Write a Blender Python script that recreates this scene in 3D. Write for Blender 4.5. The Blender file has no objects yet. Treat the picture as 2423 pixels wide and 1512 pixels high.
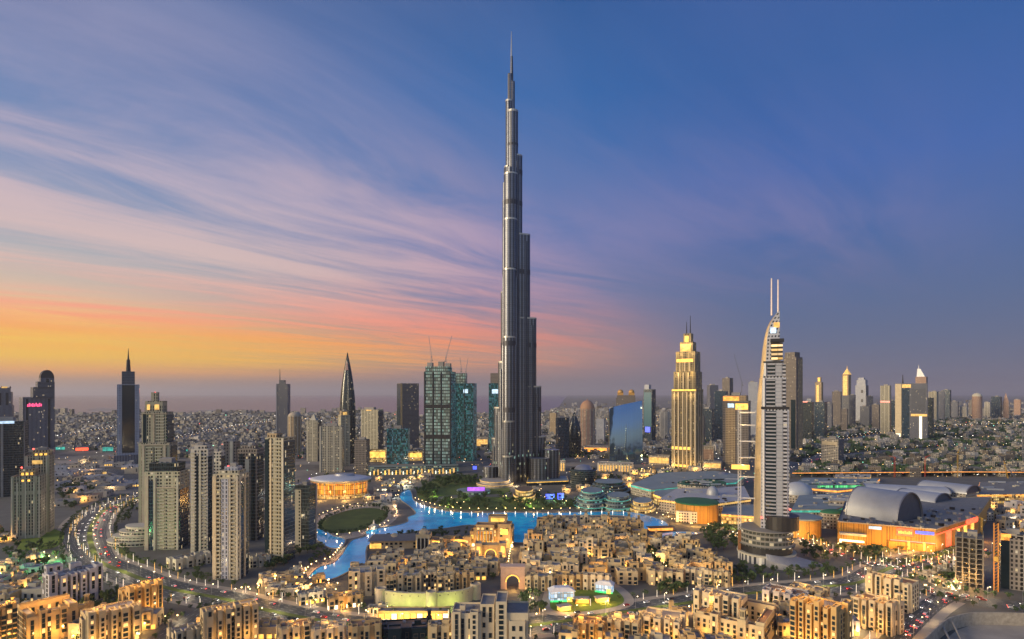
import bpy, math, random
from mathutils import Vector, noise
R = math.radians
PI = math.pi
sc = bpy.context.scene
COL = sc.collection
rnd = random.Random(7)

# ------------------------------------------------------------------ camera
EYE = 165.0                      # camera height above the ground
F, CX, HY = 1412.8, 1211.0, 932.0   # focal length, centre and horizon in survey pixels (2422 x 1512)
cd = bpy.data.cameras.new('camera')
cam = bpy.data.objects.new('camera', cd)
COL.objects.link(cam)
cam.location = (0, 0, EYE)
cam.rotation_euler = (R(90), 0, 0)
cd.sensor_width = 36
cd.lens = 36 * F / 2422
cd.shift_y = 176 / 2422
cd.clip_start = 1
cd.clip_end = 250000
sc.camera = cam

# ------------------------------------------------------------------ render
sc.render.engine = 'CYCLES'
sc.cycles.use_denoising = True
sc.cycles.max_bounces = 5
sc.cycles.diffuse_bounces = 3
sc.cycles.glossy_bounces = 3
sc.cycles.transmission_bounces = 2
sc.cycles.volume_bounces = 0
sc.cycles.sample_clamp_indirect = 4
sc.cycles.sample_clamp_direct = 30
sc.cycles.caustics_reflective = False
sc.cycles.caustics_refractive = False
sc.view_settings.view_transform = 'Standard'
sc.view_settings.look = 'None'
sc.view_settings.exposure = 0.0
sc.view_settings.gamma = 1

# ------------------------------------------------------------------ node helper
def lin(c):
    return tuple((x / 255 / 12.92 if x / 255 <= .04045 else ((x / 255 + .055) / 1.055) ** 2.4) for x in c)

class NT:
    def __init__(s, nt):
        s.nt = nt
    def n(s, t, **k):
        x = s.nt.nodes.new(t)
        for a, b in k.items():
            setattr(x, a, b)
        return x
    def put(s, sock, v):
        if hasattr(v, 'is_output'):
            s.nt.links.new(v, sock)
        elif isinstance(v, (tuple, list)) and sock.type == 'RGBA':
            sock.default_value = tuple(v) + (1,) if len(v) == 3 else v
        else:
            sock.default_value = v
    def m(s, op, a, b=0.0, c=0.0, clamp=False):
        x = s.n('ShaderNodeMath', operation=op, use_clamp=clamp)
        s.put(x.inputs[0], a); s.put(x.inputs[1], b); s.put(x.inputs[2], c)
        return x.outputs[0]
    def vm(s, op, a, b=(0, 0, 0), c=1.0):
        x = s.n('ShaderNodeVectorMath', operation=op)
        s.put(x.inputs[0], a); s.put(x.inputs[1], b)
        if op == 'SCALE':
            s.put(x.inputs['Scale'], c)
        return x.outputs['Value'] if op in ('DOT_PRODUCT', 'LENGTH') else x.outputs[0]
    def mix(s, f, a, b, bt='MIX'):
        x = s.n('ShaderNodeMix', data_type='RGBA', blend_type=bt)
        s.put(x.inputs[0], f); s.put(x.inputs[6], a); s.put(x.inputs[7], b)
        return x.outputs[2]
    def rng(s, v, a, b, c=0.0, d=1.0, smooth=True):
        x = s.n('ShaderNodeMapRange', interpolation_type='SMOOTHSTEP' if smooth else 'LINEAR')
        for i, q in enumerate((v, a, b, c, d)):
            s.put(x.inputs[i], q)
        return x.outputs[0]
    def ramp(s, f, stops):
        x = s.n('ShaderNodeValToRGB')
        e = x.color_ramp.elements
        while len(e) < len(stops):
            e.new(1.0)
        for k, (p, c) in zip(e, stops):
            k.position = p
        for k, (p, c) in zip(e, stops):
            k.color = tuple(c) + (1,)
        s.put(x.inputs[0], f)
        return x.outputs[0]
    def noise(s, v, scale, detail=3.0, rough=.5, dist=0.0):
        x = s.n('ShaderNodeTexNoise')
        s.put(x.inputs['Vector'], v); s.put(x.inputs['Scale'], scale)
        s.put(x.inputs['Detail'], detail); s.put(x.inputs['Roughness'], rough); s.put(x.inputs['Distortion'], dist)
        return x.outputs['Fac']
    def xyz(s, v):
        x = s.n('ShaderNodeSeparateXYZ'); s.put(x.inputs[0], v)
        return x.outputs
    def cmb(s, a, b=0.0, c=0.0):
        x = s.n('ShaderNodeCombineXYZ')
        s.put(x.inputs[0], a); s.put(x.inputs[1], b); s.put(x.inputs[2], c)
        return x.outputs[0]

# ------------------------------------------------------------------ world: dusk sky (sun just gone, left) with streaks of cirrus
w = bpy.data.worlds.new('World')
sc.world = w
w.use_nodes = True
w.node_tree.nodes.clear()
k = NT(w.node_tree)
SUN_AZ = R(-72)          # compass bearing of the glow, measured from straight ahead (+Y), negative = left
sky = k.n('ShaderNodeTexSky', sky_type='NISHITA', sun_disc=False)
sky.sun_elevation = R(4); sky.sun_rotation = SUN_AZ; sky.air_density = 1.4; sky.dust_density = 2.5
tc = k.n('ShaderNodeTexCoord')
dv = k.vm('NORMALIZE', tc.outputs['Generated'])
o = k.xyz(dv)
hx = k.m('SQRT', k.m('ADD', k.m('MULTIPLY', o[0], o[0]), k.m('MULTIPLY', o[1], o[1])))
te = k.m('DIVIDE', o[2], k.m('MAXIMUM', hx, .05))          # tangent of the elevation
te = k.m('MAXIMUM', te, 0.0)
az = k.m('ARCTAN2', o[0], o[1])
q = k.m('MULTIPLY', te, 1.0, clamp=True)
def L(*st):
    return [(p, lin(c)) for p, c in st]
rl = k.ramp(q, L((0, (160, 130, 112)), (.018, (186, 144, 112)), (.032, (248, 170, 84)), (.05, (255, 200, 62)), (.08, (255, 200, 84)), (.105, (255, 192, 118)),
                 (.135, (224, 190, 164)), (.175, (184, 182, 182)), (.24, (142, 158, 186)), (.31, (116, 142, 184)), (.4, (104, 132, 180)), (.52, (112, 126, 170)), (.8, (70, 98, 150)), (1, (70, 90, 140))))
rc = k.ramp(q, L((0, (124, 112, 122)), (.02, (140, 122, 126)), (.04, (170, 134, 128)), (.065, (192, 146, 132)), (.1, (172, 140, 144)), (.16, (128, 130, 166)), (.25, (94, 120, 176)),
                 (.36, (68, 114, 176)), (.5, (44, 102, 168)), (.66, (44, 90, 150)), (1, (56, 84, 140))))
rr = k.ramp(q, L((0, (114, 108, 124)), (.03, (110, 112, 134)), (.08, (98, 110, 142)), (.14, (87, 108, 150)), (.24, (74, 105, 163)), (.34, (63, 102, 171)), (.5, (53, 95, 160)), (1, (60, 84, 145))))
re = k.ramp(q, L((0, (170, 160, 150)), (.08, (225, 215, 190)), (.2, (190, 205, 225)), (.4, (130, 170, 225)), (1, (120, 150, 205))))   # unseen eastern sky behind the camera, brightened as fill for the facing walls
fl = k.rng(az, 0.0, -.72)
fr = k.rng(az, -.03, .42)
base = k.mix(fr, k.mix(fl, rc, rl), rr)
back = k.rng(o[1], .1, -.6)
base = k.mix(back, base, re)
# cirrus: a flat sheet high above, streaked towards a point on the horizon ahead on the right
zz = k.m('ADD', k.m('MAXIMUM', o[2], 0.0), .012)
px = k.m('DIVIDE', o[0], zz); py = k.m('DIVIDE', o[1], zz)
U = k.m('ADD', k.m('MULTIPLY', px, .643), k.m('MULTIPLY', py, .766))
V = k.m('ADD', k.m('MULTIPLY', px, .766), k.m('MULTIPLY', py, -.643))
wob = k.noise(k.cmb(k.m('MULTIPLY', U, .22), k.m('MULTIPLY', V, .35), 3.1), 1.0, 2, .5)
V2 = k.m('ADD', V, k.m('MULTIPLY', k.m('SUBTRACT', wob, .5), 1.6))
n1 = k.noise(k.cmb(k.m('MULTIPLY', U, .18), k.m('MULTIPLY', V2, .95), 8.3), 1.0, 6, .6, .5)
n2 = k.noise(k.cmb(k.m('MULTIPLY', U, .5), k.m('MULTIPLY', V2, 1.8), 1.7), 1.0, 6, .64, .8)
mass = k.rng(V2, -1.15, -2.3)
thin = k.m('MULTIPLY', k.m('MULTIPLY', k.rng(V, .35, -1.2), k.rng(te, .1, .3)), .3)
mass = k.m('MULTIPLY', mass, k.rng(az, .3, -.18))
cov = k.m('MAXIMUM', mass, thin)
dens = k.m('ADD', k.m('MULTIPLY', n1, .68), k.m('MULTIPLY', n2, .36))
cl = k.m('MULTIPLY', k.rng(dens, .39, .64), cov)
cl = k.m('MULTIPLY', cl, k.rng(te, .012, .06))
cl = k.m('MULTIPLY', cl, k.m('SUBTRACT', 1.0, back))
cl = k.m('MULTIPLY', cl, .92, clamp=True)
cc = k.ramp(q, L((0, (225, 150, 110)), (.05, (255, 192, 66)), (.085, (255, 176, 88)), (.112, (255, 162, 130)), (.145, (242, 176, 156)), (.19, (218, 190, 184)), (.3, (202, 182, 194)), (.4, (170, 162, 190)), (.6, (140, 148, 186)), (1, (140, 140, 180))))
ccr = k.ramp(q, L((0, (150, 122, 126)), (.03, (190, 140, 126)), (.055, (250, 152, 104)), (.085, (255, 142, 110)), (.12, (238, 146, 132)), (.155, (222, 156, 160)), (.2, (200, 160, 178)), (.27, (180, 154, 182)), (.35, (146, 136, 172)), (.5, (104, 124, 178)), (1, (90, 110, 170))))
ccol = k.mix(k.rng(az, -.5, .12), cc, ccr)
skycol = k.mix(cl, base, ccol)
bgA = k.n('ShaderNodeBackground'); k.put(bgA.inputs[0], skycol); bgA.inputs[1].default_value = 1.0
bgB = k.n('ShaderNodeBackground'); k.put(bgB.inputs[0], sky.outputs[0]); bgB.inputs[1].default_value = 0.004
ad = k.n('ShaderNodeAddShader'); k.nt.links.new(bgA.outputs[0], ad.inputs[0]); k.nt.links.new(bgB.outputs[0], ad.inputs[1])
wo = k.n('ShaderNodeOutputWorld'); k.nt.links.new(ad.outputs[0], wo.inputs[0])

# ------------------------------------------------------------------ the last warm light from the west (left)
sl = bpy.data.lights.new('evening_sun', 'SUN')
sl.energy = 4.4
sl.angle = R(24)
sl.color = (1.0, .8, .5)
so = bpy.data.objects.new('evening_sun', sl)
COL.objects.link(so)
az_s, el_s = R(-113), R(14)
sd = Vector((math.sin(az_s) * math.cos(el_s), math.cos(az_s) * math.cos(el_s), math.sin(el_s)))
so.rotation_euler = sd.to_track_quat('Z', 'Y').to_euler()
so.location = sd * 3000

# ------------------------------------------------------------------ survey helpers
def G(x, y, z=0.0):
    """survey pixel on the ground (or on a level z) -> world point"""
    Y = (EYE - z) * F / (y - HY)
    return Vector(((x - CX) / F * Y, Y, z))
def P(x, y, Y):
    return Vector(((x - CX) / F * Y, Y, EYE - (y - HY) / F * Y))
def GY(y, z=0.0):
    return (EYE - z) * F / (y - HY)
def ZH(y, Y):
    return EYE - (y - HY) / F * Y

# ------------------------------------------------------------------ object helpers
def empty(name, loc, rz=0.0, label=None, cat=None, group=None):
    e = bpy.data.objects.new(name, None)
    COL.objects.link(e)
    e.location = loc
    e.rotation_euler = (0, 0, rz)
    tag(e, label, cat, group)
    return e
def tag(o, label=None, cat=None, group=None, kind=None):
    if label: o['label'] = label
    if cat: o['category'] = cat
    if group: o['group'] = group
    if kind: o['kind'] = kind
    return o

class MB:
    """collects faces with UVs in metres, then links them as ONE mesh object"""
    def __init__(s):
        s.v, s.f, s.u, s.m = [], [], [], []
    def face(s, pts, uv=None, m=0):
        i = len(s.v)
        s.v.extend([tuple(p) for p in pts])
        s.f.append(tuple(range(i, i + len(pts))))
        s.u.append(uv or [(p[0], p[1]) for p in pts])
        s.m.append(m)
        return s
    def prism(s, poly, z0, z1, m=0, mt=None, top=True, base=False, scale=1.0, off=(0, 0), u0=0.0):
        n = len(poly)
        cx = sum(p[0] for p in poly) / n; cy = sum(p[1] for p in poly) / n
        up = [(cx + (p[0] - cx) * scale + off[0], cy + (p[1] - cy) * scale + off[1]) for p in poly]
        u = u0
        for i in range(n):
            a, b = poly[i], poly[(i + 1) % n]
            c, d = up[(i + 1) % n], up[i]
            l = math.hypot(b[0] - a[0], b[1] - a[1])
            s.face([(a[0], a[1], z0), (b[0], b[1], z0), (c[0], c[1], z1), (d[0], d[1], z1)],
                   [(u, z0), (u + l, z0), (u + l, z1), (u, z1)], m)
            u += l
        if top:
            s.face([(p[0], p[1], z1) for p in up], None, m if mt is None else mt)
        if base:
            s.face([(p[0], p[1], z0) for p in reversed(poly)], None, m if mt is None else mt)
        return s
    def box(s, x, y, z0, w_, d, h, m=0, mt=None, a=0.0, base=False):
        c, t = math.cos(a), math.sin(a)
        poly = [(x + c * i * w_ / 2 - t * j * d / 2, y + t * i * w_ / 2 + c * j * d / 2) for i, j in ((-1, -1), (1, -1), (1, 1), (-1, 1))]
        return s.prism(poly, z0, z0 + h, m, mt, True, base)
    def block(s, x, y, z0, w_, d, h, m=0, mr=1, para=1.0, t=.5):
        """a flat-roofed block with a parapet round a sunken roof"""
        o = [(x - w_ / 2, y - d / 2), (x + w_ / 2, y - d / 2), (x + w_ / 2, y + d / 2), (x - w_ / 2, y + d / 2)]
        i = [(x - w_ / 2 + t, y - d / 2 + t), (x + w_ / 2 - t, y - d / 2 + t), (x + w_ / 2 - t, y + d / 2 - t), (x - w_ / 2 + t, y + d / 2 - t)]
        z = z0 + h; zp = z + para
        s.prism(o, z0, zp, m, None, False)
        for q in range(4):
            a, b, c, e = o[q], o[(q + 1) % 4], i[(q + 1) % 4], i[q]
            s.face([(a[0], a[1], zp), (b[0], b[1], zp), (c[0], c[1], zp), (e[0], e[1], zp)], [(0, 0)] * 4, m)
            s.face([(c[0], c[1], z), (e[0], e[1], z), (e[0], e[1], zp), (c[0], c[1], zp)], [(0, 0)] * 4, m)
        s.face([(p[0], p[1], z) for p in i], None, mr)
        return s
    def tube(s, p0, p1, r0, r1=None, n=8, m=0, cap=True):
        p0, p1 = Vector(p0), Vector(p1)
        r1 = r0 if r1 is None else r1
        d = (p1 - p0); l = d.length; d.normalize()
        a = d.orthogonal().normalized(); b = d.cross(a)
        A = [p0 + (a * math.cos(2 * PI * i / n) + b * math.sin(2 * PI * i / n)) * r0 for i in range(n)]
        B = [p1 + (a * math.cos(2 * PI * i / n) + b * math.sin(2 * PI * i / n)) * r1 for i in range(n)]
        for i in range(n):
            j = (i + 1) % n
            s.face([A[i], A[j], B[j], B[i]], [(i, 0), (i + 1, 0), (i + 1, l), (i, l)], m)
        if cap:
            s.face(B, [(0, 0)] * n, m); s.face(A[::-1], [(0, 0)] * n, m)
        return s
    def lathe(s, prof, n=24, m=0, x=0, y=0, a0=0, a1=2 * PI, sx=1.0, sy=1.0):
        """prof: list of (radius, z)"""
        full = abs(a1 - a0 - 2 * PI) < 1e-6
        for i in range(n):
            t0, t1 = a0 + (a1 - a0) * i / n, a0 + (a1 - a0) * (i + 1) / n
            for (r, z), (r2, z2) in zip(prof, prof[1:]):
                q = [(x + r * math.cos(t0) * sx, y + r * math.sin(t0) * sy, z), (x + r * math.cos(t1) * sx, y + r * math.sin(t1) * sy, z),
                     (x + r2 * math.cos(t1) * sx, y + r2 * math.sin(t1) * sy, z2), (x + r2 * math.cos(t0) * sx, y + r2 * math.sin(t0) * sy, z2)]
                R0 = max(r, r2, .01)
                uv = [(t0 * R0, z), (t1 * R0, z), (t1 * R0, z2), (t0 * R0, z2)]
                if r2 < 1e-4: q, uv = q[:3], uv[:3]
                elif r < 1e-4: q, uv = [q[0], q[2], q[3]], [uv[0], uv[2], uv[3]]
                s.face(q, uv, m)
        return s
    def ball(s, c, r, n=8, m=0, sz=1.0):
        pr = [(r * math.sin(PI * i / n) if 0 < i < n else 0.0, c[2] - r * sz * math.cos(PI * i / n)) for i in range(n + 1)]
        return s.lathe(pr, n * 2 if n < 8 else n + 4, m, c[0], c[1])
    def build(s, name, mats, par=None, loc=(0, 0, 0), smooth=False, rz=0.0):
        me = bpy.data.meshes.new(name)
        me.from_pydata(s.v, [], s.f)
        ul = me.uv_layers.new(name='UVMap')
        flat = [c for f in s.u for p in f for c in p]
        ul.data.foreach_set('uv', flat)
        mats = mats if isinstance(mats, (list, tuple)) else [mats]
        for x in mats: me.materials.append(x)
        if len(mats) > 1: me.polygons.foreach_set('material_index', s.m)
        if smooth:
            me.polygons.foreach_set('use_smooth', [True] * len(s.f))
            bm_weld(me)
        me.update()
        return link(name, me, par, loc, rz)
def bm_weld(me):
    import bmesh
    b = bmesh.new(); b.from_mesh(me)
    bmesh.ops.remove_doubles(b, verts=b.verts, dist=.001)
    b.to_mesh(me); b.free()
def link(name, me, par=None, loc=(0, 0, 0), rz=0.0):
    ob = bpy.data.objects.new(name, me)
    COL.objects.link(ob)
    ob.location = loc
    ob.rotation_euler = (0, 0, rz)
    if par is not None: ob.parent = par
    return ob
KIDS = {}
def kids(o):
    """children of a thing that is copied again and again (looked up once)"""
    if o.name not in KIDS: KIDS[o.name] = list(o.children)
    return KIDS[o.name]
def dup(o, loc, rz=0.0, label=None, group=None, scale=None):
    c = o.copy(); COL.objects.link(c); c.location = loc; c.rotation_euler = (0, 0, rz)
    if label: c['label'] = label
    if group: c['group'] = group
    if scale: c.scale = (scale,) * 3
    for ch in kids(o):
        d = ch.copy(); COL.objects.link(d); d.parent = c
        for g in kids(ch):
            e = g.copy(); COL.objects.link(e); e.parent = d
    return c
def lamp_light(loc, energy, color=(1, .62, .25), rad=.6, par=None, name='lamp_light'):
    l = bpy.data.lights.new(name, 'POINT')
    l.energy = energy if name == 'floodlight' else energy * 1.5; l.color = color; l.shadow_soft_size = rad
    o = bpy.data.objects.new(name, l)
    COL.objects.link(o); o.location = loc
    if par is not None: o.parent = par
    return o
def smooth_line(pts, n=6):
    out = []
    P_ = [Vector((p[0], p[1], 0)) for p in pts]
    for i in range(len(P_) - 1):
        a, b, c, d = P_[max(i - 1, 0)], P_[i], P_[i + 1], P_[min(i + 2, len(P_) - 1)]
        for j in range(n):
            t = j / n
            out.append(.5 * ((2 * b) + (c - a) * t + (2 * a - 5 * b + 4 * c - d) * t * t + (3 * b - a - 3 * c + d) * t ** 3))
    out.append(P_[-1])
    return out
def gline(pts, n=6):
    """survey pixels on the ground -> smooth line in the world"""
    return smooth_line([G(*p) for p in pts], n)
def walk(line, step, start=0.0):
    """points and headings every STEP metres along a world line"""
    d = start; acc = 0.0
    for a, b in zip(line, line[1:]):
        l = (b - a).length
        while l > 0 and d <= acc + l:
            t = (d - acc) / l
            yield a.lerp(b, t), math.atan2(b.y - a.y, b.x - a.x)
            d += step
        acc += l
def inside(p, poly):
    r = False
    j = len(poly) - 1
    for i in range(len(poly)):
        a, b = poly[i], poly[j]
        if (a[1] > p[1]) != (b[1] > p[1]) and p[0] < (b[0] - a[0]) * (p[1] - a[1]) / (b[1] - a[1]) + a[0]:
            r = not r
        j = i
    return r

# ------------------------------------------------------------------ materials
def mat(name):
    m = bpy.data.materials.new(name); m.use_nodes = True
    m.node_tree.nodes.clear()
    k = NT(m.node_tree)
    b = k.n('ShaderNodeBsdfPrincipled'); o = k.n('ShaderNodeOutputMaterial')
    k.nt.links.new(b.outputs[0], o.inputs[0])
    m.cycles.emission_sampling = 'NONE'
    return m, k, b
def plain(name, col, rough=.8, metal=0.0, var=.25, scale=.35, bump=0.0, emit=None, es=0.0):
    m, k, b = mat(name)
    tc = k.n('ShaderNodeTexCoord'); oi = k.n('ShaderNodeObjectInfo')
    n = k.noise(tc.outputs['Object'], scale, 5, .6)
    f = k.m('ADD', k.m('MULTIPLY', k.m('SUBTRACT', n, .5), var * 2), k.m('ADD', 1 - var * .3, k.m('MULTIPLY', oi.outputs['Random'], var * .6)))
    k.put(b.inputs['Base Color'], k.vm('SCALE', col, c=f))
    b.inputs['Roughness'].default_value = rough; b.inputs['Metallic'].default_value = metal
    if emit:
        b.inputs['Emission Color'].default_value = tuple(emit) + (1,); b.inputs['Emission Strength'].default_value = es
    return m
def glow(name, col, s, var=0.0, scale=.4):
    """the face of a lamp, a lit sign or a lit interior"""
    m, k, b = mat(name)
    b.inputs['Base Color'].default_value = tuple(min(c * .5, 1) for c in col) + (1,)
    b.inputs['Emission Color'].default_value = tuple(col) + (1,)
    if var:
        tc = k.n('ShaderNodeTexCoord')
        n = k.noise(tc.outputs['Object'], scale, 3, .6)
        k.put(b.inputs['Emission Strength'], k.m('MULTIPLY', k.rng(n, .5 - .25, .5 + .25, 1 - var, 1 + var), s))
    else:
        b.inputs['Emission Strength'].default_value = s
    return m
def facade(name, wall, glass=(.02, .03, .04), bay=3.2, st=3.5, wu=.55, wv=.6, lit=.06, lcol=(1, .72, .32), ls=1.6, wr=.75, gr=.12, gm=0.0, wm=0.0, pier=0, band=0, var=.2, lit2=None, gspec=.5):
    """a wall with rows of windows: UVs run in metres round the wall and up it; a few rooms are lit"""
    m, k, b = mat(name)
    uv = k.n('ShaderNodeUVMap'); uv.uv_map = 'UVMap'
    o = k.xyz(uv.outputs[0])
    u = k.m('DIVIDE', o[0], bay); v = k.m('DIVIDE', o[1], st)
    fu = k.m('FRACT', u); fv = k.m('FRACT', v)
    au = k.m('MULTIPLY', k.m('GREATER_THAN', fu, .5 - wu / 2), k.m('LESS_THAN', fu, .5 + wu / 2)) if wu < 1 else 1.0
    av = k.m('MULTIPLY', k.m('GREATER_THAN', fv, .5 - wv / 2), k.m('LESS_THAN', fv, .5 + wv / 2)) if wv < 1 else 1.0
    mask = k.m('MULTIPLY', au, av)
    if pier:
        pm = k.m('GREATER_THAN', k.m('FRACT', k.m('DIVIDE', u, pier)), .24)
        mask = k.m('MULTIPLY', mask, pm)
    if band:
        bm_ = k.m('GREATER_THAN', k.m('FRACT', k.m('DIVIDE', v, band)), .07)
        mask = k.m('MULTIPLY', mask, bm_)
    geo = k.n('ShaderNodeNewGeometry')
    up = k.m('LESS_THAN', k.m('ABSOLUTE', k.xyz(geo.outputs['Normal'])[2]), .7)
    mask = k.m('MULTIPLY', mask, up)
    oi = k.n('ShaderNodeObjectInfo')
    wn = k.n('ShaderNodeTexWhiteNoise', noise_dimensions='3D')
    k.put(wn.inputs[0], k.cmb(k.m('FLOOR', u), k.m('FLOOR', v), k.m('MULTIPLY', oi.outputs['Random'], 91.7)))
    rv = wn.outputs[0]; rc = k.xyz(wn.outputs[1])
    litm = k.m('MULTIPLY', k.m('LESS_THAN', rv, lit), mask)
    tc = k.n('ShaderNodeTexCoord')
    n = k.noise(tc.outputs['Object'], .06, 6, .65)
    f = k.m('ADD', k.m('MULTIPLY', k.m('SUBTRACT', n, .5), var * 2), k.m('ADD', 1 - var * .3, k.m('MULTIPLY', oi.outputs['Random'], var * .6)))
    wc = k.vm('SCALE', wall, c=f)
    gc = k.vm('SCALE', glass, c=k.m('ADD', .55, k.m('MULTIPLY', rc[1], .9)))
    k.put(b.inputs['Base Color'], k.mix(mask, wc, gc))
    k.put(b.inputs['Roughness'], k.m('ADD', wr, k.m('MULTIPLY', mask, k.m('SUBTRACT', k.m('ADD', gr, k.m('MULTIPLY', rc[2], .12)), wr))))
    k.put(b.inputs['Metallic'], k.m('ADD', wm, k.m('MULTIPLY', mask, gm - wm)))
    b.inputs['Specular IOR Level'].default_value = gspec
    lc = k.mix(rc[2], lcol, lit2 or tuple(min(1, c * .6 + .35) for c in lcol))
    k.put(b.inputs['Emission Color'], lc)
    k.put(b.inputs['Emission Strength'], k.m('MULTIPLY', litm, k.m('MULTIPLY', k.m('ADD', .35, rc[0]), ls)))
    bp = k.n('ShaderNodeBump'); bp.inputs['Strength'].default_value = .6; bp.inputs['Distance'].default_value = .3
    k.put(bp.inputs['Height'], k.m('SUBTRACT', 1.0, mask)); k.put(b.inputs['Normal'], bp.outputs[0])
    return m
# ------------------------------------------------------------------ material set
WARM = (1, .54, .15); GOLD = (1, .56, .12); CREAM = (1, .86, .62); WHITE = (.95, .97, 1); TEAL = (.3, 1, .8)
ROOF = plain('roof_felt', (.2, .19, .18), .9, 0, .45, .25)
ROOFL = plain('roof_pale', (.33, .3, .27), .9, 0, .4, .25)
ROOFT = plain('mall_roof', (.19, .23, .24), .6, 0, .35, .05)
METAL = plain('grey_metal', (.34, .34, .36), .4, .7, .2, .5)
DARKM = plain('dark_metal', (.035, .035, .04), .45, .5, .2, .5)
WHITEM = plain('white_metal', (.66, .64, .62), .45, .1, .15, .5)
CONC = plain('concrete', (.27, .25, .23), .85, 0, .35, .1)
STONE = plain('limestone', (.42, .35, .26), .85, 0, .3, .12)
PALE = plain('pale_stone', (.47, .43, .34), .85, 0, .3, .12)
GLASSD = plain('dark_glass', (.014, .026, .034), .1, 0, .3, .2)
SAND_A = plain('sand_render', (.5, .39, .23), .88, 0, .34, .16)
SAND_B = plain('cream_render', (.58, .47, .31), .88, 0, .3, .16)
SAND_C = plain('honey_render', (.5, .34, .16), .88, 0, .34, .16)
SAND_D = plain('grey_render', (.43, .41, .42), .88, 0, .3, .16)
SAND_E = plain('amber_render', (.52, .33, .13), .85, 0, .3, .16)
REDL = glow('red_beacon', (1, .08, .06), 6)
GOLDL = glow('gold_light', (1, .55, .1), 1.5, .5, .15)
GOLDS = glow('soft_gold_light', (1, .58, .16), .75, .6, .2)
CREAML = glow('cream_light', (1, .84, .55), 2.2)
WHITEL = glow('white_light', (.6, .8, 1), .95, .6, .22)
TEALL = glow('teal_light', (.12, .8, .6), .4, .8, .12)
GREENL = glow('green_light', (.05, .9, .22), 1.1, .6, .06)
BLUEL = glow('blue_light', (.1, .14, 1), 1.6, .4, .2)
VIOL = glow('violet_light', (.5, .14, 1), 1.3, .4, .2)
PINKL = glow('pink_light', (1, .3, .22), 1.5, .3, .2)
SIGNR = glow('red_sign_light', (1, .1, .04), 2.2, .35, .4)
ORANL = glow('orange_light', (1, .36, .06), 1.5, .5, .2)
LITROOM = glow('lit_room', (1, .62, .22), 1.1, .5, .3)

BG = lambda n, **q: facade(n, **q)
F_BEIGE = facade('beige_apartment_facade', (.37, .335, .255), (.02, .024, .026), 3.4, 3.5, .5, .58, .06, pier=4)
F_STRIP = facade('balcony_facade', (.44, .395, .28), (.03, .03, .03), 3.0, 3.6, .62, .5, .06, pier=3)
F_BAND = facade('banded_facade', (.47, .41, .33), (.04, .045, .05), 4.0, 3.6, .8, .5, .03)
F_TOWER = facade('stone_tower_facade', (.33, .3, .22), (.018, .02, .02), 2.6, 3.6, .42, .8, .02, pier=4, band=14)
F_DGLASS = facade('dark_curtain_wall', (.05, .065, .07), (.012, .02, .025), 1.8, 3.8, .86, .84, .02, wr=.4, gr=.08, gspec=.7)
F_BGLASS = facade('blue_curtain_wall', (.04, .07, .1), (.012, .03, .05), 1.8, 3.8, .86, .84, .02, wr=.35, gr=.08, gspec=.8)
F_GREYT = facade('grey_tower_facade', (.13, .135, .16), (.03, .035, .045), 2.4, 3.8, .6, .7, .02, wr=.5, gr=.15)
F_SLATE = facade('slate_facade', (.2, .205, .24), (.03, .035, .05), 3.0, 3.8, .5, 1.0, .02, wr=.5)
F_LIGHTG = facade('light_slab_facade', (.36, .37, .42), (.1, .11, .14), 3.0, 3.8, .4, .7, .02, wr=.4)
F_BROWN = facade('brown_facade', (.2, .17, .15), (.03, .03, .03), 3.0, 3.8, .5, .6, .03)
F_TAN = facade('tan_facade', (.4, .29, .17), (.05, .04, .03), 3.0, 3.8, .45, .55, .05)
F_PINK = facade('rose_facade', (.42, .27, .2), (.05, .04, .04), 3.0, 3.8, .45, .55, .05)
F_WHITE = facade('white_apartment_facade', (.55, .5, .42), (.03, .035, .04), 3.2, 3.5, .6, .55, .03, pier=5)
F_LATT = facade('site_lattice', (.035, .055, .055), (.17, .22, .21), 4.6, 7.2, .66, .66, .55, (.3, .8, .66), .3, wr=.7, gr=.5, lit2=(.75, .9, .8))
F_TEALG = facade('teal_site_glass', (.03, .06, .07), (.015, .06, .07), 3.0, 5.0, .8, .8, .42, (.1, .7, .6), .28, wr=.4, gr=.1, lit2=(.3, .6, .9))
F_GOLD = facade('gold_hotel_facade', (.3, .24, .14), (.022, .02, .018), 3.4, 3.8, .62, .74, .05, (1, .66, .2), 1.2, pier=4)
F_BALC = facade('hotel_balcony_facade', (.36, .36, .4), (.03, .032, .04), 3.6, 3.6, .9, .5, .01, wr=.5)
F_TERR = facade('terrace_facade', (.16, .2, .2), (.03, .05, .05), 4.0, 4.2, .8, .5, .3, (.3, .95, .75), .8, wr=.6, lit2=(1, .75, .3))
F_SITE = facade('bare_frame_facade', (.24, .22, .2), (.012, .011, .01), 5.0, 3.8, .78, .74, .05, (1, .6, .2), 1.3)
F_LOW = facade('low_building_facade', (.36, .31, .25), (.04, .04, .04), 4.0, 3.8, .5, .45, .12)
F_SHOP = facade('lit_shop_facade', (.36, .24, .1), (.1, .06, .02), 3.0, 4.2, .8, .7, .8, (1, .55, .12), 1.1, lit2=(1, .75, .3))

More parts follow.
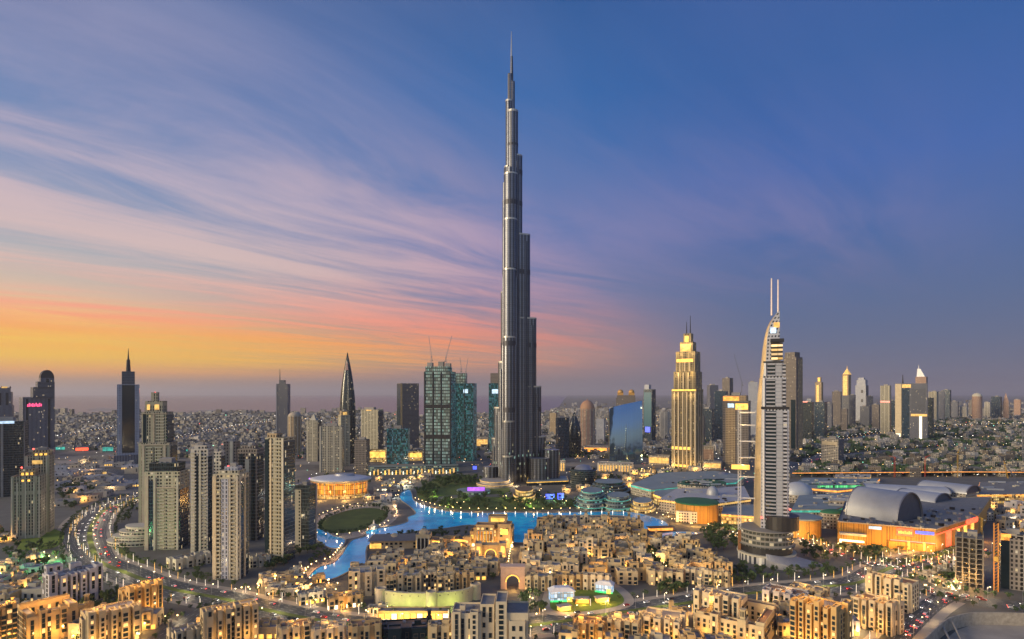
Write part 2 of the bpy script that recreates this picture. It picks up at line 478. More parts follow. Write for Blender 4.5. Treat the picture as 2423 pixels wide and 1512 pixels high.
# water: shallow and tiled, part of its brightness put into it as glow
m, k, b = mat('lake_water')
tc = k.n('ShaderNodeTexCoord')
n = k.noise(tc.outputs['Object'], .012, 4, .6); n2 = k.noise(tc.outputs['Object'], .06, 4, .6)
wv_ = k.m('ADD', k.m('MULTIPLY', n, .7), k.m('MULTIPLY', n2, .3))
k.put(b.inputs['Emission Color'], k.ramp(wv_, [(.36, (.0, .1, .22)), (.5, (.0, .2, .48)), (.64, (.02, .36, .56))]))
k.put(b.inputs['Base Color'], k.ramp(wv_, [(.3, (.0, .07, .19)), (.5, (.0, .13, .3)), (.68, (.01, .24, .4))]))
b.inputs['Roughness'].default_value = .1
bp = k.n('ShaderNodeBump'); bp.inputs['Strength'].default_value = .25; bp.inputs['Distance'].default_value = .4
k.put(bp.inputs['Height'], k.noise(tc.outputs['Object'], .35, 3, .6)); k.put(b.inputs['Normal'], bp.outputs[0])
b.inputs['Specular IOR Level'].default_value = .45; b.inputs['Emission Strength'].default_value = .5   # glow put into the water for its bright blue, with no lamps modelled
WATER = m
m, k, b = mat('sea_water')
tc = k.n('ShaderNodeTexCoord')
b.inputs['Base Color'].default_value = (.08, .085, .11, 1); b.inputs['Roughness'].default_value = .3
SEA = m
# ground: sand, dust and hard standing
m, k, b = mat('ground_sand')
tc = k.n('ShaderNodeTexCoord'); V_ = tc.outputs['Object']
a = k.noise(V_, .006, 7, .68); c = k.noise(V_, .03, 6, .65); v = k.n('ShaderNodeTexVoronoi'); k.put(v.inputs['Vector'], V_); k.put(v.inputs['Scale'], .012)
cr = k.ramp(k.m('ADD', k.m('MULTIPLY', a, .6), k.m('MULTIPLY', c, .4)), [(.32, (.07, .066, .056)), (.46, (.16, .14, .115)), (.58, (.26, .22, .17)), (.7, (.2, .185, .16))])
k.put(b.inputs['Base Color'], k.mix(.35, cr, k.vm('SCALE', (.3, .27, .24), c=k.xyz(v.outputs['Color'])[0])))
b.inputs['Roughness'].default_value = .95
GROUND = m
PAVE = plain('paving', (.105, .1, .085), .85, 0, .6, .045)
PAVEL = plain('pale_paving', (.34, .29, .23), .85, 0, .45, .06)
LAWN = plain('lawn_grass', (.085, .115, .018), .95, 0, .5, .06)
LAWNB = plain('lit_lawn_grass', (.14, .2, .02), .95, 0, .4, .08)  # brighter copy of the lawn, lamplight put into the grass colour
# road: asphalt with lane dashes (UV u across in metres, v along)
m, k, b = mat('road_asphalt')
uv = k.n('ShaderNodeUVMap'); uv.uv_map = 'UVMap'; o = k.xyz(uv.outputs[0])
ln = k.m('LESS_THAN', k.m('ABSOLUTE', k.m('SUBTRACT', k.m('FRACT', k.m('DIVIDE', o[0], 3.6)), .5)), .035)
ds = k.m('LESS_THAN', k.m('FRACT', k.m('DIVIDE', o[1], 9.0)), .45)
tc = k.n('ShaderNodeTexCoord'); n = k.noise(tc.outputs['Object'], .08, 5, .6)
k.put(b.inputs['Base Color'], k.mix(k.m('MULTIPLY', ln, ds), k.vm('SCALE', (.05, .056, .058), c=k.m('ADD', .6, k.m('MULTIPLY', n, .8))), (.5, .5, .48)))
b.inputs['Roughness'].default_value = .6
ROAD = m
# foliage
def leafmat(name, col):
    m, k, b = mat(name)
    tc = k.n('ShaderNodeTexCoord'); oi = k.n('ShaderNodeObjectInfo')
    n = k.noise(tc.outputs['Object'], .9, 3, .6)
    f = k.m('ADD', k.m('MULTIPLY', n, 1.2), k.m('ADD', .2, k.m('MULTIPLY', oi.outputs['Random'], .5)))
    k.put(b.inputs['Base Color'], k.vm('SCALE', col, c=f)); b.inputs['Roughness'].default_value = .7
    return m
LEAF = leafmat('leaves', (.045, .08, .024)); LEAFP = leafmat('palm_leaves', (.05, .07, .02)); BARK = plain('bark', (.12, .085, .055), .9)

# ------------------------------------------------------------------ setting
def sheet(name, poly, z, m, kind='structure', thick=0.0):
    mb = MB()
    if thick:
        mb.prism([(p[0], p[1]) for p in poly], z - thick, z, 0)
    else:
        mb.face([(p[0], p[1], z) for p in poly])
    o = mb.build(name, m)
    me = o.data
    if me.polygons[-1].normal.z < 0: me.flip_normals()
    return tag(o, kind=kind)
def ribbon(name, line, wd, z, m, kind='structure', off=0.0, thick=.0):
    mb = MB(); L_, R_ = [], []
    d = 0; ds = []
    for i, p in enumerate(line):
        a = line[max(i - 1, 0)]; c = line[min(i + 1, len(line) - 1)]
        t = (c - a).normalized(); nrm = Vector((-t.y, t.x, 0))
        L_.append(p + nrm * (off + wd / 2)); R_.append(p + nrm * (off - wd / 2))
        if i: d += (p - line[i - 1]).length
        ds.append(d)
    for i in range(len(line) - 1):
        q = [R_[i], R_[i + 1], L_[i + 1], L_[i]]
        mb.face([(x.x, x.y, z) for x in q], [(0, ds[i]), (0, ds[i + 1]), (wd, ds[i + 1]), (wd, ds[i])])
        if thick:
            for A_, B_ in ((R_[i], R_[i + 1]), (L_[i + 1], L_[i])):
                mb.face([(A_.x, A_.y, z - thick), (B_.x, B_.y, z - thick), (B_.x, B_.y, z), (A_.x, A_.y, z)])
    return tag(mb.build(name, m), kind=kind)

gx = [-120000, -20000, -5000, -1500, 0, 1500, 5000, 20000, 120000]
gy = [-20000, -1000, 200, 800, 2000, 5000, 20000, 60000, 150000]
mb = MB()
for i in range(8):
    for j in range(8):
        mb.face([(gx[i], gy[j], 0), (gx[i + 1], gy[j], 0), (gx[i + 1], gy[j + 1], 0), (gx[i], gy[j + 1], 0)])
tag(mb.build('ground', GROUND), kind='structure')
PARK = plain('dark_parkland', (.026, .036, .02), .95, 0, .6, .03)
LOT = plain('sand_lot', (.3, .255, .22), .95, 0, .5, .04)
shore = [G(x, y) for x, y in ((-900, 977), (0, 977), (180, 980), (300, 975), (420, 979), (560, 973), (700, 978), (860, 973), (1000, 984), (1130, 978), (1290, 977), (1322, 962), (1335, 944))]
sheet('sea', [(p.x, p.y) for p in shore] + [(14000, 149000), (-119000, 149000), (-119000, shore[0].y)], .6, SEA)
for pts in (((205, 969), (235, 966.5), (272, 967.5), (278, 972), (210, 972.5)), ((418, 972.5), (500, 970.5), (580, 972), (500, 974.5))):
    sheet('sand_spit', [(G(*p).x, G(*p).y) for p in pts], 1.2, ROOFL)
sheet('pavement', [(G(*p).x, G(*p).y) for p in ((-1200, 1560), (3600, 1560), (2700, 1100), (1900, 1112), (1200, 1100), (860, 1105), (700, 1150), (330, 1170), (-300, 1160))], .04, PAVE)

sheet('parkland', [(G(*p).x, G(*p).y) for p in ((1880, 1124), (1905, 1040), (1990, 1005), (2250, 992), (2520, 985), (2700, 1124))], .06, PARK)
sheet('sand_lot', [(G(*p).x, G(*p).y) for p in ((225, 1118), (330, 1106), (330, 1150), (262, 1160))], .08, LOT)
sheet('sand_lot', [(G(*p).x, G(*p).y) for p in ((135, 1092), (262, 1085), (300, 1102), (150, 1112))], .08, LOT)
LAKE = [(729, 1366), (741, 1352), (757, 1341), (787, 1333), (807, 1313), (820, 1293), (834, 1278), (865, 1269), (868, 1255), (930, 1245), (963, 1235), (964, 1224), (983, 1215), (968, 1198), (945, 1180),
        (950, 1165), (968, 1159), (975, 1170), (980, 1185), (1013, 1199), (1058, 1210), (1133, 1214), (1213, 1213), (1286, 1214), (1354, 1213), (1430, 1211), (1500, 1213), (1557, 1228), (1580, 1240), (1573, 1252), (1530, 1259),
        (1502, 1247), (1492, 1228), (1470, 1221), (1380, 1220), (1300, 1221), (1286, 1224), (1276, 1238), (1264, 1253), (1255, 1281), (1213, 1284), (1201, 1273), (1210, 1258), (1204, 1250), (1113, 1243), (1058, 1250),
        (978, 1258), (940, 1268), (903, 1283), (869, 1293), (865, 1338), (842, 1346), (825, 1353), (782, 1372)]
LAKE2 = [(744, 1250), (767, 1255), (792, 1269), (817, 1277), (807, 1296), (785, 1298), (770, 1293), (757, 1283), (740, 1273)]
LAKE3 = [(1542, 1275), (1562, 1263), (1605, 1258), (1660, 1262), (1615, 1269), (1600, 1280), (1562, 1281)]
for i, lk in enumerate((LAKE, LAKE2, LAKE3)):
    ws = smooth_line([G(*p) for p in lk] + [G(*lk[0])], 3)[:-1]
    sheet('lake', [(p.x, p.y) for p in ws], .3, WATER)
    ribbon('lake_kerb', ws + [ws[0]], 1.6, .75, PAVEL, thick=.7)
    sheet_p = ws
LK = [(G(*p).x, G(*p).y) for p in LAKE]
# the round park west of the lake
c0 = G(840, 1229)
def ring_poly(c, rx, ry, n=40, a0=0, a1=2 * PI):
    return [(c.x + rx * math.cos(a0 + (a1 - a0) * i / n), c.y + ry * math.sin(a0 + (a1 - a0) * i / n)) for i in range(n)]
prx = (912 - 770) / 2 / F * c0.y; pry = (GY(1200) - GY(1259)) / 2
sheet('plaza', ring_poly(c0, prx * 1.35, pry * 1.45), .12, PAVEL)
sheet('lawn', ring_poly(c0, prx, pry), .2, LAWN)
ribbon('footpath', [Vector((x, y, 0)) for x, y in ring_poly(c0, prx * 1.08, pry * 1.08)] + [Vector((c0.x + prx * 1.08, c0.y, 0))], 5, .26, PAVEL)
# the park round the foot of the great tower
c1 = G(1172, 1172)
for pts in (((985, 1165), (1010, 1143), (1060, 1128), (1150, 1136), (1200, 1150), (1190, 1168), (1060, 1172), (1010, 1186), (990, 1178)),
            ((1030, 1192), (1060, 1180), (1150, 1176), (1300, 1180), (1360, 1192), (1300, 1206), (1133, 1208), (1070, 1204))):
    sheet('lawn', [(p.x, p.y) for p in smooth_line([G(*q) for q in pts] + [G(*pts[0])], 4)[:-1]], .22, LAWN)
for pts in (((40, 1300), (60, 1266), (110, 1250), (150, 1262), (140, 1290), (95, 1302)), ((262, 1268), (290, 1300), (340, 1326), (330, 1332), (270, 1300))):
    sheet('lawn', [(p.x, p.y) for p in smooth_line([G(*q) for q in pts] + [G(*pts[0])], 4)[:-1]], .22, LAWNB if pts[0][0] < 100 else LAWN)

BLVD = gline([(345, 1172), (300, 1186), (250, 1205), (222, 1235), (212, 1265), (218, 1295), (234, 1328), (300, 1356), (394, 1391), (527, 1417), (641, 1446), (815, 1476), (1057, 1490), (1254, 1480), (1474, 1448), (1615, 1428), (1746, 1407), (1880, 1394), (2030, 1379), (2090, 1350), (2180, 1322), (2290, 1300)])
ribbon('footpath', BLVD, 46, .08, PAVEL)
ribbon('road', BLVD, 32, .14, ROAD)
ribbon('median', BLVD, 5, .3, LAWN, thick=.2)
SLIP = gline([(305, 1182), (238, 1204), (185, 1222), (160, 1250), (165, 1290), (195, 1325), (225, 1345)])
ribbon('footpath', SLIP, 20, .1, PAVEL)
ribbon('road', SLIP, 10, .16, ROAD)
HWAY = gline([(2100, 1372), (2174, 1390), (2241, 1408), (2330, 1425), (2440, 1437), (2700, 1470)])
ribbon('road', HWAY, 26, .18, ROAD)
RAMP = gline([(2100, 1530), (2150, 1478), (2197, 1436), (2241, 1410)])
ribbon('footpath', RAMP, 30, .1, PAVEL)
ribbon('road', RAMP, 16, .17, ROAD)
LANE = gline([(340, 1530), (420, 1482), (470, 1450), (520, 1420)])
ribbon('road', LANE, 14, .15, ROAD)
MALLR = gline([(1868, 1268), (1950, 1300), (2040, 1330), (2120, 1345), (2240, 1330), (2330, 1300)])
ribbon('road', MALLR, 14, .15, ROAD)
FARR = gline([(1700, 1150), (1850, 1118), (1900, 1098), (1945, 1078), (1975, 1062), (1990, 1050)])
ribbon('road', FARR, 34, .2, ROAD)
FARL = gline([(-60, 1120), (130, 1122), (262, 1112), (330, 1135)])
ribbon('road', FARL, 34, .2, ROAD)
EXPR = gline([(1868, 1129), (1990, 1128), (2150, 1127), (2310, 1126), (2500, 1128)])
# ------------------------------------------------------------------ towers
BALM = plain('balcony_slab', (.45, .41, .31), .8)
def tower(name, label, tiers, yb, m, k_=.8, r=0, roof=None, strips=(), plant=1, ant=(), cat='tower', beacon=(), group=None, Y=None, para=1.5, crown=None):
    """tiers: (left, right, top) in survey pixels from the bottom one up"""
    Y = Y or GY(yb)
    ms = m if isinstance(m, list) else [m] * len(tiers)
    x0 = (tiers[0][0] + tiers[0][1]) / 2
    r = -r
    X = (x0 - CX) / F * Y
    az = math.atan2(X, Y); rot = -az + R(r)
    cr, sr = abs(math.cos(R(r))), abs(math.sin(R(r)))
    def dims(t):
        W = (t[1] - t[0]) / F * Y * math.cos(az)
        w_ = W / (cr + k_ * sr)
        return w_, w_ * k_
    w0, d0 = dims(tiers[0])
    back = (d0 * cr + w0 * sr) / 2
    s_ = (Y + back * math.cos(az)) / Y
    root = empty(name, (X * s_, Y * s_, 0), rot, label, cat, group)
    z = 0; boxes = []
    for t, mm in zip(tiers, ms):
        w_, d_ = dims(t); w_ *= s_ ** .5; d_ *= s_ ** .5
        dx = ((t[0] + t[1]) / 2 - x0) / F * Y
        ox, oy = dx * math.cos(-rot), dx * math.sin(-rot)
        h = ZH(t[2], Y) - z
        MB().block(ox, oy, z, w_, d_, h, 0, 1, para, .8).build('facade', [mm, roof or ROOF], root)
        boxes.append((ox, oy, z, w_, d_, h))
        z += h
    for (ti, fc, u0, u1, v0, v1, sm, pr) in strips:
        ox, oy, zz, w_, d_, h = boxes[ti]
        if sm is BALM:
            mb = MB(); z_ = zz + h * v0
            while z_ < zz + h * v1:
                if fc == 'f': mb.box(ox + w_ * ((u0 + u1) / 2 - .5), oy - d_ / 2 - pr / 2 + .05, z_, w_ * (u1 - u0), pr + .1, 1.1, base=True)
                else: mb.box(ox + w_ / 2 + pr / 2 - .05, oy + d_ * ((u0 + u1) / 2 - .5), z_, pr + .1, d_ * (u1 - u0), 1.1, base=True)
                z_ += 3.6
            mb.build('balcony_bank', BALM, root); continue
        nm = 'light_band' if 'light' in sm.name else 'glass_strip' if 'glass' in sm.name or 'curtain' in sm.name else 'pier'
        if v1 - v0 < .08 and nm == 'pier': nm = 'cornice'
        if fc == 'f':
            MB().box(ox + w_ * ((u0 + u1) / 2 - .5), oy - d_ / 2 - pr / 2 + .05, zz + h * v0, w_ * (u1 - u0), pr + .1, h * (v1 - v0), base=True).build(nm, sm, root)
        else:
            sg = 1 if fc == 'r' else -1
            MB().box(ox + sg * (w_ / 2 + pr / 2 - .05), oy + d_ * ((u0 + u1) / 2 - .5), zz + h * v0, pr + .1, d_ * (u1 - u0), h * (v1 - v0), base=True).build(nm, sm, root)
    ox, oy, zz, w_, d_, h = boxes[-1]
    rr_ = random.Random(int(tiers[0][0] * 7 + yb))
    if plant:
        MB().box(ox + rr_.uniform(-.12, .12) * w_, oy + rr_.uniform(-.1, .1) * d_, z, w_ * rr_.uniform(.3, .55), d_ * rr_.uniform(.3, .5), min(9, 3 + w_ * .1)).build('plant_room', ROOFL if rr_.random() < .5 else CONC, root)
    if plant > 1:
        for i in range(4):
            MB().box(ox + rr_.uniform(-.4, .4) * w_, oy + rr_.uniform(-.4, .4) * d_, z, 3, 3, 2.2).build('cooling_unit', METAL, root)
    for (ax, ay, ar) in ant:
        dx = (ax - x0) / F * Y
        MB().tube((dx * math.cos(-rot), dx * math.sin(-rot), z - .5), (dx * math.cos(-rot), dx * math.sin(-rot), ZH(ay, Y)), ar, ar * .35, 8).build('antenna', DARKM, root)
    for (bx, by) in beacon:
        dx = (bx - x0) / F * Y
        MB().ball((dx * math.cos(-rot), dx * math.sin(-rot), ZH(by, Y)), .0013 * Y, 6).build('beacon', REDL, root)
    root['w'] = w0
    return root, boxes, z, Y

G_ = F_DGLASS
# --- far left
T1, bx, z, Y = tower('stepped_tower', 'grey stepped tower with a rounded top and a pink lit sign, at the far left', [(45, 130, 941), (72, 130, 917), (84, 130, 904), (92, 129, 895)], 1066, [F_SLATE, F_GREYT, F_GREYT, F_SLATE], .6, -12, plant=0,
     strips=[(0, 'f', .78, .86, 0, .98, GLASSD, .6), (0, 'f', .1, .16, .1, .98, GLASSD, .6), (3, 'f', .4, .6, 0, .9, GLASSD, .4)])
ox, oy, zz, w_, d_, h = bx[-1]
mb = MB(); n = 14; rr0 = w_ / 2; hh = (895 - 876) / F * Y
pr = [(ox - rr0 * math.cos(PI * i / n), z + 1.5 + hh * math.sin(PI * i / n)) for i in range(n + 1)]
for i in range(n):
    a, b_ = pr[i], pr[i + 1]
    mb.face([(a[0], oy + d_ / 2, a[1]), (a[0], oy - d_ / 2, a[1]), (b_[0], oy - d_ / 2, b_[1]), (b_[0], oy + d_ / 2, b_[1])])
mb.face([(p[0], oy - d_ / 2, p[1]) for p in pr][::-1]); mb.face([(p[0], oy + d_ / 2, p[1]) for p in pr])
mb.build('barrel_roof', DARKM, T1)
ox, oy, zz, w_, d_, h = bx[0]
mb = MB(); x0 = ox - w_ * .35
for i in range(9):
    mb.box(x0 + i * w_ * .052, oy - d_ / 2 - .6, zz + h * .83 + (i % 3) * .6, w_ * .036, .8, 7 + (i % 2) * 3, base=True)
mb.build('sign', glow('pink_sign_light', (1, .08, .22), 2.0), T1)
T2, bx, z, Y = tower('crowned_tower', 'grey tower with spiky crown at the left edge, behind the dark glass block', [(-14, 34, 960), (-10, 31, 928), (-2, 26, 918)], 1056, F_SLATE, .8, 8, plant=0, strips=[(1, 'f', .2, .36, 0, .95, GLASSD, .5), (1, 'f', .64, .8, 0, .95, GLASSD, .5)])
for xx in (5, 21):
    dx = (xx - 10) / F * Y
    MB().tube((dx, 0, z), (dx, 0, ZH(913, Y)), 3.2, .4, 6).build('pinnacle', DARKM, T2)
MB().box(2, -8, z, 14, 8, 5).build('lit_window', GOLDS, T2)
tower('glass_block', 'dark green glass block behind the pair of pale beige towers, at the left edge', [(-45, 69, 1000)], 1177, F_DGLASS, .5, 14, plant=2, strips=[(0, 'r', .02, .12, 0, 1, CONC, .8), (0, 'f', .46, .52, 0, 1, CONC, .5), (0, 'f', .4, .78, .985, 1.02, WHITEL, .6)])
tower('apartment_tower', 'rear and taller one of the pale beige tower pair with lit penthouse at far left', [(58, 130, 1082), (77, 125, 1069)], 1262, [F_TOWER, F_TAN], .8, 14, strips=[(0, 'f', .1, .14, 0, 1, PALE, 1), (0, 'f', .86, .9, 0, 1, PALE, 1), (1, 'f', .14, .3, .3, .65, GOLDL, .3), (1, 'f', .42, .58, .3, .65, GOLDL, .3), (1, 'f', .7, .86, .3, .65, GOLDL, .3), (0, 'f', .3, .7, .91, .96, GOLDS, .3)], beacon=[(79, 1064)])
tower('apartment_tower', 'front and lower one of the pale beige tower pair with lit crown at far left', [(26, 110, 1130), (45, 91, 1115)], 1275, [F_TOWER, F_TAN], .8, 14, strips=[(0, 'f', .02, .07, 0, 1, PALE, 1.2), (0, 'f', .2, .24, 0, .92, PALE, 1), (0, 'f', .48, .52, 0, .92, PALE, 1), (0, 'f', .76, .8, 0, .92, PALE, 1), (0, 'f', .93, .98, 0, 1, PALE, 1.2), (1, 'f', .14, .3, .3, .7, GOLDL, .3), (1, 'f', .42, .58, .3, .7, GOLDL, .3), (1, 'f', .7, .86, .3, .7, GOLDL, .3), (0, 'f', .36, .44, .935, .965, GOLDL, .3), (0, 'f', .56, .64, .935, .965, GOLDL, .3)], beacon=[(51, 1109)])
T5, bx, z, Y = tower('spire_tower', 'dark shaft tower with pale side fins and a tall spire, left part of the skyline', [(277, 330, 911), (288, 319, 880)], 1101, [F_LIGHTG, F_GREYT], .8, 0, plant=0, strips=[(0, 'f', .22, .78, .16, 1, GLASSD, 1.2), (0, 'f', -.15, 1.15, 0, .13, F_SLATE, 5), (0, 'r', .2, .8, .9, .96, PINKL, .4)])
MB().tube((0, 0, z), (0, 0, ZH(850, Y)), 5, 3.4, 8).tube((0, 0, ZH(851, Y)), (0, 0, ZH(823, Y)), 2.0, .3, 8).build('spire', DARKM, T5)
# --- residential towers on the left
tower('stepped_residence', 'tallest stepped beige residential tower with red light on its top', [(328, 421, 1051), (335, 411, 978), (343, 396, 952), (357, 377, 931)], 1262, F_TOWER, .75, 20, plant=0, beacon=[(367, 929)],
      strips=[(1, 'r', 0, 1, 0, .95, F_BGLASS, .6), (0, 'r', .2, .9, 0, .98, F_BGLASS, .6), (0, 'f', .12, .2, 0, 1, STONE, 1), (0, 'f', .8, .88, 0, 1, STONE, 1), (0, 'f', .24, .46, 0, .96, BALM, 1.3), (0, 'f', .54, .76, 0, .96, BALM, 1.3), (1, 'f', .56, .9, .02, .95, BALM, 1.2), (1, 'f', .06, .18, 0, 1, GLASSD, .4), (1, 'f', .46, .52, 0, 1, STONE, .9), (2, 'f', .12, .28, .3, .8, GOLDS, .4), (2, 'f', .55, .8, .3, .8, GOLDS, .4), (0, 'f', 0, 1, .985, 1.0, STONE, 1.2), (1, 'f', 0, 1, .98, 1.0, STONE, 1.2)])
T7, bx, z, Y = tower('residence_block', 'broad beige residential block with green glass band under its roof, before the tallest stepped tower', [(342, 450, 1120), (353, 440, 1100)], 1303, [F_STRIP, F_DGLASS], .7, 24, plant=2, roof=ROOFL,
      strips=[(0, 'f', .02, .12, 0, .96, STONE, 1), (0, 'f', .13, .26, 0, .9, F_BGLASS, .5), (0, 'f', .27, .33, 0, .94, PALE, 1.4), (0, 'f', .38, .58, .02, .78, BALM, 1.3), (0, 'f', .66, .86, .02, .78, BALM, 1.3), (0, 'f', .92, .98, 0, .94, PALE, 1.4), (0, 'f', .3, .95, .8, .82, STONE, 1.1), (0, 'r', 0, .8, 0, .78, F_BGLASS, .8)])
# its curving terraced podium
w0 = T7['w']
pd = empty('terraced_podium', G(362, 1290) + Vector((8, 14, 0)), 0, 'curved terraced podium wrapping the foot of the broad beige block beside the boulevard', 'podium')
for i in range(4):
    f = 1 - i * .1
    pts = [(-32 * f + 32 * f * math.cos(t) * .95 - 2, -26 * f * abs(math.sin(t)) ** .8 * (1 if math.sin(t) < 0 else -1) + 4) for t in [PI + PI * j / 16 for j in range(17)]] + [(34, 6), (-34, 10)]
    MB().prism(pts, i * 5, i * 5 + 4, 0, 1).build('terrace', [F_BAND, ROOFL], pd)
    MB().prism([(p[0] * 1.015, p[1] * 1.015) for p in pts], i * 5 + 4, i * 5 + 4.6, 0).build('cornice', PALE, pd)
tower('residential_tower', 'cream residential tower with dark blue glass strip, left of the bright front tower', [(451, 505, 1066), (460, 498, 1058)], 1318, [F_WHITE, F_WHITE], .85, 22, plant=2, strips=[(0, 'f', .03, .28, 0, .97, BALM, 1.4), (0, 'f', .33, .46, 0, .95, GLASSD, .4), (0, 'f', .68, .94, 0, .96, BALM, 1.4), (0, 'f', .5, .62, 0, 1, PALE, 1), (0, 'r', .05, .7, 0, .94, F_BGLASS, .6), (0, 'r', .75, .95, 0, .98, PALE, .9)])
tower('residential_tower', 'slim pale tower with glass side just behind the bright front tower', [(497, 533, 1072)], 1290, F_WHITE, .9, 25, plant=1, strips=[(0, 'r', .1, .9, 0, .96, F_BGLASS, .5)])
tower('residential_tower', 'bright cream front tower in the left cluster, standing closest to the street', [(504, 590, 1127), (516, 583, 1119), (531, 574, 1110)], 1373, [F_STRIP, F_STRIP, F_LIGHTG], .85, 26, plant=1, roof=ROOFL, beacon=[(540, 1107)],
      strips=[(0, 'f', .0, .14, 0, 1, SAND_B, 1.2), (0, 'f', .16, .31, 0, .97, BALM, 1.5), (0, 'f', .72, .88, 0, .97, BALM, 1.5), (0, 'f', .34, .6, 0, .97, F_LIGHTG, .8), (0, 'f', .63, .7, 0, .98, PALE, 1.3), (0, 'f', .9, .98, 0, 1, PALE, 1.2), (0, 'r', .04, .1, 0, 1, PALE, 1), (0, 'r', .14, .42, 0, .96, F_BGLASS, .6), (0, 'r', .48, .56, 0, 1, SAND_B, 1.2), (0, 'r', .62, .9, 0, .96, F_BGLASS, .6)])
tower('residential_tower', 'beige tower with one side wholly of dark blue glass, right of the bright front tower', [(627, 697, 1040), (632, 668, 1030)], 1333, [F_STRIP, F_TAN], .9, 33, plant=2, strips=[(0, 'r', .0, 1, 0, .985, F_BGLASS, .7), (0, 'f', .0, .2, 0, 1, GLASSD, .4), (0, 'f', .28, .36, 0, 1, SAND_B, 1.2), (0, 'f', .4, .86, 0, .97, BALM, 1.3), (0, 'f', .9, 1, 0, 1.01, PALE, 1.0)])
tower('residential_tower', 'lower grey-green tower beside the lake with a planted roof', [(697, 749, 1152)], 1302, F_DGLASS, .9, 30, plant=2, roof=ROOFL, strips=[(0, 'f', .05, .45, 0, .95, F_BEIGE, .7), (0, 'r', .85, 1, 0, 1, CONC, .6)])
tower('residential_tower', 'dark grey tower with pale central pier behind the bright front tower', [(562, 626, 1066), (572, 610, 1058)], 1280, [F_BROWN, F_BROWN], .85, 24, plant=2, strips=[(0, 'f', .4, .6, 0, .9, PALE, .9), (0, 'f', .1, .3, 0, .96, F_DGLASS, .6), (0, 'f', .7, .9, 0, .96, F_DGLASS, .6), (0, 'r', .1, .8, 0, .95, F_DGLASS, .6)])
tower('residential_tower', 'brown tower with a pale vertical strip, furthest back of the left residential cluster', [(529, 568, 1048)], 1245, F_BROWN, .9, 20, plant=1, strips=[(0, 'f', .5, .75, 0, 1.02, PALE, .8), (0, 'r', .2, .8, 0, .95, F_DGLASS, .6)])
# --- centre left, behind
tower('antenna_tower', 'dark slim tower with rooftop box and thin antenna, alone before the sea', [(653, 687, 909), (660, 676, 900)], 1030, F_GREYT, .9, 15, plant=0, ant=[(662, 872, 2.2)], strips=[(0, 'f', .0, .06, 0, 1, METAL, .8)])
def domed(name, label, xl, xr, ysh, ytip, yb, m, dome, sides=20, pw=1.0, fin=True):
    Y = GY(yb); X = ((xl + xr) / 2 - CX) / F * Y; r_ = (xr - xl) / 2 / F * Y
    e = empty(name, (X, Y + r_, 0), 0, label, 'tower')
    zs = ZH(ysh, Y); zt = ZH(ytip, Y)
    MB().lathe([(r_, 0), (r_, zs)], sides, 0).build('facade', m, e, smooth=True)
    MB().lathe([(r_ * (math.cos(PI / 2 * i / 8) ** pw if i < 8 else 0), zs + (zt - zs) * .85 * math.sin(PI / 2 * i / 8)) for i in range(9)], sides).tube((0, 0, zs + (zt - zs) * .8), (0, 0, zt), r_ * .1, .2, 6).build('dome', dome, e, smooth=True)
    if fin:
        for i in range(6):
            t = -PI + PI * (i + .5) / 6
            MB().box(r_ * math.cos(t), r_ * math.sin(t), 0, 1.6, 1.2, zs + 2, a=t).build('pier', PALE, e)
    return e
domed('domed_tower', 'round beige tower with a small dome, behind the glass-sided residence', 676, 707, 986, 973, 1076, F_TAN, STONE)
Tp, bx, z, Y = tower('pointed_tower', 'beige and glass tower with a small pyramid roof, left of the wide beige slab', [(725, 760, 996)], 1092, F_BEIGE, .8, 24, plant=0, strips=[(0, 'r', 0, 1, 0, .96, F_BGLASS, .6)])
MB().prism([(-9, -9), (9, -9), (9, 9), (-9, 9)], z, ZH(980, Y), 0, scale=.05).build('pyramid_roof', PALE, Tp)
tower('beige_slab', 'wide plain beige apartment slab left of the drum shaped opera hall', [(756, 814, 1010)], 1118, F_BEIGE, .5, 12, plant=2, roof=ROOFL, strips=[(0, 'f', 0, .06, 0, 1, PALE, .8), (0, 'r', 0, 1, 0, .98, F_STRIP, .5)])
def bullet(name, label, xl, xr, yt, yb, m, capm=None, el=1.0, wall=None, open_=None):
    Y = GY(yb); X = ((xl + xr) / 2 - CX) / F * Y; r_ = (xr - xl) / 2 / F * Y; zt = ZH(yt, Y)
    e = empty(name, (X, Y + r_, 0), 0, label, 'tower')
    pr = [(r_ * max(0.0, 1 - (max(t - .42, 0) / .58) ** 1.9), zt * t) for t in [i / 24 for i in range(25)]]
    MB().lathe(pr[:19], 28, 0, sy=.8).build('facade', m, e, smooth=True)
    MB().lathe(pr[18:], 28, 0, sy=.8).build('crown', capm or m, e, smooth=True)
    return e, r_, zt, pr
b1, r_, zt, pr = bullet('bullet_tower', 'tall dark tower curving to a sharp point, left of centre skyline', 798, 836, 833, 1098, F_DGLASS)
for sg in (-1, 1):
    mb = MB()
    for (a, za), (c, zc) in zip(pr[1:-1], pr[2:]):
        mb.tube((sg * a * .72, -.58 * a, za), (sg * c * .72, -.58 * c, zc), .9, .9, 5, cap=False)
    mb.build('rib', DARKM, b1)
MB().prism([(-4, 0), (4, 0), (4, .8), (-4, .8)], zt * .84, zt * .92, 0, scale=.2).build('crown_window', plain('rose_glass', (.4, .25, .22), .3), b1, (0, -r_ * .40, 0))
tower('balcony_tower', 'narrow beige tower with stacked balconies and lit top, close before the pointed dark tower', [(800, 828, 984), (803, 824, 974)], 1103, [F_STRIP, F_TAN], .8, -20, strips=[(1, 'f', .2, .8, .2, .9, GOLDS, .4)])
tower('curved_tower', 'beige tower with a blue glass right end, right of the pointed dark tower', [(854, 907, 971)], 1080, F_STRIP, .6, 28, plant=2, strips=[(0, 'r', 0, 1, 0, .98, F_BGLASS, .6), (0, 'f', .3, .6, .99, 1.01, GOLDS, .4)])
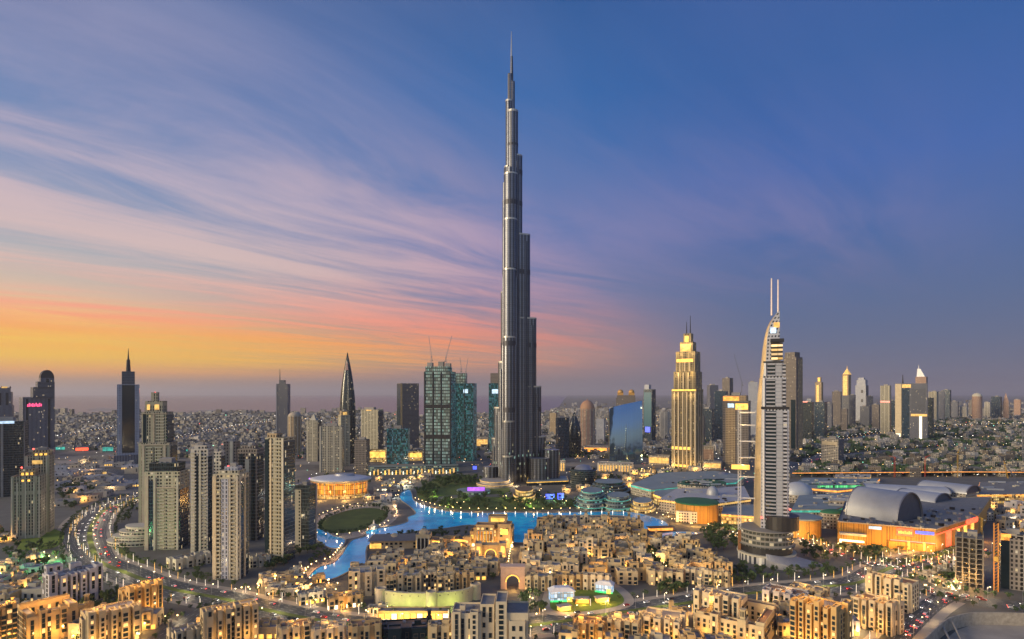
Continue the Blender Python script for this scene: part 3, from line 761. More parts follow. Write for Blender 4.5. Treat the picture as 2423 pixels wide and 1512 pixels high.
tower('grey_apartments', 'mid-rise grey apartment tower behind the opera hall roof', [(838, 875, 1042)], 1121, F_BROWN, .9, 18, plant=2)
tower('dark_block', 'dark green glass office block between two yellow lit pavilions', [(915, 970, 1016)], 1098, F_TEALG, .7, 8, plant=2)
tower('slab_tower', 'tall plain slab tower with a copper edge, left of the scaffolded pair', [(939, 991, 908)], 1064, F_BROWN, .6, -20, plant=0, strips=[(0, 'l', 0, 1, 0, 1, GLASSD, .6), (0, 'f', 0, .08, 0, 1, SAND_C, 1)])
Ta, bx, z, Y = tower('scaffolded_tower', 'larger unfinished tower with teal work lights and roof cranes, left of the great tower', [(1003, 1079, 880), (1006, 1070, 868)], 1106, F_LATT, .8, 14, plant=0,
      strips=[(0, 'f', .0, .05, 0, 1, DARKM, 1), (0, 'f', .32, .36, 0, 1, DARKM, 1), (0, 'f', .62, .66, 0, 1, DARKM, 1), (0, 'f', .95, 1, 0, 1, DARKM, 1), (0, 'f', 0, 1, .62, .66, DARKM, .8), (0, 'f', 0, 1, .3, .34, DARKM, .8), (0, 'r', 0, 1, 0, .9, F_TEALG, .6)])
for xx, hh in ((-22, 11), (4, 13), (20, 9)):
    MB().box(xx, -4, z, 12, 12, hh).build('core_stub', CONC, Ta)
Tb, bx, z, Y = tower('scaffolded_tower', 'smaller unfinished teal glass tower against the right side of its larger twin', [(1077, 1128, 908), (1077, 1105, 884)], 1092, [F_TEALG, F_LATT], .8, 14, plant=0, strips=[(0, 'f', .45, .7, .88, .93, WHITEL, .5), (0, 'f', .0, .05, 0, 1, DARKM, .7), (0, 'f', .5, .54, 0, 1, DARKM, .7)])
def crane(label, x0, y0, x1, y1, Y, xa, ya, m, mast=None, rad=1.0):
    """luffing crane: mast from (x0,y0) up to (x1,y1), jib to (xa,ya)"""
    a, b_, c = P(x0, y0, Y), P(x1, y1, Y), P(xa, ya, Y)
    e = empty('tower_crane', a, 0, label, 'crane')
    mb = MB(); q = rad
    for sx in (-q, q):
        mb.tube((sx, 0, 0), (b_ - a) + Vector((sx, 0, 0)), q * .4, n=4)
    hh = (b_ - a).length; n = max(3, int(hh / (3 * q)))
    for i in range(n):
        t0, t1 = i / n, (i + 1) / n
        s_ = q if i % 2 else -q
        mb.tube((b_ - a) * t0 + Vector((s_, 0, 0)), (b_ - a) * t1 + Vector((-s_, 0, 0)), q * .22, n=4)
    mb.build('mast', m, e)
    j = MB(); d = c - b_
    up = Vector((-d.z, 0, d.x)).normalized() * q * .8
    for s_ in (-1, 1): j.tube((b_ - a) + up * s_, (c - a) + up * s_ * .3, q * .3, n=4)
    n = 10
    for i in range(n):
        j.tube((b_ - a) + d * (i / n) + up * (1 if i % 2 else -1), (b_ - a) + d * ((i + 1) / n) + up * (-1 if i % 2 else 1), q * .2, n=4)
    j.build('jib', m, e)
    cj = (b_ - a) - d.normalized() * min(9 * q, d.length * .25)
    MB().tube(b_ - a, cj, q * .5, n=4).box(cj.x, cj.y, cj.z - 2 * q, 2.6 * q, 2 * q, 2.4 * q, base=True).build('counterweight', CONC, e)
    MB().box((b_ - a).x, -1.6 * q, (b_ - a).z - 1.5 * q, 2 * q, 1.6 * q, 2 * q, base=True).build('cab', m, e)
    return e
REDP = plain('red_crane_paint', (.32, .05, .03), .5); YELP = plain('ochre_crane_paint', (.45, .27, .05), .5)
crane('grey luffing crane on the scaffolded tower, its jib leaning left', 1019, 868, 1021, 843, 1330, 1014, 796, METAL)
crane('grey luffing crane on the scaffolded tower, its jib leaning right', 1057, 868, 1055, 845, 1330, 1069, 794, METAL)
crane('crane above the smaller scaffolded tower, jib nearly upright', 1090, 886, 1091, 872, 1450, 1088, 846, METAL)
crane('crane on the right end of the smaller scaffolded tower', 1103, 906, 1102, 878, 1450, 1107, 848, METAL)
tower('teal_tower', 'slim unfinished teal tower half hidden by the great tower', [(1156, 1186, 908), (1160, 1186, 884)], 1072, [F_TEALG, F_BROWN], .9, 10, plant=0, strips=[(0, 'f', .3, .9, .86, .92, WHITEL, .5)])
# --- right of the great tower
tower('glass_office', 'small leaning glass office building right of the great tower', [(1314, 1346, 990)], 1084, F_BGLASS, .7, -20, plant=1)
bullet('round_topped_tower', 'short dark glass tower with a rounded tip, beside the copper domed tower', 1343, 1377, 974, 1080, F_DGLASS)
domed('domed_tower', 'copper coloured round tower with pointed dome', 1374, 1409, 968, 943, 1062, F_PINK, plain('copper_dome', (.4, .22, .13), .6))
# sloping mirror-glass office
Y = GY(1098); X = (1482 - CX) / F * Y
e = empty('mirror_glass_office', (X, Y + 15, 0), -math.atan2(X, Y) + R(6), 'mirror blue glass office building with a slanting roof', 'office building')
hw = 78 / 2 / F * Y; zl, zr_ = ZH(968, Y), ZH(948, Y)
mir, k, b = mat('mirror_glass')
uv = k.n('ShaderNodeUVMap'); uv.uv_map = 'UVMap'; o = k.xyz(uv.outputs[0])
k.put(b.inputs['Base Color'], k.mix(k.m('LESS_THAN', k.m('FRACT', k.m('DIVIDE', o[0], 4.0)), .06), (.17, .27, .42), (.05, .065, .08)))
b.inputs['Metallic'].default_value = .9; b.inputs['Roughness'].default_value = .08
bp = k.n('ShaderNodeBump'); bp.inputs['Strength'].default_value = .3; bp.inputs['Distance'].default_value = 1
tc = k.n('ShaderNodeTexCoord'); k.put(bp.inputs['Height'], k.noise(tc.outputs['Object'], .04, 2)); k.put(b.inputs['Normal'], bp.outputs[0])
mb = MB()
fr_ = [(-hw + 2 * hw * i / 12, -15 - 7 * math.sin(PI * i / 12)) for i in range(13)]
def set_back(t): return 13.0 * t ** 2.2          # curve added so the glass mirrors higher sky towards the roof
for i_, (a, b_) in enumerate(zip(fr_, fr_[1:])):
    za = zl + (zr_ - zl) * ((a[0] + hw) / (2 * hw)) ** .7; zb = zl + (zr_ - zl) * ((b_[0] + hw) / (2 * hw)) ** .7
    l = math.dist(a, b_)
    for j in range(10):
        t0, t1 = j / 10, (j + 1) / 10
        mb.face([(a[0], a[1] + set_back(t0), za * t0), (b_[0], b_[1] + set_back(t0), zb * t0), (b_[0], b_[1] + set_back(t1), zb * t1), (a[0], a[1] + set_back(t1), za * t1)], [(i_ * l, za * t0), (i_ * l + l, zb * t0), (i_ * l + l, zb * t1), (i_ * l, za * t1)])
mb.build('mirror_facade', mir, e, smooth=True)
mb = MB()
mb.face([(hw, -15, 0), (hw, 20, 0), (hw, 20, zr_), (hw, -2, zr_)]); mb.face([(-hw, 20, 0), (-hw, -15, 0), (-hw, -2, zl), (-hw, 20, zl)])
mb.face([(hw, 20, 0), (-hw, 20, 0), (-hw, 20, zl), (hw, 20, zr_)]); mb.face([(-hw, -1.9, zl - .3), (0, -9, (zl + zr_) / 2), (hw, -1.9, zr_ - .3), (hw, 20, zr_), (-hw, 20, zl)])
mb.build('side_wall', F_DGLASS, e)
MB().box(-6, -23, 0, 30, 2, 9, base=True).build('lobby', F_TERR, e)
T, bx, z, Y = tower('twin_turret_tower', 'brown tower with two golden domed turrets, behind the mirror glass office', [(1457, 1503, 942), (1459, 1502, 936)], 1045, F_BROWN, .5, 0, plant=0)
for xx in (1467.5, 1493.5):
    dx = (xx - 1480) / F * Y
    MB().box(dx, 0, z, 20, 20, ZH(930, Y) - z + 1).ball((dx, 0, ZH(928, Y)), 10, 8).build('turret', plain('turret_gold', (.5, .28, .08), .4, .3), T)
tower('slim_glass_tower', 'slim blue glass tower with a pale top, right of the mirror glass office', [(1522, 1551, 922), (1524, 1540, 911)], 1048, [F_BGLASS, F_LIGHTG], .9, 28, plant=0, strips=[(0, 'f', .2, .8, .2, .3, BLUEL, .4), (0, 'f', .05, .95, .3, .95, plain('sea_glass', (.06, .14, .18), .15), .4)])
# --- right skyline
SK = [
 ('dark blue glass tower immediately right of the golden stepped hotel', (1661, 1690, 968), 1045, F_BGLASS, 20, ()),
 ('slate tower with pale side behind the golden stepped hotel', (1672, 1699, 912), 1030, F_SLATE, -25, ()),
 ('broad navy tower in the group right of the golden hotel', (1690, 1722, 926), 1040, F_BGLASS, 15, ()),
 ('square topped tan and slate tower behind the brown hoist building', (1708, 1734, 895), 1022, F_BROWN, 30, ()),
 ('pale narrow tower between the hoist building and the curved hotel', (1770, 1792, 905), 1030, F_LIGHTG, 0, ()),
 ('dark teal tower right of the tall brown tower, with a lit edge', (1899, 1925, 952), 1040, F_DGLASS, 15, ((0, 'f', 0, .5, 1.0, 1.03, PINKL, .5),)),
 ('dark tower at the foot of the slim golden tower', (1926, 1957, 952), 1034, F_BGLASS, 20, ()),
 ('plum coloured tower left of the pyramid topped gold tower', (1968, 1991, 927), 1008, F_BROWN, 10, ()),
 ('grey tower stuck to the right of the pyramid topped gold tower', (2008, 2024, 935), 1006, F_GREYT, 10, ()),
 ('slate stepped tower right of the rounded white tower', (2048, 2065, 938), 1002, F_GREYT, -10, ()),
 ('pale green tower with red lamps left of the big portal building', (2082, 2108, 913), 1028, F_BEIGE, 10, ((0, 'f', 0, 1, .66, .69, PINKL, .5), (0, 'r', 0, 1, 0, .64, F_DGLASS, .5))),
 ('dark tower against the right side of the portal building', (2188, 2209, 942), 1032, F_DGLASS, 12, ()),
 ('greenish slab tower right of the portal building', (2196, 2220, 927), 996, F_BEIGE, 18, ()),
 ('blue slab tower, the last tall one right of the portal building', (2219, 2235, 926), 994, F_SLATE, 5, ()),
 ('dark blue tower overlapping the last slab right of the portal building', (2229, 2250, 923), 992, F_BGLASS, 15, ()),
 ('dark glass tower beside the cream domed tower at far right', (2344, 2370, 939), 992, F_BGLASS, 12, ()),
 ('small pale tower left of the slim golden tower', (1908, 1919, 944), 1000, F_LIGHTG, 0, ()),
 ('low brown tower left edge of the far right horizon cluster', (2292, 2302, 948), 985, F_BROWN, 0, ()),
 ('rose tower at the right edge of the skyline', (2398, 2416, 946), 985, F_PINK, 10, ()),
]
for lb, t, yb, m, r, st in SK:
    tower('skyline_tower', lb, [t], yb, m, .8, r, strips=st, group='skyline towers right of the golden hotel')
for i_, (a_, b_, t_, y_, m_, lb_) in enumerate(((1874, 1900, 960, 1030, F_DGLASS, 'mid-height dark tower at the right foot of the tall brown tower'), (1950, 1970, 955, 1012, F_SLATE, 'slate mid-height tower between the slim gold tower and the plum tower'), (2062, 2082, 958, 1016, F_BROWN, 'brown mid-height tower left of the pale green tower'), (2104, 2118, 948, 1012, F_BGLASS, 'blue mid-height tower just left of the portal building'), (2034, 2060, 962, 1008, F_GREYT, 'grey mid-height block below the rounded white tower'), (2250, 2268, 950, 990, F_SLATE, 'slate mid-height block right of the last dark blue tower'), (2270, 2290, 962, 990, F_WHITE, 'white mid-height block in the far right gap of the skyline'), (2328, 2344, 952, 990, F_WHITE, 'white mid-height block right of the cream domed tower'), (1990, 2006, 968, 1018, F_BROWN, 'brown mid-height block below the pyramid topped tower'), (1640, 1668, 985, 1050, F_BROWN, 'low brown block half hidden by the golden hotel'), (1300, 1318, 978, 1030, F_TAN, 'tan block just right of the great tower'), (1560, 1584, 976, 1040, F_WHITE, 'white block left of the golden hotel'), (1410, 1432, 992, 1050, F_LIGHTG, 'pale block right of the copper domed tower'), (1740, 1762, 958, 1040, F_SLATE, 'slate block behind the hoist building'))):
    tower('skyline_block', lb_, [(a_, b_, t_)], y_, m_, .8, 12, group='mid-height blocks along the skyline', cat='tower')
tower('brown_tower', 'tall brown tower with copper side rising behind the curved hotel', [(1853, 1898, 846), (1856, 1892, 834)], 1068, [F_BROWN, F_BROWN], .8, 32, plant=0, strips=[(0, 'r', .3, 1, 0, .99, F_TAN, .8), (0, 'f', .3, .36, 1.0, 1.05, CONC, .5), (0, 'f', .6, .95, 0, .55, GLASSD, .4), (0, 'r', .5, .9, 0, .03, GOLDL, .9)])
tower('slim_gold_tower', 'slim golden tower with a lit cap, right of the tall brown tower', [(1928, 1947, 905), (1933, 1943, 893)], 1028, F_TAN, .8, 20, plant=0, strips=[(0, 'f', .2, .6, .4, .95, GOLDS, .5), (1, 'f', .2, .8, .2, .95, GOLDL, .5)])
T, bx, z, Y = tower('pyramid_topped_tower', 'golden tower with pyramid top and needle, in the middle of the right skyline', [(1990, 2017, 936), (1992, 2013, 886)], 1005, [F_GREYT, F_TAN], .9, 25, plant=0, strips=[(1, 'f', .15, .8, 0, .95, GOLDS, .6)])
MB().prism([(-16, -16), (16, -16), (16, 16), (-16, 16)], z, ZH(872, Y), 0, scale=.08).tube((0, 0, ZH(874, Y)), (0, 0, ZH(865, Y)), 2, .5, 6).build('pyramid_roof', GOLDS, T)
T, bx, z, Y = tower('rounded_tower', 'white and slate tower with rounded shoulders and dark round windows', [(2023, 2054, 912), (2026, 2052, 899), (2030, 2047, 894)], 1000, F_LIGHTG, .8, 18, plant=0, strips=[(0, 'f', .55, .75, .8, .88, DARKM, .5), (0, 'f', .55, .75, .55, .63, DARKM, .5), (0, 'f', .55, .75, .3, .38, DARKM, .5), (0, 'r', 0, 1, 0, 1, F_GREYT, .6)])
T, bx, z, Y = tower('portal_building', 'large portal shaped office building with white pillar and lit lintel', [(2117, 2195, 908)], 1040, F_SLATE, .5, 4, plant=0, ant=[(2135, 886, 2.5)],
      strips=[(0, 'f', 0, .2, 0, 1, SAND_B, 3), (0, 'f', .22, .45, .0, .92, F_BGLASS, 1), (0, 'f', .22, .5, .93, .99, GOLDS, 1.2), (0, 'f', .5, 1, .42, .46, GOLDS, 4), (0, 'f', .76, .84, 0, .42, CREAML, 1.4), (0, 'f', .02, .17, .01, .1, CREAML, 3.2), (0, 'f', .5, .95, .48, .9, F_GREYT, 1)])
T, bx, z, Y = tower('sail_topped_tower', 'rose and grey tower with a curved sail shaped top behind the portal building', [(2165, 2194, 892)], 1020, F_PINK, .8, 10, plant=0, strips=[(0, 'r', 0, 1, 0, 1, F_GREYT, .5)])
MB().prism([(-16, -14), (16, -14), (16, 14), (-16, 14)], z, ZH(872, Y), 0, scale=.35, off=(-9, 0)).tube((-10, 0, ZH(875, Y)), (-11, 0, ZH(862, Y)), 2.4, .4, 6).build('sail_roof', WHITEM, T)
domed('domed_tower', 'cream domed tower alone near the right end of the skyline', 2309, 2329, 938, 928, 994, F_PINK, PALE, fin=False)
T, bx, z, Y = tower('needle_tower', 'narrow rose tower tapering to a needle, far right horizon', [(2372, 2386, 950)], 992, F_PINK, .9, 0, plant=0)
MB().prism([(-14, -14), (14, -14), (14, 14), (-14, 14)], z, ZH(930, Y), 0, scale=.05).build('needle_roof', F_PINK, T)
tower('grey_office', 'small grey office block with pale band, right of the curved hotel', [(1942, 1996, 1040)], 1101, F_BAND, .8, 22, plant=2, strips=[(0, 'f', .06, .94, .78, .92, SAND_B, .8), (0, 'r', 0, 1, 0, 1, F_GREYT, .5)], cat='office block')
tower('hoist_building', 'brown unfinished building with orange lit top floors behind the white hoist', [(1709, 1776, 950), (1710, 1770, 937)], 1110, [F_BROWN, F_TAN], .7, 8, plant=1, strips=[(0, 'f', .12, .5, 0, .9, F_TAN, .7), (1, 'f', 0, .7, .1, .9, ORANL, .5), (0, 'f', .5, .98, .88, .97, GOLDL, .8), (0, 'f', .2, .45, .91, .97, WHITEL, .6)])
crane('thin grey crane leaning left behind the brown hoist building', 1754, 930, 1755, 905, 1900, 1736, 838, METAL)
# --- golden stepped hotel
Y = GY(1110)
T, bx, z, Y = tower('gold_hotel_tower', 'golden floodlit stepped hotel tower with twin antennas', [(1588, 1664, 922), (1593, 1661, 880), (1598, 1657, 832), (1608, 1647, 809), (1616, 1640, 788)], 1110, F_GOLD, .9, 18, plant=0, ant=[(1624, 757, 1.3), (1633, 742, 1.3)], cat='hotel',
      strips=[(0, 'f', .02, .98, .985, 1.005, GOLDL, 1.2), (0, 'f', .02, .8, .24, .275, GOLDL, 1.4), (0, 'f', .05, .7, .02, .05, GOLDL, 1.5), (2, 'f', .05, .9, .5, .66, GOLDL, .8), (3, 'f', .05, .85, .1, .85, GOLDS, .8), (4, 'f', .2, .7, 0, .8, GOLDL, .8), (4, 'f', -.4, 1.4, .0, .06, DARKM, 1)]
      + [(0, 'f', q_, q_ + .05, 0, .97, SAND_B, 2.2) for q_ in (.1, .27, .44, .6, .77, .93)] + [(1, 'f', q_, q_ + .05, 0, .97, SAND_B, 1.8) for q_ in (.2, .42, .64)] + [(2, 'f', q_, q_ + .06, 0, .5, SAND_B, 1.6) for q_ in (.2, .45, .7)]
      + [(0, 'r', q_, q_ + .06, 0, .97, STONE, 1.6) for q_ in (.2, .5, .8)])
for ti in (0, 1, 2, 3):
    ox, oy, zz, w_, d_, h = bx[ti]
    for s_ in (-.3, .3):
        lamp_light((ox + w_ * s_, oy - d_ / 2 - 9, zz + h - 3 if ti else h * .93), 9000 if ti else 5000, (1, .66, .24), 2, T, 'floodlight')
for s_ in (-.3, .3):
    lamp_light((bx[0][0] + bx[0][3] * s_, -bx[0][4] / 2 - 14, 14), 9000, (1, .6, .16), 2, T, 'floodlight')
# ------------------------------------------------------------------ the great tower
GREENR = plain('green_roof', (.02, .12, .06), .9, 0, .3, .05); ZINC = plain('zinc_sheet', (.4, .41, .43), .5, .25, .25, .06)
m, k, b = mat('silver_fin_glass')
uv = k.n('ShaderNodeUVMap'); uv.uv_map = 'UVMap'; o = k.xyz(uv.outputs[0])
fu = k.m('FRACT', k.m('DIVIDE', o[0], 1.9)); fv = k.m('FRACT', k.m('DIVIDE', o[1], 3.9))
fin = k.m('LESS_THAN', fu, .26); sp = k.m('LESS_THAN', fv, .3)
wn = k.n('ShaderNodeTexWhiteNoise', noise_dimensions='3D')
k.put(wn.inputs[0], k.cmb(k.m('FLOOR', k.m('DIVIDE', o[0], 1.9)), k.m('FLOOR', k.m('DIVIDE', o[1], 3.9)), 3.0))
tc = k.n('ShaderNodeTexCoord'); n = k.noise(tc.outputs['Object'], .02, 4, .6)
c = k.mix(sp, (.06, .07, .095), (.1, .105, .13)); c = k.mix(fin, c, (.25, .25, .27)); c = k.vm('SCALE', c, c=k.m('ADD', .6, k.m('MULTIPLY', k.m('LESS_THAN', k.m('FRACT', k.m('DIVIDE', o[0], 6.7)), .4), .9))); c = k.vm('SCALE', c, c=k.m('SUBTRACT', 1.0, k.m('MULTIPLY', k.m('LESS_THAN', k.m('FRACT', k.m('DIVIDE', o[1], 15.6)), .14), .1)))
k.put(b.inputs['Base Color'], k.vm('SCALE', c, c=k.m('ADD', .75, k.m('MULTIPLY', n, .5))))
b.inputs['Metallic'].default_value = .75
k.put(b.inputs['Roughness'], k.m('ADD', .33, k.m('MULTIPLY', fin, .1)))
lo = k.m('LESS_THAN', o[1], 110.0)
k.put(b.inputs['Emission Color'], k.mix(k.xyz(wn.outputs[1])[1], (1, .75, .3), (.5, 1, .85)))
k.put(b.inputs['Emission Strength'], k.m('MULTIPLY', k.m('MULTIPLY', k.m('LESS_THAN', wn.outputs[0], .014), lo), .4))
BURJ = m
LOUVRE = plain('louvre_band', (.06, .06, .07), .5, .6, .2, .3)
RIM = plain('steel_rim', (.42, .4, .36), .35, .5, .2, .3)
BY = 1132.0
tw = empty('great_tower', ((1209 - CX) / F * 1121, BY, 0), 0, 'immensely tall silver three winged tower stepping up to a thin spire, in the centre', 'tower')
zz_ = lambda y: ZH(y, 1121)
def capsule(ang, d, hw, n=10):
    c, s = math.cos(ang), math.sin(ang)
    pts = [(0, -hw)] + [(d - hw + hw * math.cos(-PI / 2 + PI * i / n), hw * math.sin(-PI / 2 + PI * i / n)) for i in range(n + 1)] + [(0, hw)]
    return [(c * x - s * y, s * x + c * y) for x, y in pts]
WINGS = {
    20: [(22, 363), (38, 550), (51, 750), (61, 914), (71, 1035)],
    140: [(14, 390), (19, 470), (23, 688), (30, 855), (41, 965), (47, 1040)],
    262: [(17, 410), (23, 520), (31, 640), (40, 800), (50, 995), (58, 1074)],
}
BANDS = [403, 478, 640, 815, 969, 1076]
for ang, tiers in WINGS.items():
    for i, (d, y) in enumerate(tiers):
        hw = 13.2 - i * .7 if ang == 262 else 10.2 - i * .35
        z = zz_(y)
        mb = MB().prism(capsule(R(ang), d, hw), 0, z, 0, 1)
        ca, sa = math.cos(R(ang)), math.sin(R(ang))
        for sg in (-1, 1):                                             # the round bays either side of the nose
            x, y_ = d - hw * 1.25, sg * hw * .86
            cx_, cy_ = ca * x - sa * y_, sa * x + ca * y_
            mb.prism([(cx_ + hw * .36 * math.cos(2 * PI * j / 10), cy_ + hw * .36 * math.sin(2 * PI * j / 10)) for j in range(10)], 0, z - 14, 0, 1)
        mb.build('tower_tier', [BURJ, METAL], tw)
        MB().prism(capsule(R(ang), d + .35, hw + .35), z - 1.6, z + 1.2, 0, 0).build('terrace_rim', RIM, tw)
        for yb in BANDS:
            zb = zz_(yb)
            if zb < z - 10 and (i == len(tiers) - 1 or zb > zz_(tiers[i + 1][1]) - 12):
                MB().prism(capsule(R(ang), d + .25, hw + .25), zb - 4.5, zb + 4.5, 0, 0, True, True).build('mechanical_band', LOUVRE, tw)
def rod(cx, cy, r, z0, z1, nm='tower_tier', mm=None, r1=None):
    return MB().prism([(cx + r * math.cos(2 * PI * j / 14), cy + r * math.sin(2 * PI * j / 14)) for j in range(14)], z0, z1, 0, 1, scale=(r1 or r) / r).build(nm, mm or [BURJ, METAL], tw)
rod(0, 0, 14, 0, zz_(395)); rod(2.8, -1, 10.4, 500, zz_(260)); rod(-4, 0, 6.6, 500, zz_(232)); rod(-2.4, 0, 4.3, 690, zz_(168)); rod(2.6, .5, 4.4, 690, zz_(186))
rod(1, 0, 3.6, 740, zz_(126), r1=2.2); rod(2.8, -1, 10.8, zz_(262), zz_(257), 'terrace_rim', [RIM, RIM]); rod(-4, 0, 7.0, zz_(235), zz_(231), 'terrace_rim', [RIM, RIM])
MB().tube((.4, 0, zz_(130)), (.4, 0, zz_(66)), 1.7, .45, 8).build('spire', METAL, tw)
rod(2.8, -1, 10.7, zz_(342), zz_(336), 'mechanical_band', [LOUVRE, LOUVRE])
for (x, y_, rr_, hh, nn) in ((52, -22, 20, 46, 12), (-38, -20, 14, 30, 10), (76, -4, 16, 60, 10)):
    MB().prism([(x + rr_ * math.cos(2 * PI * j / nn), y_ + rr_ * .8 * math.sin(2 * PI * j / nn)) for j in range(nn)], 0, hh, 0, 1).build('podium', [BURJ, METAL], tw)
lamp_light((-46, -34, 8), 30000, WARM, 1.5, tw, 'floodlight'); lamp_light((10, -66, 8), 22000, (1, .75, .45), 1.5, tw, 'floodlight')
for y, r0 in ((688, 28), (855, 34), (965, 44), (995, 50)):
    pass
# curved terraces and pavilions at its foot
def terrace(name, label, pts, z0, h, m, rim=GOLDL, cat='pavilion', floors=1, shrink=.9, roof=ROOFT, rimnm='light_band'):
    ps = [G(*p, h if name == 'mall_roof' else 0) for p in pts]; c = sum(ps, Vector()) / len(ps)
    e = empty(name, (c.x, c.y, 0), 0, label, cat)
    poly = [(p.x - c.x, p.y - c.y) for p in ps]
    a = sum(p[0] * q[1] - q[0] * p[1] for p, q in zip(poly, poly[1:] + poly[:1]))
    if a < 0: poly = poly[::-1]
    z = z0; s_ = 1
    for i in range(floors):
        pl = [(x * s_, y * s_) for x, y in poly]
        MB().prism(pl, z, z + h, 0, 1).build('storey', [m, roof], e)
        if rim and (i % 2 == 0 or name != 'waterfront_terraces'): MB().prism([(x * 1.012, y * 1.012) for x, y in pl], z + h * .8, z + h * .93, 0, 0, True, True).build(rimnm, rim, e)
        z += h; s_ *= shrink
    if name == 'mall_roof':
        r9 = random.Random(len(label) * 7 + int(pts[0][0])); x0, x1 = min(p[0] for p in poly), max(p[0] for p in poly); y0, y1 = min(p[1] for p in poly), max(p[1] for p in poly)
        for i in range(40):
            x, y = r9.uniform(x0, x1), r9.uniform(y0, y1)
            if inside((x * 1.15, y * 1.15), poly):
                lg = r9.random() < .3
                MB().box(x, y, z, r9.uniform(12, 26) if lg else r9.uniform(2, 6), r9.uniform(2, 4), r9.uniform(1, 2.5), a=r9.uniform(-.3, .3)).build('skylight' if lg else 'roof_unit', r9.choice([GLASSD, ZINC, ZINC]) if lg else r9.choice([METAL, PALE, CONC, DARKM]), e)
    return e
def oval(cx, cy, rx, ry, n=28, a0=0, a1=360):
    return [(cx + rx * math.cos(R(a0 + (a1 - a0) * i / n)), cy + ry * math.sin(R(a0 + (a1 - a0) * i / n))) for i in range(n + (a1 - a0 < 360))]
terrace('terraced_pavilion', 'curved low pavilion with gold lit eaves left of the great tower foot', oval(1170, 1147, 44, 9), 0, 5, STONE, GOLDS, floors=2, shrink=.8, roof=ROOFL)
terrace('terraced_pavilion', 'long low podium with a yellow lit edge right of the great tower foot', [(1246, 1150), (1344, 1146), (1340, 1134), (1250, 1136)], 0, 7, F_DGLASS, GOLDL, floors=1)
terrace('dining_pavilion', 'brown domed pavilion with orange lit fronts before the great tower', oval(1240, 1180, 26, 9), 0, 8, F_SHOP, GOLDS, floors=2, shrink=.8, roof=plain('brown_roof', (.16, .11, .07), .8))
terrace('park_pavilion', 'flat grey roofed pavilion in the park left of the great tower', oval(1120, 1166, 40, 6, 20), 0, 5, F_TERR, None, roof=ROOFT)
def screen(label, x0, x1, yt, yb, m, nm='lit_screen', cat='screen', frame=DARKM, r=0, thick=1.0, leg=True):
    Y = GY(yb); xm = (x0 + x1) / 2; X = (xm - CX) / F * Y; wd = (x1 - x0) / F * Y; h = ZH(yt, Y)
    e = empty(nm, (X, Y, 0), -math.atan2(X, Y) + R(r), label, cat)
    z0 = h * .18 if leg else .2
    MB().box(0, 0, z0, wd, thick, h - z0, base=True).build('housing', frame, e)
    MB().box(0, -thick / 2 - .05, z0 + .4, wd - .8, .12, h - z0 - .8, base=True).build('panel', m, e)
    if leg:
        for s_ in (-.35, .35): MB().tube((wd * s_, 0, 0), (wd * s_, 0, z0), .4, n=6).build('leg', frame, e)
    return e
screen('violet lit screen in the park left of the great tower', 1105, 1147, 1152, 1168, VIOL)
screen('blue lit screen on the promenade right of the brown domed pavilion', 1290, 1312, 1168, 1184, BLUEL)
screen('violet blue screen near the waterfront below the great tower', 1318, 1334, 1166, 1186, BLUEL)
screen('blue lit billboard left of the great tower base', 1118, 1128, 1102, 1113, BLUEL)

# ------------------------------------------------------------------ the curved hotel with twin masts
HYD = 588.0
hx0 = 1826; X = (hx0 - CX) / F * HYD; haz = math.atan2(X, HYD)
ht = empty('curved_hotel_tower', (X, HYD, 0), -haz, 'tall hotel tower with a curved fin, twin masts and round podium, right of centre', 'hotel')
hxl = lambda x: (x - hx0) / F * HYD * math.cos(haz)
hz = lambda y: ZH(y, HYD)
LV = [(1262, 1780, 1799, 1866), (1150, 1781.5, 1799.5, 1866), (1050, 1785, 1800, 1866), (969, 1788, 1801, 1866), (968.5, 1788, 1801, 1859), (930, 1791, 1802, 1859), (893, 1795, 1804, 1859), (892.5, 1796, 1804, 1853), (856, 1799, 1810, 1852), (855.5, 1799.5, 1811, 1846),
      (825, 1802, 1812.5, 1845), (800, 1806, 1814, 1844), (785, 1809, 1817, 1844), (770, 1813.5, 1821, 1844), (758, 1819, 1827, 1844), (748, 1826, 1833, 1844), (740, 1834, 1838.5, 1844), (735, 1839, 1842, 1844)]
FB, BB = -3.0, 24.0
side, front, rest = MB(), MB(), MB()
def ring(l):
    z = hz(l[0]); return Vector((hxl(l[1]), BB, z)), Vector((hxl(l[2]), FB, z)), Vector((hxl(l[3]), FB, z)), Vector((hxl(l[3]) - 3, BB, z))
for a, b_ in zip(LV, LV[1:]):
    A_, B_ = ring(a), ring(b_)
    side.face([A_[0], A_[1], B_[1], B_[0]], [(0, A_[0].z), (30, A_[0].z), (30, B_[0].z), (0, B_[0].z)])
    front.face([A_[1], A_[2], B_[2], B_[1]], [(0, A_[0].z), (A_[2].x - A_[1].x, A_[0].z), (B_[2].x - B_[1].x, B_[0].z), (0, B_[0].z)])
    rest.face([A_[2], A_[3], B_[3], B_[2]], [(0, A_[0].z), (27, A_[0].z), (27, B_[0].z), (0, B_[0].z)])
    rest.face([A_[3], A_[0], B_[0], B_[3]], [(0, A_[0].z), (30, A_[0].z), (30, B_[0].z), (0, B_[0].z)])
rest.face(list(ring(LV[-1])))
side.build('curved_fin', plain('cream_fin_panel', (.34, .27, .17), .6, 0, .15, .1), ht)
front.build('front_facade', facade('hotel_front', (.36, .37, .42), (.05, .055, .07), 3.0, 3.6, .5, .5, .01, wr=.5), ht)
rest.build('rear_facade', F_BALC, ht)
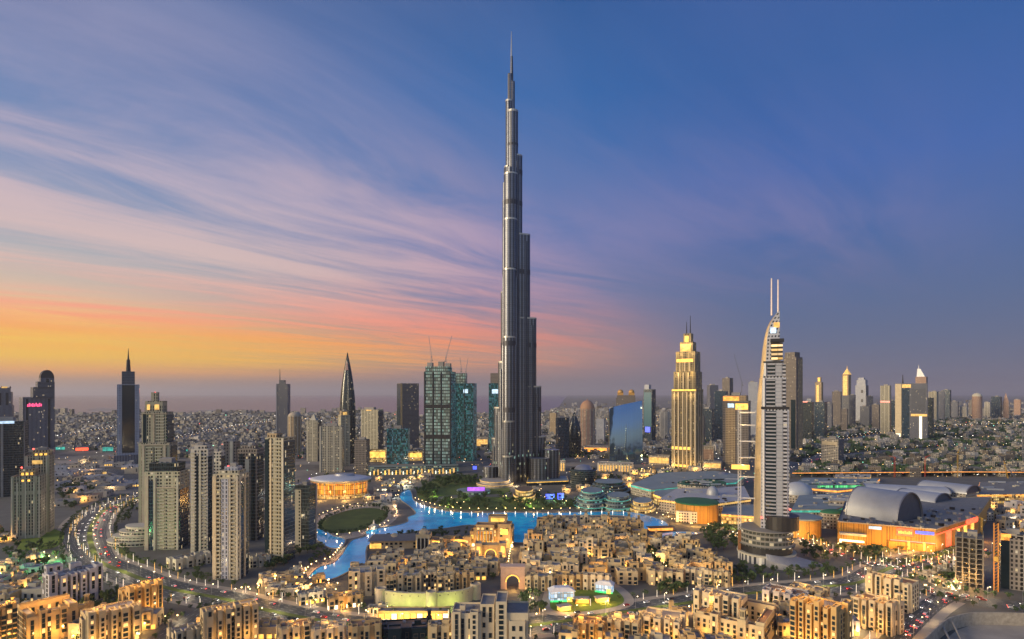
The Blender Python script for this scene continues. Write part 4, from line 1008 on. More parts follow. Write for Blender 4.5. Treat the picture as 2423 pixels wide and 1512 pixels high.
def hbox(nm, xl, xr, yt, yb, y0, pr, m, rows=0):
    mb = MB()
    if not rows:
        mb.box((hxl(xl) + hxl(xr)) / 2, FB - pr / 2 + y0, hz(yb), hxl(xr) - hxl(xl), pr, hz(yt) - hz(yb), base=True)
    else:
        z = hz(yb)
        while z < hz(yt):
            mb.box((hxl(xl) + hxl(xr)) / 2, FB - pr / 2 + y0, z, hxl(xr) - hxl(xl), pr, 1.35, base=True); z += rows
    return mb.build(nm, m, ht)
GREYP = plain('pale_grey_panel', (.29, .29, .33), .5, 0, .15, .1)
for (xl, xr, yt, yb) in ((1811, 1836, 972, 1228), (1812, 1834, 897, 962), (1815, 1834, 862, 890)):
    hbox('dark_recess', xl, xr, yt, yb, .08, .2, GLASSD)
    hbox('balcony_bank', xl, xr, yt, yb, 0, 1.7, GREYP, 3.6)
    hbox('pier', xr, xr + 15, yt - 2, yb, 0, 1.2, facade('hotel_bay', (.3, .31, .35), (.24, .25, .29), 30, 3.6, 1, .15, 0, wr=.5, gr=.4))
    hbox('pier', xl - 8, xl - 3, yt - 3, yb, 0, 1.6, WHITEM)
    hbox('glass_strip', xr + 16, min(xr + 26, 1866 if yt > 960 else 1858), yt, yb, 0, .8, F_BALC)
hbox('dark_gap', 1800, 1866.5, 962, 968, 0, .8, DARKM); hbox('dark_gap', 1805, 1853, 855, 859, 0, .8, DARKM)
hbox('lit_lounge', 1824, 1851, 812, 852, 0, 3.2, facade('lounge_glass', (.03, .025, .02), (.3, .18, .06), 6, 4.2, .95, .5, 1, (1, .6, .16), 1.4))
hbox('roof_slab', 1822, 1854, 803, 811, 0, 5, DARKM)
hbox('sign', 1822, 1836, 776, 789, 0, .8, WHITEL); hbox('sign', 1830, 1844, 764, 776, 0, .8, GOLDS)
for xm, yt in ((1825, 657), (1840.5, 661)):
    MB().tube((hxl(xm), 4, hz(745)), (hxl(xm), 4, hz(yt)), .85, .6, 8).build('mast', plain('pale_mast_paint', (.75, .62, .58), .5), ht)  # masts in one pale warm tone
for (x, y) in ((1787, 1000), (1786, 1100), (1790, 930), (1797, 860), (1806, 790)):
    lamp_light((hxl(x) - 12, 2, hz(y)), 9000 if y > 950 else 16000, (1, .66, .25), 1.5, ht, 'floodlight')
for (x, y) in ((1868, 1200), (1801, 1224), (1862, 1240), (1845, 1264)):
    MB().ball((hxl(x), FB - 2, hz(y)), .9, 6).build('beacon', REDL, ht)
cx_ = hxl(1812)
MB().lathe([(26, 0), (26, hz(1308)), (24, hz(1308) + .5)], 36, x=cx_, y=6).build('podium_drum', facade('podium_columns', (.5, .48, .46), (.07, .08, .1), 5, 60, .5, 1, .1), ht)
MB().lathe([(24, hz(1308)), (24, hz(1290))], 36, x=cx_, y=6).build('dark_gap', DARKM, ht)
MB().lathe([(27.5, hz(1310)), (27.5, hz(1306)), (24, hz(1306))], 36, x=cx_, y=6).build('cornice', PALE, ht)
MB().lathe([(22, hz(1292)), (26, hz(1290)), (26.5, hz(1287)), (24.8, hz(1286)), (24.8, hz(1256)), (25.6, hz(1254)), (25.6, hz(1251)), (0, hz(1249))], 36, x=cx_, y=6).build('podium_drum', facade('podium_band', (.2, .19, .17), (.05, .055, .05), 4, 4.6, .85, .6, .12), ht)
MB().lathe([(16, hz(1250)), (16, hz(1218)), (0, hz(1216))], 24, x=hxl(1848), y=4).build('dark_collar', DARKM, ht)
# sweeping canopy to the right
mb = MB(); n = 18
for i in range(n):
    a0, a1 = -PI / 2 + i / n * 1.5, -PI / 2 + (i + 1) / n * 1.5
    z0, z1 = hz(1312) - 5 * i / n, hz(1312) - 5 * (i + 1) / n
    ro0, ro1 = 28 + 22 * math.sin(i / n * PI / 2), 28 + 22 * math.sin((i + 1) / n * PI / 2)
    q = [(cx_ + 26 * math.cos(a0), 6 + 26 * math.sin(a0), z0 + 5), (cx_ + ro0 * math.cos(a0), 6 + ro0 * math.sin(a0), z0), (cx_ + ro1 * math.cos(a1), 6 + ro1 * math.sin(a1), z1), (cx_ + 26 * math.cos(a1), 6 + 26 * math.sin(a1), z1 + 5)]
    mb.face(q); mb.face([(q[1][0], q[1][1], 0), (q[2][0], q[2][1], 0), q[2], q[1]])
mb.build('canopy', plain('slate_canopy', (.26, .26, .28), .6, .2, .3, .2), ht)
# white ladder-like hoist on its left
hy = 600.0; X = (1749 - CX) / F * hy
e = empty('hoist_mast', (X, hy, 0), -math.atan2(X, hy), 'white ladder-like hoist mast tied to the left side of the curved hotel', 'hoist')
hh = ZH(960, hy); mb = MB()
for sx in (-1.3, 1.3):
    for sy in (-1, 1): mb.tube((sx, sy, 0), (sx, sy, hh), .32, n=4)
for i in range(46):
    z = hh * i / 46; mb.tube((-1.3, -1, z), (1.3, -1, z + hh / 46), .16, n=4).tube((1.3, 1, z), (-1.3, 1, z + hh / 46), .16, n=4)
mb.build('mast', WHITEM, e)
for y in (976, 1006, 1044, 1082, 1128, 1178):
    z = ZH(y, hy)
    MB().tube((0, 0, z), (14.5, 2, z), .7, n=6).build('tie_bar', WHITEM, e)
MB().box(1, -3, ZH(1109, hy), 17, 5, 4.2, base=True).build('work_platform', GOLDL, e)
MB().box(0, -2.4, ZH(1300, hy), 3, 2.4, 20, base=True).build('hoist_cage', plain('rust_cage', (.22, .1, .04), .7), e)

# ------------------------------------------------------------------ drum shaped opera hall
Y = GY(1182) + 36; X = (806 - CX) / F * Y; sc_ = Y / F
op = empty('opera_hall', (X, Y, 0), 0, 'drum shaped glass hall lit gold under a grey oval roof, by the lake', 'opera hall')
F_OPER = facade('lit_hall_glass', (.12, .06, .02), (.2, .1, .02), 3.4, 7, .8, .92, .95, (1, .5, .06), 1.25, lit2=(1, .2, .03))
MB().lathe([(41, 6), (43, 24)], 40, 0, sy=.78).build('glass_wall', F_OPER, op)
MB().lathe([(44, 0), (44, 5.8), (41, 6)], 40, 0, sy=.78).build('base', F_SHOP, op)
MB().lathe([(43, 24), (49, 27.5), (49.5, 28.6), (42, 30.5), (20, 33), (0, 33.6)], 40, 0, sy=.78).build('roof', plain('pale_zinc_roof', (.5, .5, .52), .45, .2, .15, .1), op, smooth=True)
MB().lathe([(17, 32.8), (15, 36), (0, 36.4)], 30, 0, x=6, sy=.7).build('skylight', METAL, op)
for i in range(9):
    t = -PI + PI * (i + .5) / 9
    MB().tube((45.2 * math.cos(t), 35.4 * math.sin(t), 0), (46 * math.cos(t), 36 * math.sin(t), 27), .6, n=6).build('column', STONE, op)
MB().ball((-49, -4, 28), 1.6, 6).build('roof_lamp', VIOL, op)
lamp_light((20, -46, 6), 26000, WARM, 2, op, 'floodlight'); lamp_light((-18, -46, 6), 18000, WARM, 2, op, 'floodlight')
for i, (lb, x0, x1, yt, yb) in enumerate((('left one of the yellow lit pavilions beside the dark office block', 874, 914, 1066, 1093), ('right one of the yellow lit pavilions beside the dark office block', 968, 1000, 1070, 1090))):
    tower('lit_pavilion', lb, [(x0, x1, yt)], yb, F_SHOP, .6, 8, plant=0, cat='pavilion', strips=[(0, 'f', 0, 1, .4, .9, GOLDL, .5)])
tower('long_colonnade', 'long low dark building with a row of lit columns behind the opera hall', [(872, 1085, 1104)], 1122, F_TERR, .1, 0, plant=0, cat='low building', strips=[(0, 'f', .02 + .04 * i, .03 + .04 * i + .004 * (i % 3), 0, .4 + .15 * (i % 3), (CREAML, GOLDL, GOLDS)[i % 3], .6) for i in range(24)])
tower('pale_arcade', 'pale arcaded low block right of the great tower', [(1291, 1338, 1093)], 1114, F_WHITE, .5, 4, plant=0, cat='low building', strips=[(0, 'f', .06 + .12 * i, .12 + .12 * i, 0, .85, GOLDS, .4) for i in range(8)])
tower('pale_arcade', 'long pale arcaded block before the mirror glass office', [(1413, 1499, 1098)], 1116, F_WHITE, .4, 4, plant=0, cat='low building', strips=[(0, 'f', .04 + .08 * i, .08 + .08 * i, 0, .8, GOLDS, .4) for i in range(12)])
Y = GY(1156) + 20; X = (1380 - CX) / F * Y
e = empty('rounded_office', (X, Y, 0), 0, 'grey green rounded office block with a low dome, right of the great tower foot', 'office block')
MB().lathe([(24, 0), (24, ZH(1112, Y)), (22, ZH(1108, Y))], 28).build('facade', F_DGLASS, e); MB().lathe([(17, ZH(1110, Y)), (12, ZH(1102, Y)), (0, ZH(1098, Y))], 20).build('dome', METAL, e, smooth=True)
for i, (lb, c, fl, m_) in enumerate((
    ('tall stack of teal lit curved terraces on the waterfront, nearest the rounded office', oval(1400, 1196, 44, 14), 4, F_TERR),
    ('lower teal lit terraces right of the taller terrace stack on the waterfront', oval(1462, 1200, 40, 12), 3, F_TERR),
    ('dark waterfront terraces with yellow lamps at the right end of the lake', oval(1520, 1206, 30, 10), 2, F_SHOP),
    ('grey terrace block behind the teal lit waterfront terraces', oval(1440, 1164, 52, 10), 3, F_DGLASS))):
    terrace('waterfront_terraces', lb, c, 0, 4.6, m_, [TEALL, TEALL, GOLDS, None][i], floors=fl + 1, shrink=.87, cat='terrace building')

# ------------------------------------------------------------------ shopping mall
def dome(label, x, y, rpx, hpx, m, base=12, nm='roof_dome', sy=1.0):
    Y = GY(y, base); r_ = rpx / F * Y; X = (x - CX) / F * Y
    e = empty(nm, (X, Y + r_ * sy, 0), 0, label, 'roof dome')
    MB().lathe([(r_, 0), (r_, base)], 28, sy=sy).build('drum', F_LOW, e)
    hh = hpx / F * Y
    MB().lathe([(r_ * math.cos(PI / 2 * i / 7) if i < 7 else 0, base + hh * math.sin(PI / 2 * i / 7)) for i in range(8)], 28, sy=sy).build('shell', m, e, smooth=True)
    return e
F_GREEN = facade('green_lit_glass', (.03, .12, .06), (.05, .2, .1), 3, 5, .85, .8, .9, (.04, .9, .22), .9, lit2=(.3, 1, .4))
for lb, pts, h, m_, rm, rim in (
    ('long grey green mall roof nearest the golden hotel', [(1492, 1146), (1560, 1118), (1690, 1114), (1760, 1124), (1740, 1140), (1620, 1150), (1540, 1158)], 16, F_LOW, ROOFT, TEALL),
    ('green topped oval mall roof', oval(1660, 1142, 58, 8), 22, F_LOW, GREENR, None),
    ('sloping mall roof behind the orange drum', [(1560, 1180), (1600, 1156), (1760, 1150), (1775, 1180), (1700, 1190), (1620, 1188)], 18, F_LOW, ZINC, GOLDS),
    ('mall roof left of the barrel vaulted halls', [(1872, 1205), (1890, 1172), (2010, 1165), (2020, 1190), (1975, 1205)], 19, F_LOW, ROOFT, TEALL),
    ('far mall roof with an amber lit edge', [(1870, 1150), (1900, 1130), (2080, 1132), (2060, 1152), (1980, 1160)], 16, F_LOW, ROOFT, ORANL),
    ('mall roof with a green glowing glass front', [(1934, 1148), (1940, 1139), (2072, 1137), (2076, 1147)], 20, F_GREEN, ROOFT, None),
    ('flat roof with orange lit wall beyond the mall', [(1974, 1130), (1976, 1122), (2060, 1122), (2058, 1130)], 12, F_SHOP, ROOFL, GOLDS),
    ('small pale mall roof between the vaults and the curved hotel', [(1960, 1184), (1975, 1172), (2030, 1174), (2020, 1186)], 24, F_LOW, ZINC, None),
    ('service roof with orange lamps right of the barrel vaulted halls', [(2310, 1170), (2318, 1140), (2470, 1138), (2480, 1168)], 14, F_SHOP, ROOF, ORANL),
    ('low dark sheds right of the barrel vaulted halls', [(2190, 1215), (2230, 1186), (2330, 1186), (2350, 1210)], 12, F_LOW, ROOF, None)):
    terrace('mall_roof', lb, pts, 0, h, m_, rim, 'mall building', 1, roof=rm)
dome('pale grey dome on the mall roof beside the hoist mast', 1690, 1172, 14, 20, ZINC, 18)
dome('low green glass dome on the mall roof near the curved hotel', 1980, 1216, 30, 8, GREENR, 19, sy=.6)
dome('wide grey shell roof just right of the curved hotel', 1900, 1172, 36, 28, ZINC, 12, sy=.8)
dome('small grey dome before the golden hotel', 1715, 1128, 14, 10, METAL, 12)
def drum(label, x0, x1, yt, yb, m_, rm, lights=3, lc=(1, .5, .1), le=9000, extra=None):
    Y = GY(yb); r_ = (x1 - x0) / 2 / F * Y; X = ((x0 + x1) / 2 - CX) / F * Y; h = ZH(yt, Y)
    e = empty('mall_drum', (X, Y + r_, 0), -math.atan2(X, Y), label, 'mall building')
    MB().lathe([(r_, 0), (r_, h)], 40).build('wall', m_, e)
    MB().lathe([(r_ + 1, h - .5), (r_ + 1.2, h + 1), (r_ - 1, h + 1.6), (r_ * .6, h + 2.2), (0, h + 3)], 40).build('roof', rm, e)
    for i in range(lights):
        t = -PI / 2 + (i - (lights - 1) / 2) * .6
        lamp_light(((r_ + 14) * math.cos(t), (r_ + 14) * math.sin(t), 7), le, lc, 1.5, e, 'floodlight')
    return e, r_, h
ORW = facade('ribbed_orange_wall', (.46, .24, .045), (.36, .17, .03), 2.4, 40, .5, 1.0, 0, wr=.7, gr=.6, var=.15)
e, r_, h = drum('orange lit mall drum with a green roof beside the end of the lake', 1613, 1713, 1196, 1240, ORW, GREENR)
MB().box(-r_ * .45, -r_ * .98, 1, 26, 3, h * .6, base=True).build('entrance_screen', F_WHITE, e)
drum('plain orange lit mall drum at the right foot of the curved hotel', 1873, 1960, 1232, 1276, ORW, ROOFT)
terrace('mall_arcade', 'amber glowing mall front left of the green roofed drum', [(1545, 1190), (1618, 1222), (1640, 1206), (1620, 1180), (1560, 1166)], 0, 14, F_SHOP, GOLDL, 'mall building')
terrace('mall_arcade', 'amber glowing arcade between the green roofed drum and the hoist mast', [(1706, 1238), (1784, 1244), (1786, 1214), (1712, 1210)], 0, 12, F_SHOP, ORANL, 'mall building')
A_, B_, C_, D_, E_ = G(1981, 1284), G(2214, 1306), G(2312, 1270), G(2344, 1216), G(2000, 1224)
e = empty('mall_hall', ((A_.x + B_.x) / 2, (A_.y + B_.y) / 2 + 40, 0), 0, 'large mall hall with long orange lit wall and glowing signs, below the barrel vaults', 'mall building')
o_ = e.location
poly = [((p - o_).x, (p - o_).y) for p in (A_, B_, C_, D_, E_)]
mb = MB().prism(poly, 0, 23, 0, 1)
mb.build('wall', [ORW, ROOF], e)
MB().prism([(x * 1.004, y * 1.004) for x, y in poly], 23, 24.2, 0, 0, False).build('parapet', STONE, e)
def onwall(nm, p, q, u0, u1, z0, z1, m_, pr=.8, par=None, org=None):
    a, c = p - org, q - org; d = c - a; n_ = Vector((d.y, -d.x, 0)).normalized()
    m0 = a + d * ((u0 + u1) / 2) + n_ * (pr / 2 - .1)
    return MB().box(m0.x, m0.y, z0, d.length * (u1 - u0), pr, z1 - z0, a=math.atan2(d.y, d.x), base=True).build(nm, m_, par)
for (nm, p, q, u0, u1, z0, z1, m_, pr) in (
    ('sign', A_, B_, .61, .78, 14, 22, SIGNR, 1.2), ('sign', A_, B_, .8, .98, 17.5, 20.5, BLUEL, 1), ('sign', A_, B_, .33, .46, 18.5, 21.5, WHITEL, 1),
    ('light_band', A_, B_, .55, .99, 8.4, 9.2, PINKL, 1.4), ('canopy', A_, B_, .02, .3, 10.5, 13, ZINC, 6), ('light_band', A_, B_, .03, .28, 3.4, 4.6, CREAML, 5), ('light_band', A_, B_, .02, .04, 0, 4.6, CREAML, 5),
    ('entrance_block', A_, B_, .53, .98, .1, 8, ORW, 4), ('banner', A_, B_, .72, .74, 1, 9, GOLDL, 4.4), ('banner', A_, B_, .87, .89, 1, 9, GOLDL, 4.4), ('banner', B_, C_, .22, .32, 2, 18, SIGNR, 1.2), ('banner', B_, C_, .46, .52, 5, 17, GOLDL, 1.2), ('banner', B_, C_, .64, .7, 7, 18, GOLDL, 1.2), ('banner', B_, C_, .82, .88, 8, 18, GOLDL, 1.2),
    ('sign', B_, C_, .7, .98, 19, 23.6, SIGNR, 1.4), ('light_band', B_, C_, .0, .98, 17.8, 18.6, SIGNR, .8)):
    onwall(nm, p, q, u0, u1, z0, z1, m_, pr, e, o_)
# raised lettering-like bars inside the big red sign
for i in range(7):
    onwall('sign_glyph', A_, B_, .63 + i * .02, .643 + i * .02, 16.4, 19 + (i % 2) * .6, GOLDL, 1.6, e, o_)
for i in range(7):
    p = A_.lerp(B_, (i + .5) / 7); lamp_light((p.x - o_.x, p.y - o_.y - 15, 7), 9000, (1, .5, .1), 1.5, e, 'floodlight')
for i in range(3):
    p = B_.lerp(C_, (i + .5) / 3); lamp_light((p.x - o_.x + 5, p.y - o_.y - 14, 7), 8000, (1, .4, .08), 1.5, e, 'floodlight')
rr_ = random.Random(5)
PLANTP = []
for i in range(150):
    x, y = rr_.uniform(2000, 2380), rr_.uniform(1204, 1262)
    p = G(x, y, 23)
    if not inside((p.x - o_.x, p.y - o_.y), poly) or not inside((p.x - o_.x, p.y - o_.y + 3), poly): continue
    MB().box(p.x - o_.x, p.y - o_.y, 23, rr_.uniform(1.6, 4.5), rr_.uniform(1.6, 4), rr_.uniform(1.5, 3.2), a=.2).build('roof_unit', rr_.choice([METAL, ROOFL, CONC, DARKM, PALE]), e)
VEND = plain('vault_end', (.085, .095, .12), .5, .2, .3, .2)
def vault(label, x, y, base, L_, ry, rz, th, ribs=2):
    Y = GY(y, base); X = (x - CX) / F * Y
    e = empty('barrel_vault', (X, Y + 12, 0), R(-th), label, 'vaulted hall')
    n = 20; mb = MB()
    pr = [(ry * math.cos(PI * i / n), base + rz * math.sin(PI * i / n)) for i in range(n + 1)]
    for i in range(n):
        a, c = pr[i], pr[i + 1]
        mb.face([(-L_ / 2, a[0], a[1]), (-L_ / 2, c[0], c[1]), (L_ / 2, c[0], c[1]), (L_ / 2, a[0], a[1])][::-1])
    mb.build('vault_roof', ZINC, e, smooth=True)
    for sx, rev in ((L_ / 2 - 1.5, False), (-L_ / 2 + 1.5, True)):
        q = [(sx, a, z) for a, z in pr]; MB().face(q[::-1] if rev else q).build('end_wall', VEND, e)
    for j in range(ribs):
        xx = -L_ / 2 + L_ * j / (ribs - 1); m2 = MB()
        for i in range(n):
            a, c = pr[i], pr[i + 1]; m2.tube((xx, a[0] * 1.01, a[1]), (xx, c[0] * 1.01, c[1] + .2), .3 if 0 < j < ribs - 1 else .8, n=4, cap=False)
        m2.build('rib', METAL, e)
    MB().box(0, 0, 0, L_ - 2, ry * 2 - 1, base).build('base', F_LOW, e)
    return e
vault('largest and nearest barrel vaulted grey hall above the orange mall wall', 2106, 1226, 23, 56, 29, 31, 58)
vault('middle barrel vaulted grey hall behind the largest one', 2196, 1188, 20, 50, 24, 13, 58)
vault('farthest barrel vaulted grey hall of the three', 2256, 1162, 18, 66, 24, 11, 58)
vault('long low barrel vault behind the largest vaulted hall', 2150, 1162, 18, 110, 20, 7, 20)
# elevated expressway behind the mall
e = empty('viaduct', (0, 0, 0), 0, 'long elevated road edged with orange light behind the barrel vaulted halls', 'viaduct')
d0 = ribbon('deck', EXPR, 18, 9, ROAD, thick=1.5); d0.parent = e; del d0['kind']
d0 = ribbon('light_band', EXPR, .5, 9.8, ORANL, off=-9.2, thick=1.0); d0.parent = e; del d0['kind']
for i, (p, a) in enumerate(walk(EXPR, 45)):
    MB().tube((p.x, p.y, 0), (p.x, p.y, 7.5), 1.3, n=8).build('pier', CONC, e)

# ------------------------------------------------------------------ unfinished frame building at right
def frame(label, x0, x1, yt, yb, r, dpt, nx, ny, st, m_, skip=None):
    Y = GY(yb); X = ((x0 + x1) / 2 - CX) / F * Y; az = math.atan2(X, Y); wd = (x1 - x0) / F * Y * math.cos(az); h = ZH(yt, Y)
    e = empty('unfinished_building', (X, Y + dpt / 2, 0), -az + R(r), label, 'construction')
    n = int(h / st)
    for i in range(n + 1):
        MB().box(0, 0, i * st, wd, dpt, .5, base=True).build('floor_slab', m_, e)
    for i in range(nx + 1):
        for j in range(ny + 1):
            MB().box(-wd / 2 + .6 + (wd - 1.2) * i / nx, -dpt / 2 + .6 + (dpt - 1.2) * j / ny, .5, .9, .9, n * st + (2.5 if (i + j) % 2 else 0)).build('column', m_, e)
    MB().box(wd * .1, dpt * .1, .5, wd * .35, dpt * .4, n * st + 4).build('core', CONC, e)
    for i in range(n):
        if i % 3 == 1:
            MB().ball((wd * (.3 - .1 * (i % 5)), -dpt * .3, i * st + 2.6), .35, 6).build('work_lamp', GOLDL, e)
    return e, wd, h
e, wd, h = frame('bare concrete frame building under construction with open floors, at the right edge', 2286, 2356, 1266, 1394, 0, 26, 4, 4, 4.2, plain('raw_concrete', (.16, .14, .115), .9))
lamp_light((0, -20, 12), 14000, WARM, 1, e, 'floodlight')
tower('unfinished_tower', 'dark unfinished tower block right of the bare frame, cut by the right edge', [(2362, 2436, 1268)], 1396, F_SITE, .7, -6, plant=1, strips=[(0, 'f', .0, .3, 0, .96, GLASSD, .4), (0, 'f', .0, .35, .9, 1.02, ORANL, .4), (0, 'f', .3, .7, .0, .96, F_BROWN, .6)], cat='construction')
hy = GY(1398); X = (2356 - CX) / F * hy
e = empty('hoist_mast', (X, hy, 0), -math.atan2(X, hy), 'orange hoist mast between the bare frame and the dark unfinished tower', 'hoist')
mb = MB(); hh = ZH(1238, hy)
for sx in (-1.4, 1.4):
    for sy in (-1.4, 1.4): mb.box(sx, sy, 0, .8, .8, hh)
for i in range(22):
    z = hh * i / 22; mb.tube((-1.4, -1.5, z), (1.4, -1.5, z + hh / 22), .22, n=4).tube((-1.5, 1.4, z), (-1.5, -1.4, z + hh / 22), .22, n=4)
mb.build('mast', plain('orange_mast_paint', (.5, .2, .03), .6), e)
MB().box(0, -2.6, hh * .45, 3, 2.2, 4, base=True).build('hoist_cage', YELP, e)
crane('ochre crane standing on the bare concrete frame', 2322, 1268, 2322, 1226, 520, 2292, 1212, YELP, rad=.5)
crane('red tower crane left of the barrel vaulted halls', 2116, 1130, 2116, 1082, 1180, 2102, 1078, REDP, rad=1.1)
crane('second red tower crane, right of the first one behind the vaults', 2188, 1128, 2188, 1082, 1180, 2200, 1077, REDP, rad=1.1)
crane('ochre luffing crane far right behind the vaulted halls', 2400, 1128, 2372, 1092, 1100, 2339, 1048, METAL, rad=1.2)
crane('tall ochre crane left of the luffing crane at far right', 2265, 1134, 2265, 1070, 1180, 2272, 1060, YELP, rad=.9)
crane('short ochre crane at the far right above the vaults', 2384, 1132, 2376, 1096, 1080, 2374, 1090, YELP, rad=.9)
crane('tall thin grey crane mast at the far right edge', 2420, 1092, 2418, 1012, 1400, 2412, 1020, METAL, rad=1.1)
# ------------------------------------------------------------------ low-rise stone quarter
def pane_mesh(nm, glass, w_, h_, fr):
    mb = MB()
    mb.box(0, -.1, -h_ / 2 - .12, w_ + .24, .24, h_ + .24, 0, base=True)
    mb.face([(-w_ / 2, -.235, -h_ / 2), (w_ / 2, -.235, -h_ / 2), (w_ / 2, -.235, h_ / 2), (-w_ / 2, -.235, h_ / 2)], None, 1)
    me = bpy.data.meshes.new(nm); me.from_pydata(mb.v, [], mb.f)
    for x in (fr, glass): me.materials.append(x)
    me.polygons.foreach_set('material_index', mb.m)
    return me
FRAMED = plain('window_frame', (.16, .11, .07), .7)
WIN = {}
for s_, (a, b_) in {'small': (1.5, 2.0), 'tall': (1.7, 2.9), 'wide': (2.6, 2.2)}.items():
    WIN[s_] = (pane_mesh('window', GLASSD, a, b_, FRAMED), pane_mesh('window', LITROOM, a, b_, FRAMED))
AUTO = []
TERRA = plain('terracotta_roof', (.26, .15, .09), .85, 0, .3, .3); ROOFV = plain('lilac_grey_roof', (.27, .25, .27), .85, 0, .35, .25); WOOD = plain('pergola_wood', (.1, .06, .035), .8)
NUMW = ['no', 'one', 'two', 'three', 'four', 'five', 'six', 'seven', 'eight', 'nine', 'ten', 'eleven', 'twelve']
TONE = {ROOFL: "dusty grey", GLASSD: "dark glass", SAND_A: 'sand coloured', SAND_B: 'cream', SAND_C: 'honey coloured', SAND_D: 'pale grey', SAND_E: 'amber lit', PALE: 'pale', STONE: 'stone coloured'}
def house(x, y, rot, w_, d_, h, seed, wm, place, near=False, label=None, group=None, cat='house', name='stone_house', cap=None, lit=.09, masses=None, bay=4.6, wt=None, st=3.6, arcade=None, para=1.1):
    r = random.Random(seed)
    e = empty(name, (x, y, 0), rot, label, cat, group)
    if masses is None:
        masses = [(0, 0, w_, d_, h * r.uniform(.72, .86))]
        for i in range(r.randint(2, 4)):
            mw, md = w_ * r.uniform(.24, .42), d_ * r.uniform(.3, .55)
            sx, sy = r.choice([(-1, -1), (1, -1), (-1, 1), (1, 1), (0, -1), (.3, -1)])
            masses.append((sx * (w_ - mw) / 2 + sx * r.uniform(.3, 1.3), sy * (d_ - md) / 2 + sy * r.uniform(.3, 1.4), mw, md, h * r.uniform(.62, 1.08)))
    mb = MB()
    rf = r.choice([ROOF, ROOFL, ROOFL, TERRA, ROOFV])
    for i, (mx, my, mw, md, mh) in enumerate(masses):
        mb.block(mx, my, 0, mw, md, mh + i * .013, 0, 1, para, .35)
    mb.build('wall', [wm, rf], e)
    hid = lambda px, py, pz, me_: any((abs(px - q[0]) < q[2] / 2 + .1 and abs(py - q[1]) < q[3] / 2 + .1 and pz < q[4] + 1.2) for q in masses if q is not me_)
    # which sides the lane in front can see
    c, s_ = math.cos(-rot), math.sin(-rot)
    vx, vy = -x * c + y * s_, -x * s_ - y * c
    faces = [('y', -1 if vy < 0 else 1), ('x', -1 if vx < 0 else 1)]
    spots = []
    for q in masses:
        mx, my, mw, md, mh = q
        for ax, sg in faces:
            ln = mw if ax == 'y' else md
            n = max(1, int((ln - 1.2) / bay)); ns = max(1, int(mh / st))
            wk = r.choice(['small', 'small', 'tall', 'wide']) if near else r.choice(['tall', 'wide', 'tall'])
            for i in range(n):
                for j in range(ns):
                    if r.random() < .1: continue
                    u = (i + .5) / n * (ln - 1.0) - (ln - 1.0) / 2; z = j * st + st * .55
                    px, py = (mx + u, my + sg * md / 2) if ax == 'y' else (mx + sg * mw / 2, my + u)
                    qx, qy = (px, py + sg * .5) if ax == 'y' else (px + sg * .5, py)
                    if hid(qx, qy, z, q): continue
                    spots.append((px, py, z, (0 if sg < 0 else PI) if ax == 'y' else (-PI / 2 if sg < 0 else PI / 2), wk))
    cap = cap or (90 if near else 16)
    if len(spots) > cap:
        spots.sort(key=lambda t: -t[2] + r.uniform(0, 8)); spots = spots[:cap]
    for px, py, z, a, wk in spots:
        link('window', WIN[wk][1 if r.random() < lit else 0], e, (px, py, z), a)
    # roofscape
    mx, my, mw, md, mh = masses[0]
    for i in range(r.randint(1, 2)):
        MB().block(mx + r.uniform(-.3, .3) * mw, my + r.uniform(-.2, .3) * md, mh, r.uniform(3, 5), r.uniform(3, 4.5), 2.7, 0, 1, .4, .25).build('roof_hut', [wm, rf], e)
    for i in range(r.randint(2, 4) if near else r.randint(0, 2)):
        MB().box(mx + r.uniform(-.4, .4) * mw, my + r.uniform(-.35, .4) * md, mh, 1.8, 1.5, 1.4).build('cooling_unit', METAL, e)
    if r.random() < .16 and not near:
        q = masses[-1]; rd = min(q[2], q[3]) * .36
        MB().lathe([(rd, 0), (rd, .8)] + [(rd * math.cos(PI / 2 * i / 5) if i < 5 else 0, .8 + rd * .9 * math.sin(PI / 2 * i / 5)) for i in range(6)], 12).build('dome', wm, e, (q[0], q[1], q[4] + .1), True)
    if r.random() < (.5 if near else .25):
        pw, pd_ = r.uniform(3, 5), r.uniform(2.5, 4); px_, py_ = mx + r.uniform(-.25, .25) * mw, my + r.uniform(-.25, .1) * md; pm = MB()
        for i in range(5): pm.box(px_ - pw / 2 + pw * i / 4, py_, mh + 2.5, .25, pd_, .2, base=True)
        for i in (-1, 1):
            for j in (-1, 1): pm.box(px_ + i * pw / 2, py_ + j * pd_ / 2, mh, .22, .22, 2.5)
        pm.build('pergola', WOOD, e)
    wt = (r.random() < .3) if wt is None else wt
    if wt:
        q = masses[-1]; z = q[4]; s2 = min(4.2, q[2] * .6)
        t = MB().box(q[0], q[1], z, s2, s2, 6.5).build('wind_tower', wm, e)
        m2 = MB()
        for i in range(3):
            u = (i - 1) * s2 * .28
            m2.box(q[0] + u, q[1] - s2 / 2, z + 2.2, s2 * .16, .16, 3.4, base=True); m2.box(q[0] + s2 / 2, q[1] + u, z + 2.2, .16, s2 * .16, 3.4, base=True); m2.box(q[0] - s2 / 2, q[1] + u, z + 2.2, .16, s2 * .16, 3.4, base=True)
        m2.build('vent_slots', DARKM, t)
        MB().box(q[0], q[1], z + 6.5, s2 + .8, s2 + .8, .5, base=True).build('cap', wm, t)
    ar = (r.random() < .28) if arcade is None else arcade
    if ar:
        mb = MB(); n = max(2, int(w_ / 4))
        for i in range(n):
            mb.box(-w_ / 2 + w_ * (i + .5) / n, -d_ / 2 - .1, .2, w_ / n * .6, .5, 2.9, base=True)
        mb.build('shop_front', GOLDL if r.random() < .7 else CREAML, e)
